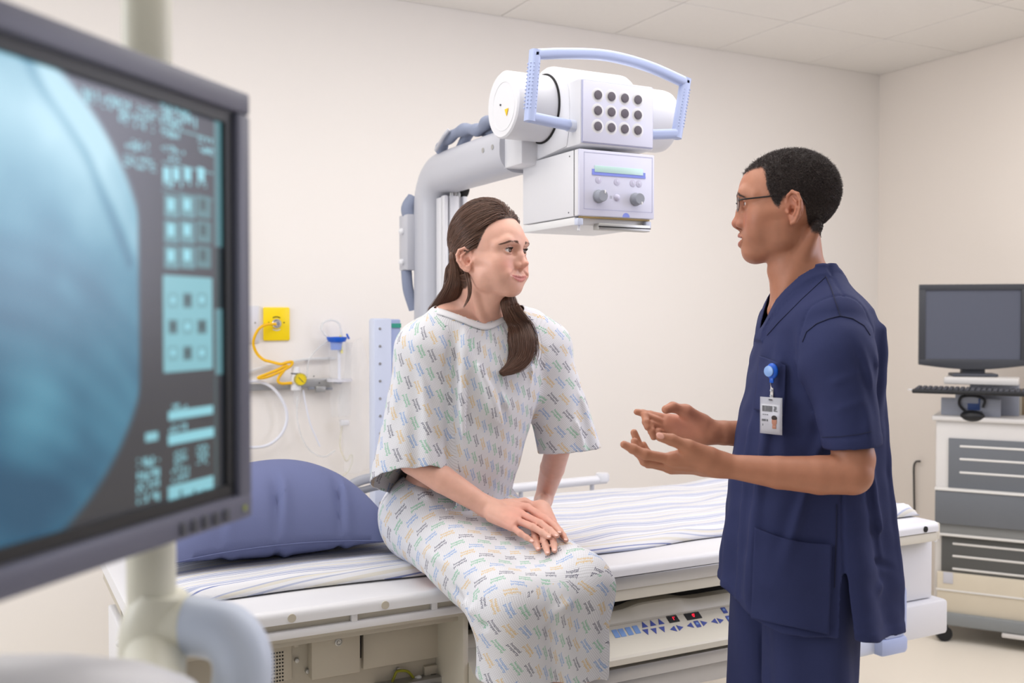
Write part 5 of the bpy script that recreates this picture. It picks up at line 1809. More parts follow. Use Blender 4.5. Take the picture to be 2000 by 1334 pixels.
def head_colors(P, M, sc, base, lip, cheek, female=False, smile=False, open_mouth=False, stubble=None, scalp=None):
    """surface colours by place on the face (lips, cheeks, brows' skin, beard shadow)"""
    M = np.array(M)
    q = ((P - M[:3, 3]) @ M[:3, :3]) / sc
    x, y, z = np.abs(q[:, 0]), q[:, 1], q[:, 2]
    col = np.tile(np.array(lin(base)), (len(P), 1))
    near = (np.abs(q) < 0.16).all(1)
    def mix(c, w):
        nonlocal col
        w = (w * near)[:, None]
        col = col * (1 - w) + np.array(lin(c)) * w
    mix(cheek, 0.45 * np.exp(-((x - 0.042) / 0.02) ** 2 - ((z + 0.018) / 0.02) ** 2) * (y > 0.03))
    mix(cheek, 0.5 * np.exp(-(x / 0.014) ** 2 - ((z + 0.02) / 0.012) ** 2) * (y > 0.09))
    mix(cheek, 0.35 * np.exp(-((x - 0.078) / 0.02) ** 2 - ((z - 0.004) / 0.035) ** 2 - ((y + 0.012) / 0.025) ** 2))
    up = 0.0068 if smile else 0.0
    cx = 0.0315 if smile else 0.0250
    zc = (-0.0515 if female else -0.0520) + up * (x / cx) ** 2
    t = np.clip(1 - (x / cx) ** 2, 0, 1)
    hu = (0.0085 if open_mouth else 0.0050) * t ** 0.7 * (1 - 0.25 * np.exp(-(x / 0.004) ** 2)) + 0.0006
    hl = (0.0155 if open_mouth else 0.0085) * t ** 0.8 + 0.0006
    w = sstep(0.0014, -0.0006, np.maximum(z - zc - hu, zc - hl - z)) * (x < cx + 0.001) * (y > 0.07)
    mix(lip, 0.85 * w)
    if stubble is not None:
        w = sstep(0.02, -0.035, z) * sstep(-0.115, -0.10, z) * sstep(-0.01, 0.03, y) + 0
        w = w * (0.35 + 0.65 * np.exp(-((z + 0.036) / 0.008) ** 2 - (x / 0.03) ** 2)) + 0.5 * sstep(0.012, -0.01, np.abs(y - 0.02)) * sstep(0.0, -0.03, z) * sstep(-0.09, -0.07, z) * (x > 0.045)
        mix(stubble, np.clip(0.30 * w, 0, 0.5))
    if scalp is not None:
        mix(scalp[0], scalp[1](q))
    # lash line and lids
    return col, q

def eye_mesh(name, c, look, r, parent, iris):
    """eyeball whose rings carry the pupil, iris and white"""
    look = _n(look)
    q = V(look).to_track_quat('Z', 'Y').to_matrix()
    Q = np.array(q)
    nr, ns = 40, 32
    th = np.concatenate([np.linspace(0, 0.62, 22), np.linspace(0.66, math.pi, nr - 22)])
    ph = np.linspace(0, 2 * math.pi, ns, endpoint=False)
    Vt, C = [], []
    for t in th:
        rr = r * (1 + 0.05 * math.exp(-(t / 0.42) ** 2))
        for p in ph:
            Vt.append((rr * math.sin(t) * math.cos(p), rr * math.sin(t) * math.sin(p), rr * math.cos(t)))
            if t < 0.17:
                C.append(lin((10, 8, 8)))
            elif t < 0.45:
                C.append([a * (0.75 + 0.5 * (0.5 + 0.5 * math.sin(p * 13))) for a in lin(iris)])
            elif t < 0.50:
                C.append([a * 0.35 for a in lin(iris)])
            else:
                C.append(lin((232, 226, 224)))
    Vt = np.array(Vt) @ Q.T + np.asarray(c)
    F = []
    for i in range(len(th) - 1):
        for j in range(ns):
            j2 = (j + 1) % ns
            F.append((i * ns + j, (i + 1) * ns + j, (i + 1) * ns + j2, i * ns + j2))
    return np_mesh(name, Vt, np.array(F), M_EYE, parent, np.array(C))

M_EYE = bpy.data.materials.new('eye')
M_EYE.use_nodes = True
_nt = M_EYE.node_tree
_b = _nt.nodes['Principled BSDF']
_a = _nt.nodes.new('ShaderNodeVertexColor')
_a.layer_name = 'Col'
_nt.links.new(_a.outputs[0], _b.inputs['Base Color'])
_b.inputs['Roughness'].default_value = 0.08
_b.inputs['Specular IOR Level'].default_value = 0.6

def finger(F, pts, r, k=0.004):
    """knuckle to tip: slight swelling at the joints"""
    n = len(pts)
    rs = [r * 1.08, r * 1.0, r * 0.92, r * 0.78][:n] if n == 4 else [r * 1.05, r * 0.98, r * 0.8]
    for i in range(n - 1):
        a, b = np.asarray(pts[i], float), np.asarray(pts[i + 1], float)
        F.cap(a, b, rs[i] * (1.0 if i else 1.0), rs[i + 1], k)
        if i > 0:
            F.sph(a, rs[i] * 1.05, k)
# ------------------------------------------------------------------ the man in navy scrubs
def J(u, v, d):
    return np.array(onD(u, v, d))
D0 = 2.16
_Rv, _Fh = np.array(_R), np.array((_F.x, _F.y, 0)) / math.hypot(_F.x, _F.y)
mA, mS = -_Rv, -_Fh                                  # facing, his left (towards the camera)
mO = J(1570, 620, D0)
mO[2] = 0
BM = np.eye(4)
BM[:3, 0], BM[:3, 1], BM[:3, 2], BM[:3, 3] = mA, mS, (0, 0, 1), mO
def b2w(p):
    return BM[:3, :3] @ np.asarray(p, float) + BM[:3, 3]
MAN = root('person', 'person in navy scrubs and glasses, standing and gesturing with both hands', 'person', mO)
# head frame
hy = math.radians(18)
fwd = mA * math.cos(hy) - mS * math.sin(hy)
rgt = np.cross(fwd, (0, 0, 1))
HM = np.eye(4)
HM[:3, 0], HM[:3, 1], HM[:3, 2], HM[:3, 3] = rgt, fwd, (0, 0, 1), b2w((0.030, 0.0, 1.6545))
HS = 1.03
def h2w(p):
    return HM[:3, :3] @ (np.asarray(p, float) * HS) + HM[:3, 3]
tz = [0.78, 0.838, 0.904, 1.013, 1.123, 1.2, 1.277, 1.342, 1.408, 1.446, 1.474, 1.500, 1.535]
txf = [0.168, 0.168, 0.1667, 0.159, 0.147, 0.135, 0.119, 0.106, 0.090, 0.078, 0.066, 0.052, 0.034]
txb = [-0.190, -0.186, -0.181, -0.175, -0.169, -0.164, -0.160, -0.156, -0.145, -0.130, -0.108, -0.084, -0.056]
tw = [0.208, 0.203, 0.190, 0.174, 0.165, 0.165, 0.171, 0.178, 0.182, 0.160, 0.128, 0.098, 0.074]
# body: one solid
F = Field()
F.frame(BM)
ins = 0.022
F.loft([0.90, 1.013, 1.123, 1.2, 1.277, 1.342, 1.408, 1.446, 1.474, 1.49], [x - ins - 0.012 for x in (0.12, 0.122, 0.122, 0.125, 0.119, 0.106, 0.088, 0.068, 0.05, 0.035)],
       [x + ins for x in (-0.14, -0.14, -0.145, -0.155, -0.16, -0.156, -0.143, -0.122, -0.10, -0.082)], [0.15, 0.145, 0.145, 0.148, 0.152, 0.158, 0.162, 0.135, 0.10, 0.075], 2.3)
F.cap((-0.008, 0.175, 1.390), (-0.03, 0.232, 1.16), 0.042, 0.039, 0.03)
F.cap((-0.008, -0.175, 1.390), (-0.03, -0.232, 1.16), 0.042, 0.039, 0.03)
# neck
F.cap((0.020, 0, 1.60), (0.006, 0, 1.45), 0.0520, 0.0585, 0.022)
F.cap((0.045, 0, 1.570), (0.030, 0, 1.455), 0.024, 0.028, 0.03)
F.sph((0.063, 0, 1.53), 0.0105, 0.02)
for s in (-1, 1):
    F.cap((-0.008, s * 0.058, 1.62), (0.058, s * 0.018, 1.450), 0.0125, 0.0115, 0.014)
    F.cap((-0.020, s * 0.035, 1.51), (-0.045, s * 0.13, 1.425), 0.026, 0.026, 0.035)
    F.cap((0.060, s * 0.02, 1.440), (0.02, s * 0.15, 1.425), 0.010, 0.010, 0.015)
    # legs
F.ell((-0.01, 0, 0.93), (0.110, 0.140, 0.11), 0.03)
for s, xx in ((1, 0.0), (-1, 0.035)):
    F.cap((xx - 0.005, s * 0.080, 0.90), (xx, s * 0.095, 0.50), 0.078, 0.056, 0.03)
    F.cap((xx, s * 0.10, 0.50), (xx - 0.035, s * 0.105, 0.10), 0.055, 0.038, 0.02)
    F.cap((xx - 0.05, s * 0.105, 0.045), (xx + 0.13, s * 0.12, 0.035), 0.038, 0.030, 0.02)
F.frame()
# left (near) forearm and hand
dN = 1.965
LE, LW = J(1664, 926, 1.925), J(1404, 907, dN)
F.cap(b2w((-0.03, 0.232, 1.16)), LE, 0.040, 0.039, 0.006)
F.cap(LE, J(1600, 928, 1.935), 0.0390, 0.0370, 0.004)
F.cap(J(1600, 928, 1.935), J(1520, 923, 1.95), 0.0370, 0.0315, 0.004)
F.cap(J(1520, 923, 1.95), J(1425, 911, dN), 0.0315, 0.0230, 0.004)
F.cap(J(1425, 911, dN), LW, 0.0230, 0.0222, 0.004)
def C6(x, y, d):
    return J(1200 + x / 6.667, 760 + y / 6.667, d)
dn = 1.96
mcp = [C6(735, 915, dn), C6(715, 985, dn + 0.020), C6(710, 1020, dn + 0.042), C6(740, 1040, dn + 0.062)]
base = [C6(1240, 930, dn - 0.002), C6(1240, 985, dn + 0.010), C6(1240, 1005, dn + 0.024), C6(1240, 1010, dn + 0.036)]
for a, b, r0, r1 in zip(base, mcp, (0.0165, 0.0165, 0.016, 0.015), (0.0122, 0.0122, 0.0118, 0.0110)):
    F.cap(a, b, r0, r1, 0.012)
F.cap(LW, C6(1200, 960, dn), 0.0215, 0.0200, 0.015)
F.cap(LW, C6(1180, 1000, dn + 0.03), 0.0205, 0.0180, 0.015)
# index, middle, ring, little
finger(F, [mcp[0], C6(405, 850, dn - 0.004), C6(245, 780, dn - 0.004), C6(125, 722, dn - 0.004)], 0.0098)
finger(F, [mcp[1], C6(400, 935, dn + 0.022), C6(300, 810, dn + 0.026), C6(262, 680, dn + 0.03)], 0.0098)
finger(F, [mcp[2], C6(440, 960, dn + 0.046), C6(330, 760, dn + 0.052), C6(255, 565, dn + 0.056)], 0.0094)
finger(F, [mcp[3], C6(520, 960, dn + 0.070), C6(430, 830, dn + 0.076), C6(380, 720, dn + 0.080)], 0.0082)
# thumb
F.cap(C6(1215, 870, dn - 0.004), C6(960, 760, dn - 0.018), 0.0185, 0.0150, 0.016)
F.cap(C6(1000, 860, dn - 0.002), C6(800, 900, dn), 0.0150, 0.0110, 0.016)
F.cap(C6(960, 755, dn - 0.018), C6(745, 660, dn - 0.024), 0.0128, 0.0108, 0.008)
F.cap(C6(745, 660, dn - 0.024), C6(605, 625, dn - 0.026), 0.0112, 0.0092, 0.005)
# right (far) forearm and hand, palm towards the camera
df = 2.235
RW = C6(1235, 560, df)
F.cap(b2w((-0.03, -0.232, 1.16)), b2w((0.0, -0.225, 1.150)), 0.043, 0.042, 0.02)
F.cap(b2w((0.0, -0.225, 1.150)), J(1500, 850, 2.27), 0.042, 0.033, 0.004)
F.cap(J(1500, 850, 2.27), C6(1420, 570, 2.24), 0.033, 0.0270, 0.004)
F.cap(C6(1420, 570, 2.24), RW, 0.0270, 0.0255, 0.004)
mc2 = [C6(700, 385, df + 0.004), C6(672, 450, df), C6(675, 510, df), C6(700, 570, df + 0.002)]
bs2 = [C6(1130, 470, df), C6(1140, 520, df - 0.001), C6(1145, 570, df - 0.001), C6(1140, 610, df)]
for a, b in zip(bs2, mc2):
    F.cap(a, b, 0.0165, 0.0118, 0.014)
F.cap(RW, C6(1150, 540, df), 0.024, 0.021, 0.015)
F.cap(C6(1120, 610, df - 0.006), C6(830, 600, df - 0.006), 0.0150, 0.0110, 0.014)
finger(F, [mc2[0], C6(470, 335, df + 0.006), C6(375, 315, df + 0.004), C6(290, 297, df + 0.002)], 0.0090, 0.0018)
finger(F, [mc2[1], C6(405, 350, df - 0.008), C6(410, 430, df - 0.022), C6(430, 500, df - 0.028)], 0.0090, 0.0018)
finger(F, [mc2[2], C6(470, 455, df - 0.014), C6(482, 550, df - 0.026), C6(510, 630, df - 0.026)], 0.0086, 0.0018)
finger(F, [mc2[3], C6(570, 555, df - 0.018), C6(556, 610, df - 0.024), C6(585, 650, df - 0.02)], 0.0074, 0.0018)
F.cap(C6(1120, 430, df - 0.006), C6(930, 290, df - 0.024), 0.0195, 0.0150, 0.018)
F.cap(C6(930, 290, df - 0.024), C6(760, 235, df - 0.036), 0.0125, 0.0112, 0.010)
F.cap(C6(760, 235, df - 0.036), C6(670, 265, df - 0.046), 0.0115, 0.0095, 0.005)
head_shape(F, HM, HS, female=False, open_mouth=True)
MAN_F = F
lo = mO + np.array((-0.62, -0.5, 0.0))
hi = mO + np.array((0.45, 0.62, 1.82))
VB, FB = F.mesh(lo, hi, 0.0030)
VB = smooth_mesh(VB, FB, 1)
qf = ((VB[FB].mean(1) - HM[:3, 3]) @ HM[:3, :3]) / HS
VB, FB = refine(VB, FB, (qf[:, 1] > 0.030) & (qf[:, 2] > -0.10) & (qf[:, 2] < 0.05) | (np.linalg.norm(qf - np.array((-0.080, -0.01, 0)), axis=1) < 0.045), MAN_F)
SK_M = (174, 118, 92)
def scalp_w(q):
    x, y, z = np.abs(q[:, 0]), q[:, 1], q[:, 2]
    # hairline: forehead, temple, sideburn, round the ear, nape
    front = sstep(-0.003, 0.004, z - (0.083 - 2.2 * np.clip(x - 0.030, 0, 1) * 0.55)) * 1.0
    hl = np.interp(y, [-0.11, -0.085, -0.062, -0.045, -0.036, -0.031, -0.022, -0.004, 0.012, 0.020, 0.028, 0.035, 0.043, 0.047, 0.055, 0.075, 0.0925, 0.12],
                   [-0.035, -0.043, -0.048, -0.046, -0.026, 0.006, 0.024, 0.034, 0.022, 0.004, 0.010, 0.024, 0.046, 0.078, 0.089, 0.087, 0.082, 0.082])
    return sstep(-0.004, 0.005, z - hl) * ((np.abs(q) < 0.16).all(1)) * (x < 0.0795)
col, q = head_colors(VB, HM, HS, SK_M, (168, 96, 88), (178, 98, 80), open_mouth=True, stubble=(96, 74, 66), scalp=((52, 42, 40), scalp_w))
# palms are pinker
for c in (C6(900, 470, df - 0.03),):
    w = np.exp(-(np.linalg.norm(VB - c, axis=1) / 0.05) ** 2)[:, None]
    col = col * (1 - 0.5 * w) + np.array(lin((206, 136, 118))) * 0.5 * w
M_SKINM = skin_mat('skin_brown')
body = np_mesh('body', VB, FB, M_SKINM, MAN, col)
NB = vnormals(VB, FB)
print('man body', len(VB), len(FB))
# eyes
for s in (-1, 1):
    c = h2w((s * 0.0325, 0.0785, 0.0170))
    eye_mesh('eye', c, fwd + np.array((0, 0, -0.06)), 0.0124 * HS, MAN, (58, 36, 26))
# teeth
tb = []
M_TEETH = mat('teeth', (236, 230, 220), 0.25)
T4 = Matrix([list(r) for r in HM]) @ Matrix.Scale(HS, 4)
b = MB(T4)
for k in range(-4, 5):
    a = k * 0.155
    b.box((0.026 * math.sin(a), 0.0685 + 0.0275 * math.cos(a), -0.0505), (0.0040, 0.003, 0.0085), 0.0008, 1, Matrix.Rotation(-a, 4, 'Z'))
b.build('teeth', M_TEETH, MAN)
# hair: short curls grown on the scalp
rs = np.random.RandomState(5)
def scatter(Vt, F_, w, n):
    c = (Vt[F_[:, 0]] + Vt[F_[:, 1]] + Vt[F_[:, 2]] + Vt[F_[:, 3]]) / 4
    ar = np.linalg.norm(np.cross(Vt[F_[:, 2]] - Vt[F_[:, 0]], Vt[F_[:, 3]] - Vt[F_[:, 1]]), axis=1) * w[F_].mean(1)
    p = ar / ar.sum()
    i = rs.choice(len(F_), n, p=p)
    r = rs.rand(n, 2)
    a, b_ = r[:, :1], r[:, 1:]
    P = (Vt[F_[i, 0]] * (1 - a) + Vt[F_[i, 1]] * a) * (1 - b_) + (Vt[F_[i, 3]] * (1 - a) + Vt[F_[i, 2]] * a) * b_
    return P, i
w = scalp_w(q)
P, fi = scatter(VB, FB, w, 42000)
Nn = NB[FB[fi, 0]]
dirn = Nn * 0.48 + rs.randn(len(P), 3) * 0.24 + (-fwd * 0.35) + np.array((0, 0, -0.30))
dirn /= np.linalg.norm(dirn, axis=1)[:, None]
qz = ((P - HM[:3, 3]) @ HM[:3, :3])[:, 2] / HS
L = 0.0022 + 0.0042 * sstep(-0.03, 0.09, qz)
L = (L * (0.7 + 0.5 * rs.rand(len(P))))[:, None]
curl = rs.randn(len(P), 3) * 0.55
S = np.stack([P - Nn * 0.0008, P + dirn * L * 0.5, P + (dirn + 0.5 * curl) * L * 0.9], 1)
M_HAIRM = hair_mat('hair_black', (66, 56, 54), 0.42)
hair_object('short_hair', S, 0.00026, M_HAIRM, MAN)
# eyebrows
def brows(parent, M, S_, mtl, FF, n, zc, female=False):
    St = []
    for s in (-1, 1):
        for k in range(n):
            t = rs.rand()
            x = 0.0125 + (0.040 if not female else 0.045) * t
            z = zc + (0.0 if not female else 0.0022) + (0.0065 if not female else 0.0030) * math.sin(min(1, t / 0.62) * math.pi / 2) - (0.010 if not female else 0.006) * max(0, t - 0.62) / 0.38
            th = (0.0048 if not female else 0.0030) * (1 - 0.55 * t)
            z += (rs.rand() - 0.5) * 2 * th
            d = np.array((s * (0.75 + 0.25 * t), -0.25 - 0.45 * t, 0.55 * (1 - 1.3 * t)))
            d /= np.linalg.norm(d)
            St.append((s * x, 0.125, z, *d))
    St = np.array(St)
    A = np.array(M)
    P0 = (St[:, :3] * S_) @ A[:3, :3].T + A[:3, 3]
    dr = -A[:3, 1]
    t = np.zeros(len(P0))
    for _ in range(30):
        t += np.clip(FF.eval(P0 + dr * t[:, None]), -0.01, 0.01) * 0.85
    P0 = P0 + dr * t[:, None]
    D = St[:, 3:] @ A[:3, :3].T
    L_ = (0.0065 * S_) * (0.7 + 0.6 * rs.rand(len(P0)))[:, None]
    out = A[:3, 1]
    S = np.stack([P0 - out * 0.0006, P0 + D * L_ * 0.5 + out * 0.0010, P0 + D * L_ + out * 0.0004], 1)
    return hair_object('eyebrows', S, 0.00020, mtl, parent)
brows(MAN, HM, HS, M_HAIRM, MAN_F, 330, 0.0325)
# fingernail on the near thumb
nb_ = MB()
def nail(P, d, n, r, parent, name='fingernail', m=None):
    d, n = _n(d), _n(n)
    n = _n(n - d * (n @ d))
    T = frame(V(P), V(np.cross(d, n)), V(d))
    b = MB(T)
    b.sphere((0, 0, 0), 1.0, 14, (r * 0.78, r * 1.0, r * 0.22))
    return b.build(name, m or M_NAIL, parent)
M_NAIL = mat('fingernail', (226, 168, 152), 0.25, spec=0.6)
nail(C6(598, 608, dn - 0.0345), C6(560, 590, dn) - C6(700, 650, dn), np.array(C6(590, 560, dn - 0.04)) - C6(600, 640, dn - 0.02), 0.0085, MAN)

# ------------------------------------------------------------------ scrub top
def fold(P, o, d, w, amp, L=None, off=0.0, sharp=1.0):
    """a soft crease ridge along the line through o with direction d"""
    o, d = np.asarray(o, float), _n(d)
    out = np.zeros(len(P))
    reach = math.hypot(1.45 * (L or 1.0), 2.6 * w)
    i = np.nonzero((np.abs(P[:, 2] - o[2]) < reach) & (np.abs(P[:, 0] - o[0]) < reach) & (np.abs(P[:, 1] - o[1]) < reach))[0]
    if not len(i):
        return out
    q = P[i] - o
    t = q @ d
    r2 = np.einsum('ij,ij->i', q, q) - t * t
    j = (r2 < (2.6 * w) ** 2) & (np.abs(t) < 1.45 * (L or 1.0))
    t, r2 = t[j], r2[j]
    g = np.exp(-r2 / (w * w))
    if L is not None:
        g = g * np.exp(-(t / L) ** 4)
    out[i[j]] = amp * g
    return out
def noise3(P, sc, seed):
    r = np.random.RandomState(seed)
    out = np.zeros(len(P))
    for _ in range(7):
        k = r.randn(3) * sc
        out += np.sin(P @ k + r.rand() * 6.28)
    return out / 4
SHB = Field()
SHB.frame(BM)
SHB.loft(tz, txf, txb, tw, 2.35)
for s in (1, -1):
    SHB.cap((-0.008, s * 0.150, 1.412), (-0.012, s * 0.190, 1.345), 0.056, 0.064, 0.045)
    SHB.cap((-0.012, s * 0.192, 1.36), (-0.034, s * 0.236, 1.135), 0.0640, 0.0530, 0.024)
    SHB.cap((-0.030, s * 0.058, 1.497), (-0.028, s * 0.150, 1.438), 0.030, 0.032, 0.03)
def drape(P):
    x, y, z = P[:, 0], P[:, 1], P[:, 2]
    d = np.zeros(len(P))
    low = sstep(1.30, 0.90, z)
    # long soft vertical flutes on the body, deeper to the hem
    th = np.arctan2(y, x)
    flute = np.sin(th * 7 + 0.9 * np.sin(3 * th) + 1.2 * z) 
    body_ = sstep(0.155, 0.125, np.abs(y) * (z > 1.15) + 0.0) 
    d -= 0.0060 * flute * low * (0.4 + 0.6 * sstep(1.2, 0.85, z))
    d -= fold(P, (0.125, 0.12, 1.10), (0.12, 0.05, -1), 0.014, 0.006, 0.26)
    d -= fold(P, (0.145, 0.07, 1.02), (0.05, 0.02, -1), 0.012, 0.005, 0.30)
    # pull from the armpit over the chest
    d += fold(P, (0.070, 0.155, 1.30), (0.15, -0.10, 1), 0.016, 0.010, 0.13)
    d -= fold(P, (0.096, 0.135, 1.30), (0.1, -0.10, 1), 0.016, 0.005, 0.14)
    d -= fold(P, (-0.125, 0.13, 1.36), (-0.1, -0.02, 1), 0.014, 0.006, 0.10)
    d += fold(P, (-0.108, 0.160, 1.33), (-0.05, 0.0, 1), 0.012, 0.008, 0.12)
    d -= fold(P, (-0.10, 0.19, 1.02), (-0.25, 0.0, -1), 0.018, 0.006, 0.22)
    # sleeve creases
    d -= fold(P, (-0.045, 0.280, 1.24), (-0.08, 0.15, 1), 0.012, 0.0050, 0.15)
    d -= fold(P, (0.012, 0.262, 1.31), (-0.9, 0, 0.35), 0.008, 0.0026, 0.05)
    d -= fold(P, (0.020, 0.27, 1.255), (-0.9, 0, 0.30), 0.009, 0.0028, 0.06)
    d -= fold(P, (0.02, 0.28, 1.20), (-0.9, 0, -0.15), 0.009, 0.0022, 0.05)
    # drag lines over the chest and sleeve
    for o_, d_, w_, a_, L_ in (((0.085, 0.15, 1.36), (0.75, -0.2, 0.6), 0.009, 0.0040, 0.07), ((0.075, 0.165, 1.25), (0.25, -0.1, -1), 0.010, 0.0055, 0.12),
                               ((0.110, 0.12, 1.20), (0.15, -0.05, -1), 0.009, 0.0045, 0.16), ((-0.06, 0.26, 1.30), (-0.35, 0.1, -1), 0.008, 0.0045, 0.08),
                               ((-0.075, 0.235, 1.34), (-0.5, 0.2, -0.8), 0.008, 0.0040, 0.06), ((0.045, 0.17, 1.08), (0.3, 0.0, -1), 0.012, 0.0050, 0.14),
                               ((0.09, 0.13, 0.93), (0.12, 0.0, -1), 0.010, 0.0045, 0.12), ((-0.10, 0.15, 1.10), (-0.15, 0, -1), 0.010, 0.0050, 0.18), ((-0.155, 0.10, 1.05), (-0.1, 0, -1), 0.010, 0.0050, 0.22)):
        d -= fold(P, o_, d_, w_, a_, L_)
        d += fold(P, np.array(o_) + np.array((0.016, 0, 0.004)), d_, w_ * 1.2, a_ * 0.6, L_)
    # lower back wrinkles
    d += fold(P, (-0.13, 0.14, 0.93), (-0.8, -0.2, -0.30), 0.007, 0.0045, 0.07)
    d -= fold(P, (-0.12, 0.16, 0.895), (-0.8, 0.1, 0.25), 0.012, 0.004, 0.06)
    d -= fold(P, (-0.13, 0.15, 1.00), (-0.6, 0.1, -0.6), 0.012, 0.004, 0.07)
    d -= 0.0022 * noise3(P, 20, 4) * (0.5 + low) + 0.0010 * noise3(P, 48, 5)
    # seam where the sleeve is set in, shoulder seam, side seam (grooves)
    ys = 0.172 - 0.20 * np.clip(1.395 - z, 0, 0.2) * 0.12
    near_ = (z > 1.245)
    d += 0.0022 * np.exp(-((np.abs(y) - ys) / 0.0028) ** 2) * near_
    d += 0.0020 * np.exp(-((x + 0.028) / 0.0028) ** 2) * (z > 1.40) * (np.abs(y) < 0.175)
    d += 0.0024 * np.exp(-((x + 0.030) / 0.003) ** 2) * (np.abs(y) > 0.12) * (z < 1.15)
    return d
SHB.disp(drape)
# pockets (raised 2 mm) and stitched hems
def pockets(P):
    x, y, z = P[:, 0], P[:, 1], P[:, 2]
    d = np.zeros(len(P))
    top = 0.984 + 0.22 * np.clip(x - 0.055, 0, 0.2)
    ins_ = np.minimum.reduce([x + 0.014, 0.128 - x, top - z, y - 0.02])
    d -= 0.0030 * sstep(-0.0008, 0.0012, ins_)
    d += 0.0014 * np.exp(-((ins_ - 0.006) / 0.0014) ** 2)
    ct = np.minimum.reduce([x - 0.068, y - 0.045, 0.148 - y, z - 1.155, 1.288 - z, 0.15 - x])
    d -= 0.0020 * sstep(-0.001, 0.0016, ct)
    d += 0.0010 * np.exp(-((ct - 0.005) / 0.0013) ** 2)
    return d
hemx = [-0.24, -0.19, -0.03, 0.03, 0.10, 0.14, 0.17, 0.24]
hemz = [0.780, 0.783, 0.800, 0.803, 0.807, 0.824, 0.852, 0.880]
def cut_hem(P):
    return np.interp(P[:, 0], hemx, hemz) - P[:, 2]
def cut_cuff(P):
    n = _n((-0.10, 0.0, -1.0))
    o = np.array((-0.028, 0.230, 1.182))
    return np.where((np.abs(P[:, 1]) > 0.1820) & (P[:, 2] > 1.078), (P - o) @ n, -1.0)
def cut_neck(P):
    x, y, z = P[:, 0], np.abs(P[:, 1]), P[:, 2]
    # neck ring plus a V down the front
    ring = 0.0675 - np.sqrt(((x - 0.004) / 1.05) ** 2 + (y / 1.0) ** 2)
    ring = np.minimum(ring, z - 1.462)
    v = (0.066 * np.clip((z - 1.404) / 0.105, 0, 1.3) - y) * 0.8
    v = np.minimum(v, np.minimum(x - 0.0, z - 1.404))
    return np.maximum(ring, v)
def cut_slit(P):
    x, y, z = P[:, 0], P[:, 1], P[:, 2]
    hw = 0.0035 + 0.010 * np.clip((0.93 - z) / 0.13, 0, 1)
    return np.minimum(np.minimum(hw - np.abs(x + 0.030), 0.925 - z), np.abs(y) - 0.10)
cuts = (cut_hem, cut_cuff, cut_neck, cut_slit)
def cloth_mesh(base, BMx, cuts, bands, lo, hi, h, name, m, parent, thick, smooth=1, uvfn=None, keepfn=None):
    A = np.array(BMx)
    def loc(P):
        return (P - A[:3, 3]) @ A[:3, :3]
    S = Field()
    S.ops = list(base.ops)
    S.frame(BMx)
    for cf, depth, amt in bands:          # raised bands and stitch lines beside an edge
        S.disp(lambda P, cf=cf, depth=depth, amt=amt: -amt * sstep(-depth - 0.001, -depth + 0.001, cf(P)) + amt * 0.8 * np.exp(-((cf(P) + depth * 0.9) / 0.0016) ** 2))
    fullops = list(S.ops)
    for cf in cuts:
        S.add(lambda P, cf=cf: cf(P), 0.0, 'i')
    Vt, Fq = S.mesh(lo, hi, h)
    L = loc(Vt)
    inside = np.zeros(len(Vt), bool)
    for cf in cuts:
        inside |= cf(L) > -h * 0.30
    G = Field()
    G.ops = fullops
    deep = G.eval(Vt) < -h * 0.45
    bad = inside & deep
    keep = ~(bad[Fq].any(1))
    Fq = Fq[keep]
    Vt = smooth_mesh(Vt, Fq, smooth)
    uv = uvfn(Vt, Fq) if uvfn else None
    o = np_mesh(name, Vt, Fq, m, parent, None, uv)
    # tidy the rim and drop crumbs
    bm = bmesh.new()
    bm.from_mesh(o.data)
    bmesh.ops.delete(bm, geom=[v for v in bm.verts if not v.link_faces], context='VERTS')
    for _ in range(8):
        rim = [v for v in bm.verts if v.is_boundary]
        new = {}
        for v in rim:
            nb = [e.other_vert(v).co for e in v.link_edges if e.is_boundary]
            if len(nb) == 2:
                new[v] = v.co * 0.4 + (nb[0] + nb[1]) * 0.3
        for v, c in new.items():
            v.co = c
    bm.to_mesh(o.data)
    bm.free()
    o.data.shade_smooth()
    md = o.modifiers.new('thickness', 'SOLIDIFY')
    md.thickness = thick
    md.offset = -1
    return o
M_SCRUB = mat('navy_scrubs', (46, 52, 89), 0.82, bump=0.22, bscale=900, spec=0.22, var=0.05, vscale=6)
lo = mO + np.array((-0.50, -0.50, 0.74))
hi = mO + np.array((0.50, 0.50, 1.56))
bands = ((cut_hem, 0.022, 0.0010), (cut_cuff, 0.024, 0.0010), (cut_neck, 0.027, 0.0028))
top_ = cloth_mesh(SHB, BM, cuts, bands, lo, hi, 0.0034, 'scrub_top', M_SCRUB, MAN, 0.0022)
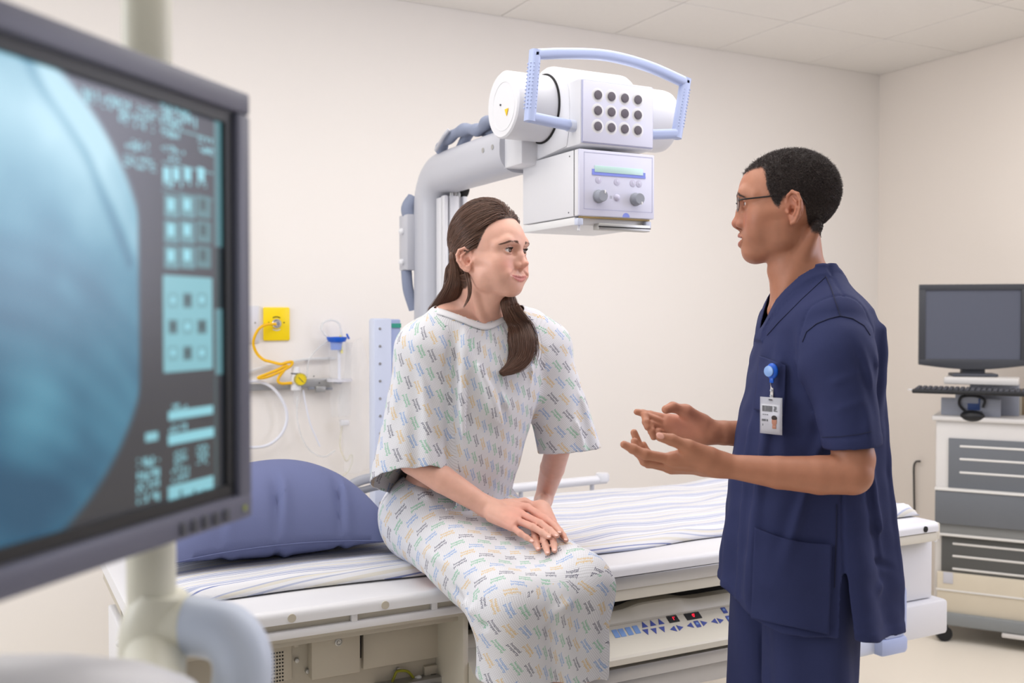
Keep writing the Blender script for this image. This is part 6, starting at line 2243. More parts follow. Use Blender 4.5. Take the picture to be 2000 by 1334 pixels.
# pockets sewn on and dark seam lines: found by sighting the shirt's surface
def hits(FF, UVp, off, t0=1.5, n=70):
    r = np.array([tuple(_ray(u, v)) for u, v in UVp])
    r /= np.linalg.norm(r, axis=1)[:, None]
    o0 = np.array((0, 0, CAMH))
    t = np.full(len(r), t0)
    for _ in range(n):
        d = FF.eval(o0 + r * t[:, None])
        t = np.where(d > 0.0002, np.minimum(t + d * 0.62, 3.2), t)
    return o0 + r * (t - off)[:, None]
def patch(name, tl_, tr_, bl_, br_, nu, nv, dip=0.0):
    uv = []
    for i in range(nu):
        a = i / (nu - 1)
        for j in range(nv):
            b_ = j / (nv - 1)
            top = np.array(tl_) * (1 - a) + np.array(tr_) * a + np.array((0, dip * math.sin(math.pi * a)))
            bot = np.array(bl_) * (1 - a) + np.array(br_) * a
            uv.append(top * (1 - b_) + bot * b_)
    P = hits(SHB, uv, 0.0052).reshape(nu, nv, 3)
    for _ in range(2):
        Q = P.copy()
        Q[1:-1, 1:-1] = (P[:-2, 1:-1] + P[2:, 1:-1] + P[1:-1, :-2] + P[1:-1, 2:]) / 4
        P = Q
    o = MB().grid(P).build(name, M_SCRUB, MAN, 80)
    md = o.modifiers.new('t', 'SOLIDIFY')
    md.thickness = 0.0026
    return o
patch('pocket', (1474, 1030), (1625, 1063), (1468, 1208), (1619, 1240), 34, 40, 9)
patch('chest_pocket', (1484, 694), (1536, 714), (1474, 800), (1531, 812), 20, 30)
M_SEAM_SHADE = mat('seam_shade_navy', (30, 34, 62), 0.9)  # darker navy stands for the shadow in the seam grooves
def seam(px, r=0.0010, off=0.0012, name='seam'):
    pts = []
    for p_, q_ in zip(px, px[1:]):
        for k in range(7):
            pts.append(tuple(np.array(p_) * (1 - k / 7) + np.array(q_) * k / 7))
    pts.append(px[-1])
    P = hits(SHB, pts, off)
    MB().tube([tuple(p) for p in P], r, 6).build(name, M_SEAM_SHADE, MAN, 80)
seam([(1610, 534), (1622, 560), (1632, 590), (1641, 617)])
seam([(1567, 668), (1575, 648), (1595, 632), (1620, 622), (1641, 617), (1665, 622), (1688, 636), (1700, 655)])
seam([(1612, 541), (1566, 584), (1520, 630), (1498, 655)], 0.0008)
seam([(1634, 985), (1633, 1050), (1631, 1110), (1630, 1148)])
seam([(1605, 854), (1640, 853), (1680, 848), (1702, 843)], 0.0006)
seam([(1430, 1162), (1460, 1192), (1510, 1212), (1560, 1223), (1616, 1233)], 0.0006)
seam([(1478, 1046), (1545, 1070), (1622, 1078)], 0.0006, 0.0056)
# trousers
TR = Field()
TR.frame(BM)
TR.ell((-0.005, 0, 0.93), (0.130, 0.160, 0.12), 0.0)
for s, xx in ((1, 0.004), (-1, 0.040)):
    TR.cap((xx, s * 0.082, 0.90), (xx + 0.005, s * 0.096, 0.48), 0.098, 0.090, 0.03)
    TR.cap((xx + 0.005, s * 0.096, 0.48), (xx - 0.028, s * 0.108, 0.07), 0.088, 0.082, 0.03)
def tdr(P):
    x, y, z = P[:, 0], P[:, 1], P[:, 2]
    d = -0.006 * np.sin(np.arctan2(y - 0.09 * np.sign(y), x - 0.01) * 5 + 6 * z) * sstep(0.95, 0.75, z)
    for zz, a in ((0.74, 0.5), (0.69, -0.35), (0.52, 0.4), (0.47, -0.4)):
        d -= fold(P, (0.06, 0.06, zz), (1, 0.5, a), 0.016, 0.006, 0.10)
    return d - 0.002 * noise3(P, 18, 9)
TR.disp(tdr)
def cut_ank(P):
    return 0.075 - P[:, 2]
def cut_waist(P):
    return P[:, 2] - 1.02
cloth_mesh(TR, BM, (cut_ank, cut_waist), (), mO + np.array((-0.4, -0.4, 0.05)), mO + np.array((0.4, 0.4, 1.1)), 0.006, 'scrub_trousers', M_SCRUB, MAN, 0.003)
# shoes
SHO = Field()
SHO.frame(BM)
for s, xx in ((1, 0.0), (-1, 0.035)):
    SHO.cap((xx - 0.055, s * 0.105, 0.05), (xx + 0.135, s * 0.12, 0.04), 0.046, 0.040, 0.02)
SHO.plane((0, 0, 0.002), (0, 0, -1))
Vs, Fs = SHO.mesh(mO + np.array((-0.35, -0.35, -0.01)), mO + np.array((0.35, 0.35, 0.12)), 0.006)
np_mesh('shoes', Vs, Fs, mat('white_leather', (226, 226, 226), 0.5), MAN)

# ------------------------------------------------------------------ his glasses
GL = root('eyeglasses', 'dark thin framed glasses worn by the person in navy scrubs', 'glasses', h2w((0, 0.1, 0.02)))
M_GFR = mat('glasses_frame', (34, 28, 28), 0.35)
for s in (-1, 1):
    pts = [h2w((s * x, y, z)) for x, y, z in ((0.0575, 0.1010, 0.0215), (0.0665, 0.0980, 0.0222), (0.0705, 0.085, 0.0235), (0.0735, 0.0375, 0.0268), (0.0765, 0.0, 0.0305), (0.0775, -0.014, 0.0300), (0.0765, -0.026, 0.0210), (0.0745, -0.035, 0.0090))]
    MB().tube(spline(pts, 5), 1, prof=[(a * 0.7, b_ * 1.3) for a, b_ in rrect(0.0024, 0.0026, 0.0009, 2)], up=(0, 0, 1)).build('temple', M_GFR, GL)
    ring = []
    for a, c_ in rrect(0.048, 0.0255, 0.0105, 7):
        x = 0.0345 + a
        ring.append(h2w((s * x, 0.1075 - 3.2 * (x - 0.004) ** 2 * 0.9, 0.0160 + c_)))
    MB().tube(ring, 0.0010, 6, closed=True).build('rim', M_GFR, GL)
    b = MB()
    bm = b.bm
    f_ = bm.faces.new([bm.verts.new(p) for p in ring])
    bmesh.ops.triangulate(bm, faces=[f_])
    b.build('lens', mat('glasses_lens', (245, 248, 252), 0.03, alpha=0.16), GL)
MB().tube([h2w((x, 0.1085 + 0.002 * math.cos(x * 120), 0.0215 + 0.002 * math.cos(x * 160))) for x in np.linspace(-0.0105, 0.0105, 9)], 0.0010, 6).build('bridge', M_GFR, GL)

# ------------------------------------------------------------------ badge clipped to the chest pocket
def surf(FF, u, v, off=0.0, t0=1.4, t1=3.0):
    """the point of a solid that a sight line meets first"""
    r = np.array(_ray(u, v))
    r /= np.linalg.norm(r)
    o0 = np.array((0, 0, CAMH))
    t = t0
    for _ in range(160):
        d = FF.eval((o0 + r * t)[None])[0]
        if d < 0.0003 or t > t1:
            break
        t += max(0.0004, d * 0.6)
    return o0 + r * (t - off)
BD = root('id_badge', 'white photo identity badge in a clear holder on a blue reel at the chest pocket', 'badge', surf(SHB, 1507, 760))
M_HOLD = mat('badge_holder', (226, 228, 238), 0.12, alpha=0.42)
M_CARDW = mat('badge_card', (242, 243, 246), 0.4)
pr = surf(SHB, 1508, 725, 0.017)
nrm_ = _n(mS * 0.62 + mA * 0.78)
u_ = _n(np.cross((0, 0, 1), nrm_))
bk = MB(frame(V(pr), V(u_), (0, 0, 1)))
bk.sphere((0, 0, 0), 0.0165, 20, (0.85, 1.0, 0.42))
bk.box((0.0, -0.018, 0), (0.010, 0.012, 0.006), 0.002)
bk.build('reel', M_BLUE, BD)
MB(frame(V(pr), V(u_), (0, 0, 1))).cyl((-0.003, 0, 0.0055), (-0.003, 0, 0.0088), 0.0112, n=24, bev=0.0012).build('reel_disc', mat('reel_disc_blue', (140, 176, 232), 0.25), BD)
pc_b = surf(SHB, 1505, 812, 0.016)
tl = frame(V(pc_b), V(u_), V((0, 0, 1))) @ Matrix.Scale(0.84, 4)
strap0 = V(pr) + V((0, 0, -0.022))
strap1 = V(pc_b) + V((0, 0, 0.031)) + V(u_) * 0.002
MB().tube([tuple(strap0 + V(u_) * (0.004 * math.cos(a)) + V((0, 0, -0.004 + 0.004 * math.sin(a)))) for a in np.linspace(0, 2 * math.pi, 13)[:-1]], 0.0008, 6, closed=True).build('ring', M_CHROME, BD)
MB().tube([tuple(strap0 + V((0, 0, -0.007))), tuple(strap1)], 1, prof=rrect(0.007, 0.0014, 0.0005, 2), up=nrm_).build('clear_strap', mat('strap_clear', (226, 222, 220), 0.2, alpha=0.8), BD)
for t in (0.45, 0.75):
    q_ = strap0.lerp(strap1, t) + V(nrm_) * 0.0015
    MB().cyl(q_, q_ + V(nrm_) * 0.0015, 0.0026, n=14).build('snap', M_CHROME, BD)
def bent(name, w, h, zc, th, m, par, off=0.0, cx=0.0):
    """a card that bows a little along its width"""
    n = 12
    P = np.zeros((n, 2, 3))
    for i in range(n):
        x = -w / 2 + w * i / (n - 1) + cx
        for j in range(2):
            P[i, j] = (x, zc + (j - 0.5) * h, off - 6.0 * max(0, x - 0.008) ** 2)
    b = MB(tl)
    b.grid(P)
    o = b.build(name, m, par, 60)
    md = o.modifiers.new('t', 'SOLIDIFY')
    md.thickness = th
    return o
hd_ = bent('holder', 0.062, 0.088, 0.0, 0.0006, M_HOLD, BD, 0.0)
cd_ = bent('card', 0.052, 0.066, -0.006, 0.0008, M_CARDW, BD, -0.0008, -0.003)
M_INKG = mat('badge_ink', (110, 112, 116), 0.6)
bars = MB(tl)
x = -0.024
rs2 = np.random.RandomState(2)
while x < 0.006:
    wv = rs2.choice([0.0007, 0.0012, 0.0018])
    bars.box((x, 0.0165, 0.0006), (wv, 0.014, 0.0004))
    x += wv + rs2.choice([0.0007, 0.0011])
for k in range(4):
    for j in range(5):
        if rs2.rand() < 0.6:
            bars.box((0.010 + 0.0028 * k, 0.0115 + 0.0026 * j, 0.0003), (0.0024, 0.0022, 0.0004))
tag(bars.build('barcode', M_INKG, cd_), kind='stuff')
lines = MB(tl)
for (xx, yy, ww, hh) in ((-0.016, 0.002, 0.018, 0.0020), (-0.0165, -0.0115, 0.018, 0.0050), (-0.022, -0.023, 0.003, 0.005)):
    n = int(ww / 0.002)
    for k in range(n):
        if rs2.rand() < 0.85:
            lines.box((xx - ww / 2 + 0.002 * (k + 0.5), yy, 0.0005), (0.0014, hh, 0.0004))
tag(lines.build('printed_lines', M_INKG, cd_), kind='stuff')
ph = MB(tl)
ph.sphere((0.0105, -0.013, -0.0002), 1.0, 18, (0.0075, 0.0115, 0.0012))
ph.box((0.0105, -0.0265, -0.0002), (0.011, 0.008, 0.0012), 0.0005)
ph.build('portrait', mat('portrait_skin', (176, 124, 102), 0.5), cd_)
ph = MB(tl)
ph.sphere((0.0105, -0.0045, 0.0002), 1.0, 18, (0.0078, 0.0060, 0.0012))
ph.build('portrait_hair', mat('portrait_hair', (52, 42, 40), 0.6), cd_)
b = MB(tl)
b.box((0.0, 0.0385, 0.0008), (0.010, 0.003, 0.0006))
b.build('holder_slot', M_CHAR, hd_)
# ------------------------------------------------------------------ the patient sitting on the front edge of the table
WM_ = np.eye(4)
WM_[:3, 0], WM_[:3, 1], WM_[:3, 2], WM_[:3, 3] = (0, -1, 0), (1, 0, 0), (0, 0, 1), (1.075, 2.40, 0)
def w2w(p):
    return WM_[:3, :3] @ np.asarray(p, float) + WM_[:3, 3]
WO = root('person', 'person with long brown hair in a printed gown sitting on the striped sheet', 'person', (1.075, 2.40, 0.80))
wy = np.array((0.4585, -0.8887, 0))
wp = math.radians(4)
wf = wy * math.cos(wp) + np.array((0, 0, math.sin(wp)))
wr = _n(np.cross(wf, (0, 0, 1)))
wu = np.cross(wr, wf)
HW = np.eye(4)
HWS = 0.97
ear = np.array(onY(920, 508, 2.19))
HW[:3, 0], HW[:3, 1], HW[:3, 2] = wr, wf, wu
HW[:3, 3] = ear - wr * 0.0735 * HWS
def hw(p):
    return HW[:3, :3] @ (np.asarray(p, float) * HWS) + HW[:3, 3]
# the skirt's solid comes first: the hands are laid on it
GS = Field()
GS.frame(WM_)
GS.ell((-0.03, 0.003, 0.915), (0.150, 0.176, 0.125), 0.0)
kn = [(0.440, -0.060, 0.787), (0.440, 0.128, 0.818)]
GS.cap((0.0, -0.080, 0.902), kn[0], 0.090, 0.068, 0.06)
GS.cap((0.0, 0.092, 0.905), kn[1], 0.098, 0.068, 0.06)
GS.cap((0.05, 0.0, 0.895), (0.43, 0.035, 0.800), 0.070, 0.055, 0.05)
GS.cap(kn[0], (0.425, -0.040, 0.52), 0.068, 0.080, 0.045)
GS.cap(kn[1], (0.430, 0.112, 0.52), 0.068, 0.080, 0.045)
GS.cap((0.45, 0.035, 0.79), (0.43, 0.035, 0.52), 0.062, 0.075, 0.05)
def sdrape(P):
    x, y, z = P[:, 0], P[:, 1], P[:, 2]
    d = np.zeros(len(P))
    # pulls round the right knee
    d -= fold(P, (0.44, -0.122, 0.80), (0.15, 0.9, 0.20), 0.012, 0.0108, 0.07)
    d += fold(P, (0.47, -0.108, 0.775), (0.15, 0.9, 0.25), 0.010, 0.0108, 0.07)
    d -= fold(P, (0.42, -0.128, 0.77), (0.5, 0.5, -0.9), 0.010, 0.0095, 0.07)
    d += fold(P, (0.38, -0.125, 0.80), (0.8, 0.3, -0.3), 0.010, 0.0095, 0.07)
    d -= fold(P, (0.30, -0.13, 0.86), (0.9, 0.2, -0.15), 0.013, 0.0068, 0.12)
    d -= fold(P, (0.49, -0.02, 0.76), (0.3, 0.75, 0.45), 0.011, 0.0074, 0.10)
    d -= fold(P, (0.49, 0.12, 0.70), (0.0, 0.55, -0.8), 0.013, 0.0068, 0.12)
    d += fold(P, (0.505, 0.03, 0.66), (0.05, 0.12, -1), 0.025, 0.0108, 0.20)
    d -= fold(P, (0.50, 0.175, 0.72), (0.0, -0.12, -1), 0.013, 0.0081, 0.15)
    d -= fold(P, (0.10, -0.10, 0.99), (0.9, 0.2, -0.1), 0.012, 0.0061, 0.12)
    d -= 0.0020 * noise3(P, 24, 31) + 0.001 * noise3(P, 55, 32)
    return d
GS.disp(sdrape)
def on_lap(u, v, h):
    """the point on a sight line that is h above the skirt"""
    r = np.array(_ray(u, v))
    r /= np.linalg.norm(r)
    o0 = np.array((0, 0, CAMH))
    t = 1.7
    for _ in range(120):
        d = GS.eval((o0 + r * t)[None])[0] - h
        if d < 0.0004 or t > 2.9:
            break
        t += max(0.0005, d * 0.6)
    return o0 + r * t
F = Field()
F.frame(WM_)
F.loft([0.86, 0.95, 1.05, 1.15, 1.25, 1.33, 1.385, 1.42, 1.445], [0.08, 0.085, 0.10, 0.13, 0.165, 0.165, 0.15, 0.135, 0.125], [-0.11, -0.10, -0.075, -0.04, -0.01, 0.02, 0.045, 0.06, 0.07],
       [0.155, 0.145, 0.125, 0.13, 0.14, 0.15, 0.145, 0.11, 0.08], 2.3, yc=[0, 0.005, 0.02, 0.03, 0.045, 0.055, 0.062, 0.05, 0.04])
F.ell((-0.02, 0, 0.905), (0.12, 0.17, 0.095), 0.03)
hips = [(0.0, -0.085, 0.893), (0.0, 0.085, 0.893)]
knees = [(0.445, -0.068, 0.785), (0.445, 0.125, 0.812)]
ank = [(0.40, -0.045, 0.40), (0.42, 0.10, 0.42)]
for h_, k_, a_ in zip(hips, knees, ank):
    F.cap(h_, k_, 0.078, 0.052, 0.03)
    F.cap(k_, a_, 0.050, 0.034, 0.02)
    F.cap(a_, (a_[0] + 0.02, a_[1], a_[2] - 0.06), 0.034, 0.034, 0.02)
    F.cap((a_[0] - 0.02, a_[1], a_[2] - 0.075), (a_[0] + 0.14, a_[1], a_[2] - 0.10), 0.032, 0.024, 0.02)
# neck
hb = (HW[:3, 3] - WM_[:3, 3]) @ WM_[:3, :3]
nk0 = (hw((0, -0.030, -0.045)) - WM_[:3, 3]) @ WM_[:3, :3]
F.cap(nk0, (0.105, 0.035, 1.44), 0.043, 0.048, 0.02)
nk1 = (hw((0, 0.010, -0.080)) - WM_[:3, 3]) @ WM_[:3, :3]
F.cap(nk1, (0.135, 0.040, 1.43), 0.026, 0.030, 0.03)
for s in (-1, 1):
    e_ = (hw((-s * 0.055, -0.020, -0.025)) - WM_[:3, 3]) @ WM_[:3, :3]
    F.cap(e_, (0.160, 0.04 + s * 0.018, 1.405), 0.0095, 0.0095, 0.014)
    F.cap((0.085, 0.035 + s * 0.03, 1.475), (0.075, 0.06 + s * 0.14, 1.405), 0.021, 0.026, 0.035)
    F.cap((0.155, 0.04 + s * 0.02, 1.41), (0.11, 0.06 + s * 0.13, 1.41), 0.0085, 0.0085, 0.012)
F.frame()
RS, LS = np.array((0.965, 2.31, 1.372)), np.array((1.310, 2.31, 1.372))
RE, RWr = np.array(onY(806, 900, 2.29)), on_lap(950, 990, 0.034)
LE_, LWr = np.array(onY(1092, 868, 2.29)), on_lap(1061, 978, 0.030)
F.cap(RS, RE, 0.042, 0.034, 0.03)
F.cap(LS, LE_, 0.042, 0.034, 0.03)
for e_, w_ in ((RE, RWr), (LE_, LWr)):
    m_ = e_ + (w_ - e_) * 0.4
    F.cap(e_, m_, 0.0335, 0.0335, 0.004)
    F.cap(m_, w_, 0.0335, 0.0245, 0.004)
def C7(x, y, h):
    return on_lap(900 + x / 6.671, 900 + y / 6.671, h)
# right hand, lying on the left one
rm = [C7(875, 610, 0.038), C7(785, 695, 0.038), C7(735, 780, 0.036), C7(665, 860, 0.028)]
rb = [C7(470, 590, 0.034), C7(450, 640, 0.036), C7(430, 685, 0.034), C7(410, 720, 0.030)]
for a, b in zip(rb, rm):
    F.cap(a, b, 0.0160, 0.0112, 0.014)
F.cap(RWr, C7(440, 640, 0.034), 0.0230, 0.0195, 0.015)
finger(F, [rm[0], C7(1105, 755, 0.032), C7(1215, 850, 0.026), C7(1290, 935, 0.022)], 0.0088, 0.0025)
finger(F, [rm[1], C7(1035, 815, 0.034), C7(1160, 905, 0.028), C7(1250, 975, 0.024)], 0.0088, 0.0025)
finger(F, [rm[2], C7(935, 860, 0.034), C7(1060, 935, 0.028), C7(1150, 992, 0.024)], 0.0084, 0.0025)
finger(F, [rm[3], C7(775, 945, 0.024), C7(860, 1000, 0.019), C7(930, 1045, 0.016)], 0.0074, 0.0025)
F.cap(C7(600, 570, 0.032), C7(830, 545, 0.030), 0.0145, 0.0115, 0.014)
F.cap(C7(830, 545, 0.030), C7(1000, 600, 0.026), 0.0105, 0.0090, 0.008)
F.cap(C7(1000, 600, 0.026), C7(1120, 690, 0.022), 0.0088, 0.0074, 0.005)
# left hand under it
lm = [C7(960, 880, 0.013), C7(1060, 880, 0.014), C7(1135, 850, 0.014), C7(1195, 790, 0.014)]
lb = [C7(1010, 640, 0.020), C7(1040, 640, 0.022), C7(1065, 640, 0.022), C7(1085, 635, 0.020)]
for a, b in zip(lb, lm):
    F.cap(a, b, 0.0150, 0.0110, 0.014)
F.cap(LWr, C7(1045, 630, 0.022), 0.0225, 0.0190, 0.015)
finger(F, [lm[0], C7(965, 1000, 0.012), C7(985, 1080, 0.0095), C7(1010, 1145, 0.0080)], 0.0084, 0.0025)
finger(F, [lm[1], C7(1085, 1030, 0.0125), C7(1110, 1120, 0.0095), C7(1130, 1200, 0.0080)], 0.0087, 0.0025)
finger(F, [lm[2], C7(1195, 1010, 0.012), C7(1215, 1095, 0.0095), C7(1222, 1168, 0.0080)], 0.0084, 0.0025)
finger(F, [lm[3], C7(1290, 915, 0.0125), C7(1335, 975, 0.0095), C7(1372, 1032, 0.0080)], 0.0078, 0.0025)
head_shape(F, HW, HWS, female=True, smile=True)
W_F = F
VB, FB = F.mesh((0.80, 1.72, 0.24), (1.52, 2.56, 1.74), 0.0029)
VB = smooth_mesh(VB, FB, 1)
qf = ((VB[FB].mean(1) - HW[:3, 3]) @ HW[:3, :3]) / HWS
VB, FB = refine(VB, FB, (qf[:, 1] > 0.030) & (qf[:, 2] > -0.10) & (qf[:, 2] < 0.05) & (np.abs(qf[:, 0]) < 0.1) | (np.linalg.norm(qf - np.array((0.080, -0.01, 0)), axis=1) < 0.045), W_F)
NB = vnormals(VB, FB)
print('woman body', len(VB), len(FB))
def wscalp(q):
    x, y, z = np.abs(q[:, 0]), q[:, 1], q[:, 2]
    hl = np.interp(y, [-0.11, -0.05, -0.030, -0.022, -0.012, 0.004, 0.014, 0.020, 0.030, 0.040, 0.050, 0.062, 0.085, 0.12],
                   [-0.065, -0.065, -0.055, -0.015, 0.022, 0.030, 0.028, 0.026, 0.040, 0.060, 0.080, 0.093, 0.099, 0.100])
    return sstep(-0.003, 0.004, z - hl) * ((np.abs(q) < 0.17).all(1)) * (x < 0.0785)
SK_W = (220, 170, 151)
col, q = head_colors(VB, HW, HWS, SK_W, (192, 112, 108), (224, 146, 128), female=True, smile=True, scalp=((70, 52, 46), wscalp))
# knuckles and fingertips a little redder
for c in rm + lm:
    w = np.exp(-(np.linalg.norm(VB - c, axis=1) / 0.035) ** 2)[:, None]
    col = col * (1 - 0.25 * w) + np.array(lin((222, 148, 132))) * 0.25 * w
M_SKINW = skin_mat('skin_fair', 0.42)
np_mesh('body', VB, FB, M_SKINW, WO, col)
for s in (-1, 1):
    eye_mesh('eye', hw((s * 0.0325, 0.0775, 0.0170)), _n(wf + np.array((0.10, 0.02, -0.02))), 0.0130 * HWS, WO, (84, 58, 40))
# nails
M_NAILW = mat('nail_pink', (236, 190, 178), 0.22, spec=0.6)
for t_, d_, h_ in (((1368, 1024), (1335, 975), 0.0145), ((1129, 1190), (1110, 1120), 0.0150), ((1007, 1136), (985, 1080), 0.0145), ((1221, 1158), (1215, 1095), 0.0145),
                   ((1146, 986), (1060, 935), 0.0310), ((1245, 968), (1160, 905), 0.0310), ((925, 1038), (860, 1000), 0.0218), ((1285, 927), (1215, 850), 0.0290)):
    tip, dip = C7(*t_, h_), C7(*d_, h_)
    nail(tip, tip - dip, _n(np.array((-0.15, -0.45, 0.88))), 0.0054, WO, m=M_NAILW)

# ------------------------------------------------------------------ printed cotton
PXM = 7600
TW_, TH_ = 0.0600, 0.176
iw, ih = int(TW_ * PXM), int(TH_ * PXM)
SS = 2
big = np.zeros((ih * SS, iw * SS), np.int16)
tr1, tr2 = text_tris('hospital', 0.0092), text_tris('property', 0.0092)
sx_ = 1.0
for r_ in range(8):
    cx_ = TW_ * (0.25 + 0.375 * r_)
    cy_ = TH_ * (r_ + 0.5) / 8
    for tr_, dy_ in ((tr1, 0.0040), (tr2, -0.0037)):
        rasterize(iw * SS, ih * SS, (tr_ + np.array((cx_, cy_ + dy_))) * PXM * SS, r_ % 4 + 1, big)
cols_ = np.array([(0, 0, 0), (60, 60, 86), (216, 178, 96), (106, 152, 210), (98, 178, 134)], float) / 255
yy, xx = np.mgrid[0:ih, 0:iw]
bg = np.ones((ih, iw, 3)) * np.array((224, 224, 229)) / 255
ln = 0.5 + 0.5 * np.cos(2 * np.pi * yy / (ih / 44))
bg *= (1 - 0.075 * (ln > 0.72))[..., None]
ln2 = 0.5 + 0.5 * np.cos(2 * np.pi * xx / (iw / 14))
bg *= (1 - 0.03 * (ln2 > 0.8))[..., None]
bigr = big.reshape(ih, SS, iw, SS)
out = bg.copy()
for c_ in range(1, 5):
    a = (bigr == c_).mean((1, 3))[..., None]
    out = out * (1 - a) + cols_[c_] * a
M_PRINT = image_mat('hospital_print', make_image('hospital_print', np.clip(out, 0, 1)), 0.85, bump=0.10, bscale=700, spec=0.2)

# ------------------------------------------------------------------ gown top
GT = Field()
GT.frame(WM_)
GT.loft([0.82, 0.88, 0.95, 1.03, 1.12, 1.22, 1.30, 1.36, 1.40, 1.43, 1.455, 1.48],
        [0.12, 0.130, 0.150, 0.168, 0.188, 0.202, 0.203, 0.195, 0.180, 0.165, 0.150, 0.14],
        [-0.16, -0.165, -0.155, -0.125, -0.085, -0.050, -0.020, 0.005, 0.03, 0.045, 0.055, 0.06],
        [0.168, 0.164, 0.156, 0.148, 0.150, 0.162, 0.174, 0.176, 0.155, 0.128, 0.10, 0.08], 2.2,
        yc=[0.0, 0.0, 0.005, 0.015, 0.028, 0.042, 0.053, 0.058, 0.056, 0.05, 0.045, 0.04])
GT.frame()
sR0, sR1 = RS + np.array((0.005, 0, -0.02)), np.array((0.950, 2.335, 1.02))
sL0, sL1 = LS + np.array((-0.005, 0, -0.02)), np.array((1.385, 2.275, 1.02))
GT.cap(RS + np.array((0.05, 0, 0.015)), sR0, 0.058, 0.064, 0.05)
GT.cap(LS + np.array((-0.05, 0, 0.015)), sL0, 0.058, 0.064, 0.05)
GT.cap(sR0, sR1, 0.068, 0.108, 0.025)
GT.cap(sL0, sL1, 0.066, 0.086, 0.025)
GTa = np.array(WM_)
def gdrape(P):
    d = np.zeros(len(P))
    X, Y, Z = P[:, 0], P[:, 1], P[:, 2]
    def fo(o, dr, w, a, L):
        return fold(P, o, dr, w, a, L)
    # diagonal pulls from the right shoulder to the left hip
    d -= fo((1.10, 2.185, 1.22), (0.45, 0.0, -1), 0.013, 0.0116, 0.16)
    d += fo((1.065, 2.19, 1.20), (0.45, 0.0, -1), 0.014, 0.0101, 0.16)
    d -= fo((1.17, 2.18, 1.13), (0.40, 0.0, -1), 0.012, 0.0093, 0.15)
    d += fo((1.20, 2.185, 1.10), (0.25, 0.0, -1), 0.014, 0.0085, 0.15)
    d -= fo((1.235, 2.20, 1.12), (0.10, 0.02, -1), 0.012, 0.0116, 0.20)
    d -= fo((1.145, 2.185, 1.02), (0.75, 0.0, -0.8), 0.013, 0.0124, 0.13)
    d += fo((1.115, 2.19, 1.00), (0.75, 0.0, -0.75), 0.015, 0.0109, 0.12)
    d -= fo((1.05, 2.20, 1.05), (0.15, 0.0, -1), 0.012, 0.0085, 0.13)
    d -= fo((1.03, 2.21, 1.30), (-0.06, -0.02, -1), 0.013, 0.0093, 0.12)
    # armhole gathers
    d += fo((1.005, 2.235, 1.22), (0.0, 0.02, -1), 0.014, 0.0155, 0.17)
    d += fo((1.272, 2.215, 1.20), (0.12, 0.0, -1), 0.012, 0.0139, 0.16)
    d += fo((1.000, 2.215, 1.16), (-0.02, 0.04, -1), 0.010, 0.0140, 0.17)
    d -= fo((1.022, 2.205, 1.16), (0.02, 0.04, -1), 0.011, 0.0080, 0.16)
    d -= fo((0.975, 2.215, 1.20), (0.02, 0.04, -1), 0.010, 0.0060, 0.16)
    d -= fo((1.16, 2.175, 1.29), (0.55, 0.0, -0.85), 0.012, 0.0060, 0.13)
    d += fo((1.20, 2.185, 1.21), (0.30, 0.0, -1), 0.012, 0.0070, 0.14)
    # sleeves
    d -= fo((0.885, 2.30, 1.18), (-0.12, 0.05, -1), 0.014, 0.0109, 0.15)
    d += fo((0.915, 2.245, 1.15), (0.05, 0.0, -1), 0.014, 0.0109, 0.15)
    d -= fo((0.945, 2.23, 1.14), (0.10, -0.03, -1), 0.013, 0.0101, 0.15)
    d -= fo((0.93, 2.24, 1.30), (0.5, -0.05, -0.8), 0.012, 0.0070, 0.08)
    d -= fo((1.345, 2.20, 1.18), (0.22, 0.0, -1), 0.010, 0.0109, 0.14)
    d += fo((1.365, 2.20, 1.16), (0.22, 0.0, -1), 0.010, 0.0109, 0.14)
    d -= fo((1.395, 2.22, 1.14), (0.25, 0.0, -1), 0.011, 0.0101, 0.13)
    d -= 0.0022 * noise3(P, 26, 12) + 0.0012 * noise3(P, 60, 13)
    # set-in sleeve seams
    return d
GT.disp(gdrape)
def lw(P):           # local -> world for the cut functions
    return P @ GTa[:3, :3].T + GTa[:3, 3]
pA, pB = np.array(onY(733, 958, 2.42)), np.array(onY(893, 918, 2.235))
nR = _n(np.cross(pB - pA, np.array((0.80, 0.42, -0.30))))
if nR[2] > 0:
    nR = -nR
qA, qB = np.array(onY(1047, 893, 2.24)), np.array(onY(1142, 880, 2.24))
nL = _n(np.cross(qB - qA, np.array((-0.2, 1.0, -0.10))))
if nL[2] > 0:
    nL = -nL
GR = Field()
GR.cap(sR0, sR1, 0.068, 0.108)
GLf = Field()
GLf.cap(sL0, sL1, 0.066, 0.086)
GB = Field()
GB.ops = GT.ops[:1]
def which(W, m=0.0):
    """0 body, 1 right sleeve, 2 left sleeve"""
    b = GB.eval(W)
    r, l = GR.eval(W), GLf.eval(W)
    out = np.zeros(len(W), int)
    out[(r < b + m) & (r < l)] = 1
    out[(l < b + m) & (l < r)] = 2
    return out
def gcut_r(P):
    W = lw(P)
    return np.where((which(W) == 1) | (W[:, 0] < 0.86), (W - pA) @ nR, -1.0)
def gcut_l(P):
    W = lw(P)
    return np.where((which(W) == 2) | (W[:, 0] > 1.30), (W - qA) @ nL, -1.0)
def gcut_hem(P):
    W = lw(P)
    z = 0.850 + np.clip(2.45 - W[:, 1], -0.2, 0.5) * 0.52 + 0.020 * np.sin(W[:, 0] * 16)
    return np.where(which(W) == 0, z - W[:, 2], -1.0)
def gcut_neck(P):
    x, y, z = P[:, 0] - 0.105, P[:, 1] - 0.038, P[:, 2]
    r = 1 - np.sqrt((x / 0.064) ** 2 + (y / 0.122) ** 2)
    return np.minimum(r * 0.08, z - 1.418)
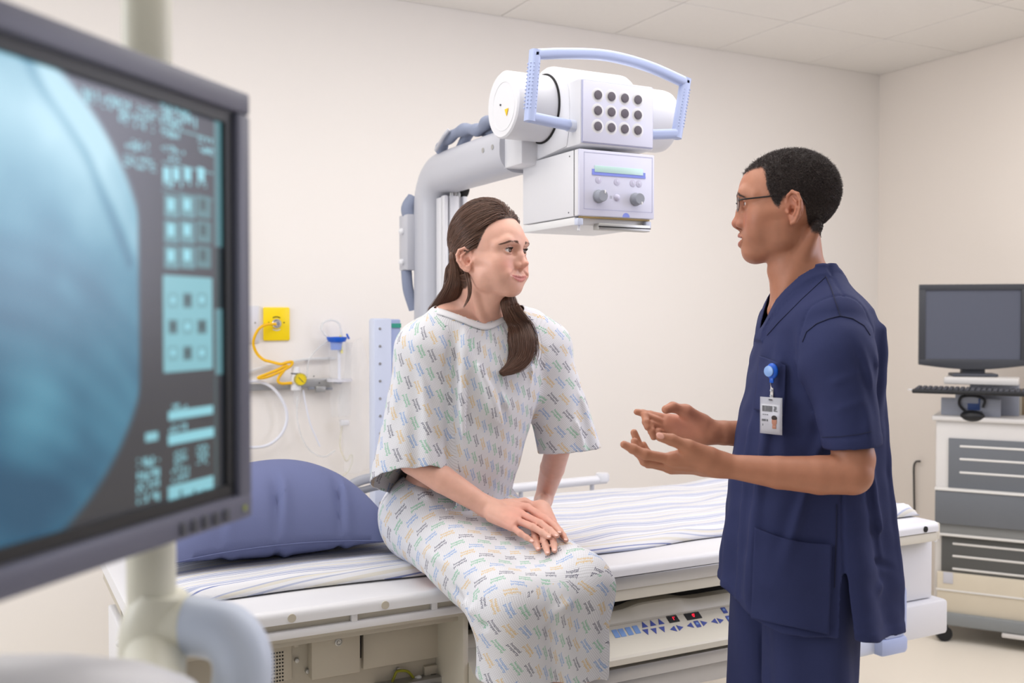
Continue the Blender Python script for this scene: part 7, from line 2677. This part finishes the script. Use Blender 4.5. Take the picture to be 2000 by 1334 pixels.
def cyl_uv(W, o, ax, ref, R, rot):
    ax, ref = _n(ax), _n(ref)
    ref = _n(ref - ax * (ref @ ax))
    side = np.cross(ax, ref)
    q = W - o
    th = np.arctan2(q @ side, q @ ref)
    u, v = th * R, q @ ax
    c, s = math.cos(rot), math.sin(rot)
    return np.stack([(u * c + v * s) / TW_, (-u * s + v * c) / TH_], -1)
def gown_uv(Vt, Fq):
    cen = Vt[Fq].mean(1)
    reg = which(cen, 0.018)
    C_ = Vt[Fq].reshape(-1, 3)
    to_cam = np.array((-0.35, -0.93, 0))
    def fix(uv):
        return uv.reshape(-1, 4, 2)
    def cyl(o, ax, R, rot):
        q = C_ - o
        a = _n(ax)
        ref = _n(to_cam - a * (to_cam @ a))
        side = np.cross(a, ref)
        th = np.arctan2(q @ side, q @ ref).reshape(-1, 4)
        thm = th[:, :1]
        th = thm + (th - thm + np.pi) % (2 * np.pi) - np.pi
        u, v = th * R, (q @ a).reshape(-1, 4)
        c, s = math.cos(rot), math.sin(rot)
        return np.stack([(u * c + v * s) / TW_, (-u * s + v * c) / TH_], -1)
    b = cyl(np.array((1.11, 2.32, 1.1)), (0.05, -0.15, 1), 0.185, math.radians(-58))
    r = cyl(sR0, sR0 - sR1, 0.090, math.radians(-60))
    l = cyl(sL0, sL0 - sL1, 0.078, math.radians(-62))
    out = b
    out[reg == 1] = r[reg == 1]
    out[reg == 2] = l[reg == 2]
    return out
gbands = ((gcut_hem, 0.014, 0.0008), (gcut_neck, 0.012, 0.0014))
cloth_mesh(GT, WM_, (gcut_r, gcut_l, gcut_hem, gcut_neck), gbands, (0.78, 2.08, 0.80), (1.52, 2.62, 1.52), 0.0034, 'gown_top', M_PRINT, WO, 0.0012, 1, gown_uv)

# plain white binding round the neckline
nb_px = [(853, 600), (875, 607), (905, 618), (925, 626), (943, 631), (960, 629), (978, 620), (996, 611), (1014, 601)]
bt = [tuple(p)[:2] for p in spline([(u, v, 0) for u, v in nb_px], 5)]
bP = np.stack([hits(GT, [(u, v + dv) for u, v in bt], 0.0022, 1.9) for dv in (1.0, 5.0, 9.0, 13.0)], 1)
bo = MB().grid(bP).build('neck_binding', mat('white_binding', (226, 226, 230), 0.85), WO, 80)
md = bo.modifiers.new('t', 'SOLIDIFY')
md.thickness = 0.0015

# ------------------------------------------------------------------ gown skirt over lap and shins
def scut_hem(P):
    return 0.628 - 0.10 * P[:, 1] - P[:, 2] + 0.004 * np.sin(P[:, 1] * 60)
def scut_seat(P):
    return np.where(P[:, 0] < 0.17, 0.812 - P[:, 2], -1.0)
def scut_waist(P):
    return P[:, 2] - 1.015
def skirt_uv(Vt, Fq):
    N = np.cross(Vt[Fq[:, 2]] - Vt[Fq[:, 0]], Vt[Fq[:, 3]] - Vt[Fq[:, 1]])
    N /= np.maximum(np.linalg.norm(N, axis=1), 1e-12)[:, None]
    cen = Vt[Fq].mean(1)
    C_ = Vt[Fq].reshape(-1, 3)
    # lap: rows run across; shins: printed on the slant
    ax = _n((0.05, -1.0, -0.19))
    o = np.array((1.08, 2.40, 0.84))
    q = C_ - o
    ref = _n(np.array((0, 0, 1.0)) - ax * ax[2])
    side = np.cross(ref, ax)
    th = np.arctan2(q @ side, q @ ref).reshape(-1, 4)
    th = th[:, :1] + (th - th[:, :1] + np.pi) % (2 * np.pi) - np.pi
    u, v = th * 0.16, -(q @ ax).reshape(-1, 4)
    c, s = math.cos(math.radians(-20)), math.sin(math.radians(-20))
    u, v = u * c + v * s, -u * s + v * c
    lap = np.stack([u / TW_, v / TH_], -1)
    o = np.array((1.105, 1.96, 0.7))
    q = C_ - o
    ref = _n(np.array((-0.30, -0.95, 0)))
    side = np.cross((0, 0, 1), ref)
    th = np.arctan2(q @ side, q @ ref).reshape(-1, 4)
    th = th[:, :1] + (th - th[:, :1] + np.pi) % (2 * np.pi) - np.pi
    uu, vv = th * 0.15, q[:, 2].reshape(-1, 4)
    c, s = math.cos(math.radians(-57)), math.sin(math.radians(-57))
    sh_ = np.stack([(uu * c + vv * s) / TW_, (-uu * s + vv * c) / TH_], -1)
    out = lap
    shin = (cen[:, 2] < 0.845 + 0.12 * (cen[:, 0] - 1.1)) & (cen[:, 1] < 2.03)
    out[shin] = sh_[shin]
    return out
cloth_mesh(GS, WM_, (scut_hem, scut_seat, scut_waist), ((scut_hem, 0.016, 0.0008),), (0.82, 1.80, 0.50), (1.36, 2.62, 1.08), 0.0034, 'gown_skirt', M_PRINT, WO, 0.0012, 1, skirt_uv)

# ------------------------------------------------------------------ her hair
M_HAIRW = hair_mat('hair_brown', (104, 76, 63), 0.28)
SKc, SKr = np.array((0, -0.004, 0.049)), np.array((0.0745, 0.087, 0.0935))
def on_skull(q, off):
    """push local points to a shell round the scalp"""
    d = W_F.eval((q * HWS) @ HW[:3, :3].T + HW[:3, 3]) / HWS
    return d
w = wscalp(q)
P, fi = scatter(VB, FB, w, 17000)
ql = ((P - HW[:3, 3]) @ HW[:3, :3]) / HWS
G0 = np.array((0.0, -0.098, 0.010))
part = 0.016                                   # parting on her left
K = 9
paths = [ql]
cur = ql.copy()
rj = rs.randn(len(cur), 3) * 0.10
off = 0.0030 + 0.0070 * rs.rand(len(cur)) + 0.005 * sstep(0.08, 0.14, cur[:, 2])
ell_n = lambda q_: (q_ - SKc) / SKr ** 2
stp = (0.050 + 0.06 * rs.rand(len(cur))) / (K - 1)
for k in range(1, K):
    n_ = ell_n(cur)
    n_ /= np.linalg.norm(n_, axis=1)[:, None]
    d_ = G0 - cur
    d_[:, 2] -= 0.010
    dist = np.linalg.norm(d_, axis=1)[:, None]
    d_ = d_ / np.maximum(dist, 1e-6) + rj * 0.35
    d_ -= n_ * (d_ * n_).sum(1)[:, None]
    d_ /= np.maximum(np.linalg.norm(d_, axis=1), 1e-6)[:, None]
    cur = cur + d_ * np.minimum(stp[:, None], dist * 0.5)
    # keep on a shell above the scalp
    for _ in range(2):
        r_ = np.sqrt((((cur - SKc) / (SKr + 0.004)) ** 2).sum(1))
        t_ = np.minimum(1, k / 2.0)
        tgt = 1 + off * t_ / 0.085
        low_ = cur[:, 2] > -0.03
        cur = np.where(low_[:, None], SKc + (cur - SKc) * (1 + (tgt / r_ - 1))[:, None], cur)
    paths.append(cur.copy())
S = np.stack(paths, 1)
badp = np.zeros(len(S), bool)
for k in range(1, K):
    badp |= (wscalp(S[:, k]) < 0.3) & (S[:, k, 1] > 0.058)
S = S[~badp]
S = (S.reshape(-1, 3) * HWS) @ HW[:3, :3].T + HW[:3, 3]
hair_object('hair', S.reshape(-1, K, 3), 0.00034, M_HAIRW, WO, 0.6)
def lock(name, spine, ra, rb_, side_ref, n, seed, rad=0.00045, fray=0.10, ends=0.25):
    """a lock of hair: strands packed in an elliptical bundle along a spine"""
    r = np.random.RandomState(seed)
    sp = np.array([tuple(p) for p in spline(spine, 6)])
    K = len(sp)
    t = np.linspace(0, 1, K)
    A = np.interp(t, np.linspace(0, 1, len(ra)), ra)
    B = np.interp(t, np.linspace(0, 1, len(rb_)), rb_)
    tg = np.gradient(sp, axis=0)
    tg /= np.linalg.norm(tg, axis=1)[:, None]
    ref = np.asarray(side_ref, float)
    U = ref - tg * (tg @ ref)[:, None]
    U /= np.linalg.norm(U, axis=1)[:, None]
    Wd = np.cross(tg, U)
    a = r.rand(n) * 2 * np.pi
    rr = np.sqrt(r.rand(n)) ** 0.8
    da, db = rr * np.cos(a), rr * np.sin(a)
    wob = r.randn(n, 2) * fray
    ph = r.rand(n) * 6.28
    S = np.zeros((n, K, 3))
    for k in range(K):
        wv = np.sin(t[k] * 9 + ph) * 0.10
        S[:, k] = sp[k] + U[k] * ((da + wob[:, 0] * t[k] + wv * t[k]) * A[k])[:, None] + Wd[k] * ((db + wob[:, 1] * t[k]) * B[k])[:, None]
    # strands end at different lengths
    if ends:
        L = 1 - ends * r.rand(n)
        idx = np.linspace(0, 1, K)
        S2 = np.zeros_like(S)
        for k in range(K):
            f = idx[k] * L * (K - 1)
            i0 = np.minimum(f.astype(int), K - 2)
            fr_ = (f - i0)[:, None]
            S2[:, k] = S[np.arange(n), i0] * (1 - fr_) + S[np.arange(n), i0 + 1] * fr_
        S = S2
    return hair_object(name, S, rad, M_HAIRW, WO, 0.5)
cr_ = np.array(_R)
# behind the right ear, down the back
lock('back_hair', [hw((0.045, -0.070, 0.020)), J(886, 500, 2.465), J(890, 527, 2.475), J(888, 552, 2.49), J(875, 584, 2.53), J(857, 616, 2.58)],
     [0.006, 0.011, 0.014, 0.018, 0.024, 0.028], [0.010, 0.013, 0.013, 0.012, 0.012, 0.012], cr_, 6500, 21, 0.00034, ends=0.04)
lock('back_hair', [hw((0.0, -0.070, 0.015)), hw((0.010, -0.078, -0.020)), J(900, 560, 2.55), J(890, 600, 2.58), J(880, 630, 2.62)], [0.03, 0.042, 0.04, 0.04, 0.04], [0.012, 0.018, 0.015, 0.015, 0.015], cr_, 3600, 22, ends=0.04)
lock('hair_wisp', [hw((0.064, -0.024, -0.020)), J(917, 556, 2.42), J(916, 580, 2.42), J(905, 602, 2.43)], [0.006, 0.006, 0.004, 0.002], [0.004, 0.003, 0.002, 0.001], cr_, 70, 23, 0.0002)
# over the left shoulder to the front
fr_pts = [hw((-0.030, -0.070, -0.045)), J(980, 560, 2.54), J(990, 590, 2.47)]
for u_p, v_p, o_p in ((1008, 630, 0.016), (1018, 665, 0.018), (1016, 695, 0.018), (1002, 716, 0.016), (978, 731, 0.012)):
    fr_pts.append(surf(GT, u_p, v_p, o_p))
lock('front_hair', fr_pts, [0.022, 0.016, 0.016, 0.026, 0.030, 0.026, 0.018, 0.008], [0.014, 0.012, 0.012, 0.013, 0.014, 0.013, 0.010, 0.004], cr_, 6500, 24, 0.00034, fray=0.16, ends=0.24)
fr2 = [hw((-0.035, -0.070, -0.045)), J(990, 575, 2.53), J(1003, 600, 2.46)]
for u_p, v_p, o_p in ((1030, 640, 0.008), (1040, 680, 0.008), (1036, 712, 0.007)):
    fr2.append(surf(GT, u_p, v_p, o_p))
lock('hair_wisp', fr2, [0.012, 0.012, 0.014, 0.018, 0.016, 0.012], [0.006, 0.005, 0.004, 0.003, 0.003, 0.002], cr_, 260, 25, 0.0003, 0.3)
brows(WO, HW, HWS, hair_mat('brow_brown', (112, 82, 68), 0.5), W_F, 300, 0.0318, True)
# lashes
St = []
for s in (-1, 1):
    for k in range(34):
        t = k / 33
        a = math.radians(-52 + 104 * t)
        p = np.array((s * (0.0325 + 0.0130 * math.sin(a)), 0.0775 + 0.0135 * math.cos(a) * 0.98, 0.0215 - 0.0035 * (math.sin(a)) ** 2))
        d = np.array((s * math.sin(a) * 0.8, math.cos(a), 0.35))
        St.append([hw(p), hw(p + d * 0.003 + np.array((0, 0, -0.0003))), hw(p + d * 0.006 + np.array((0, 0, 0.0012)))])
hair_object('eyelashes', np.array(St), 0.00022, mat('lash_black', (30, 22, 20), 0.6), WO)
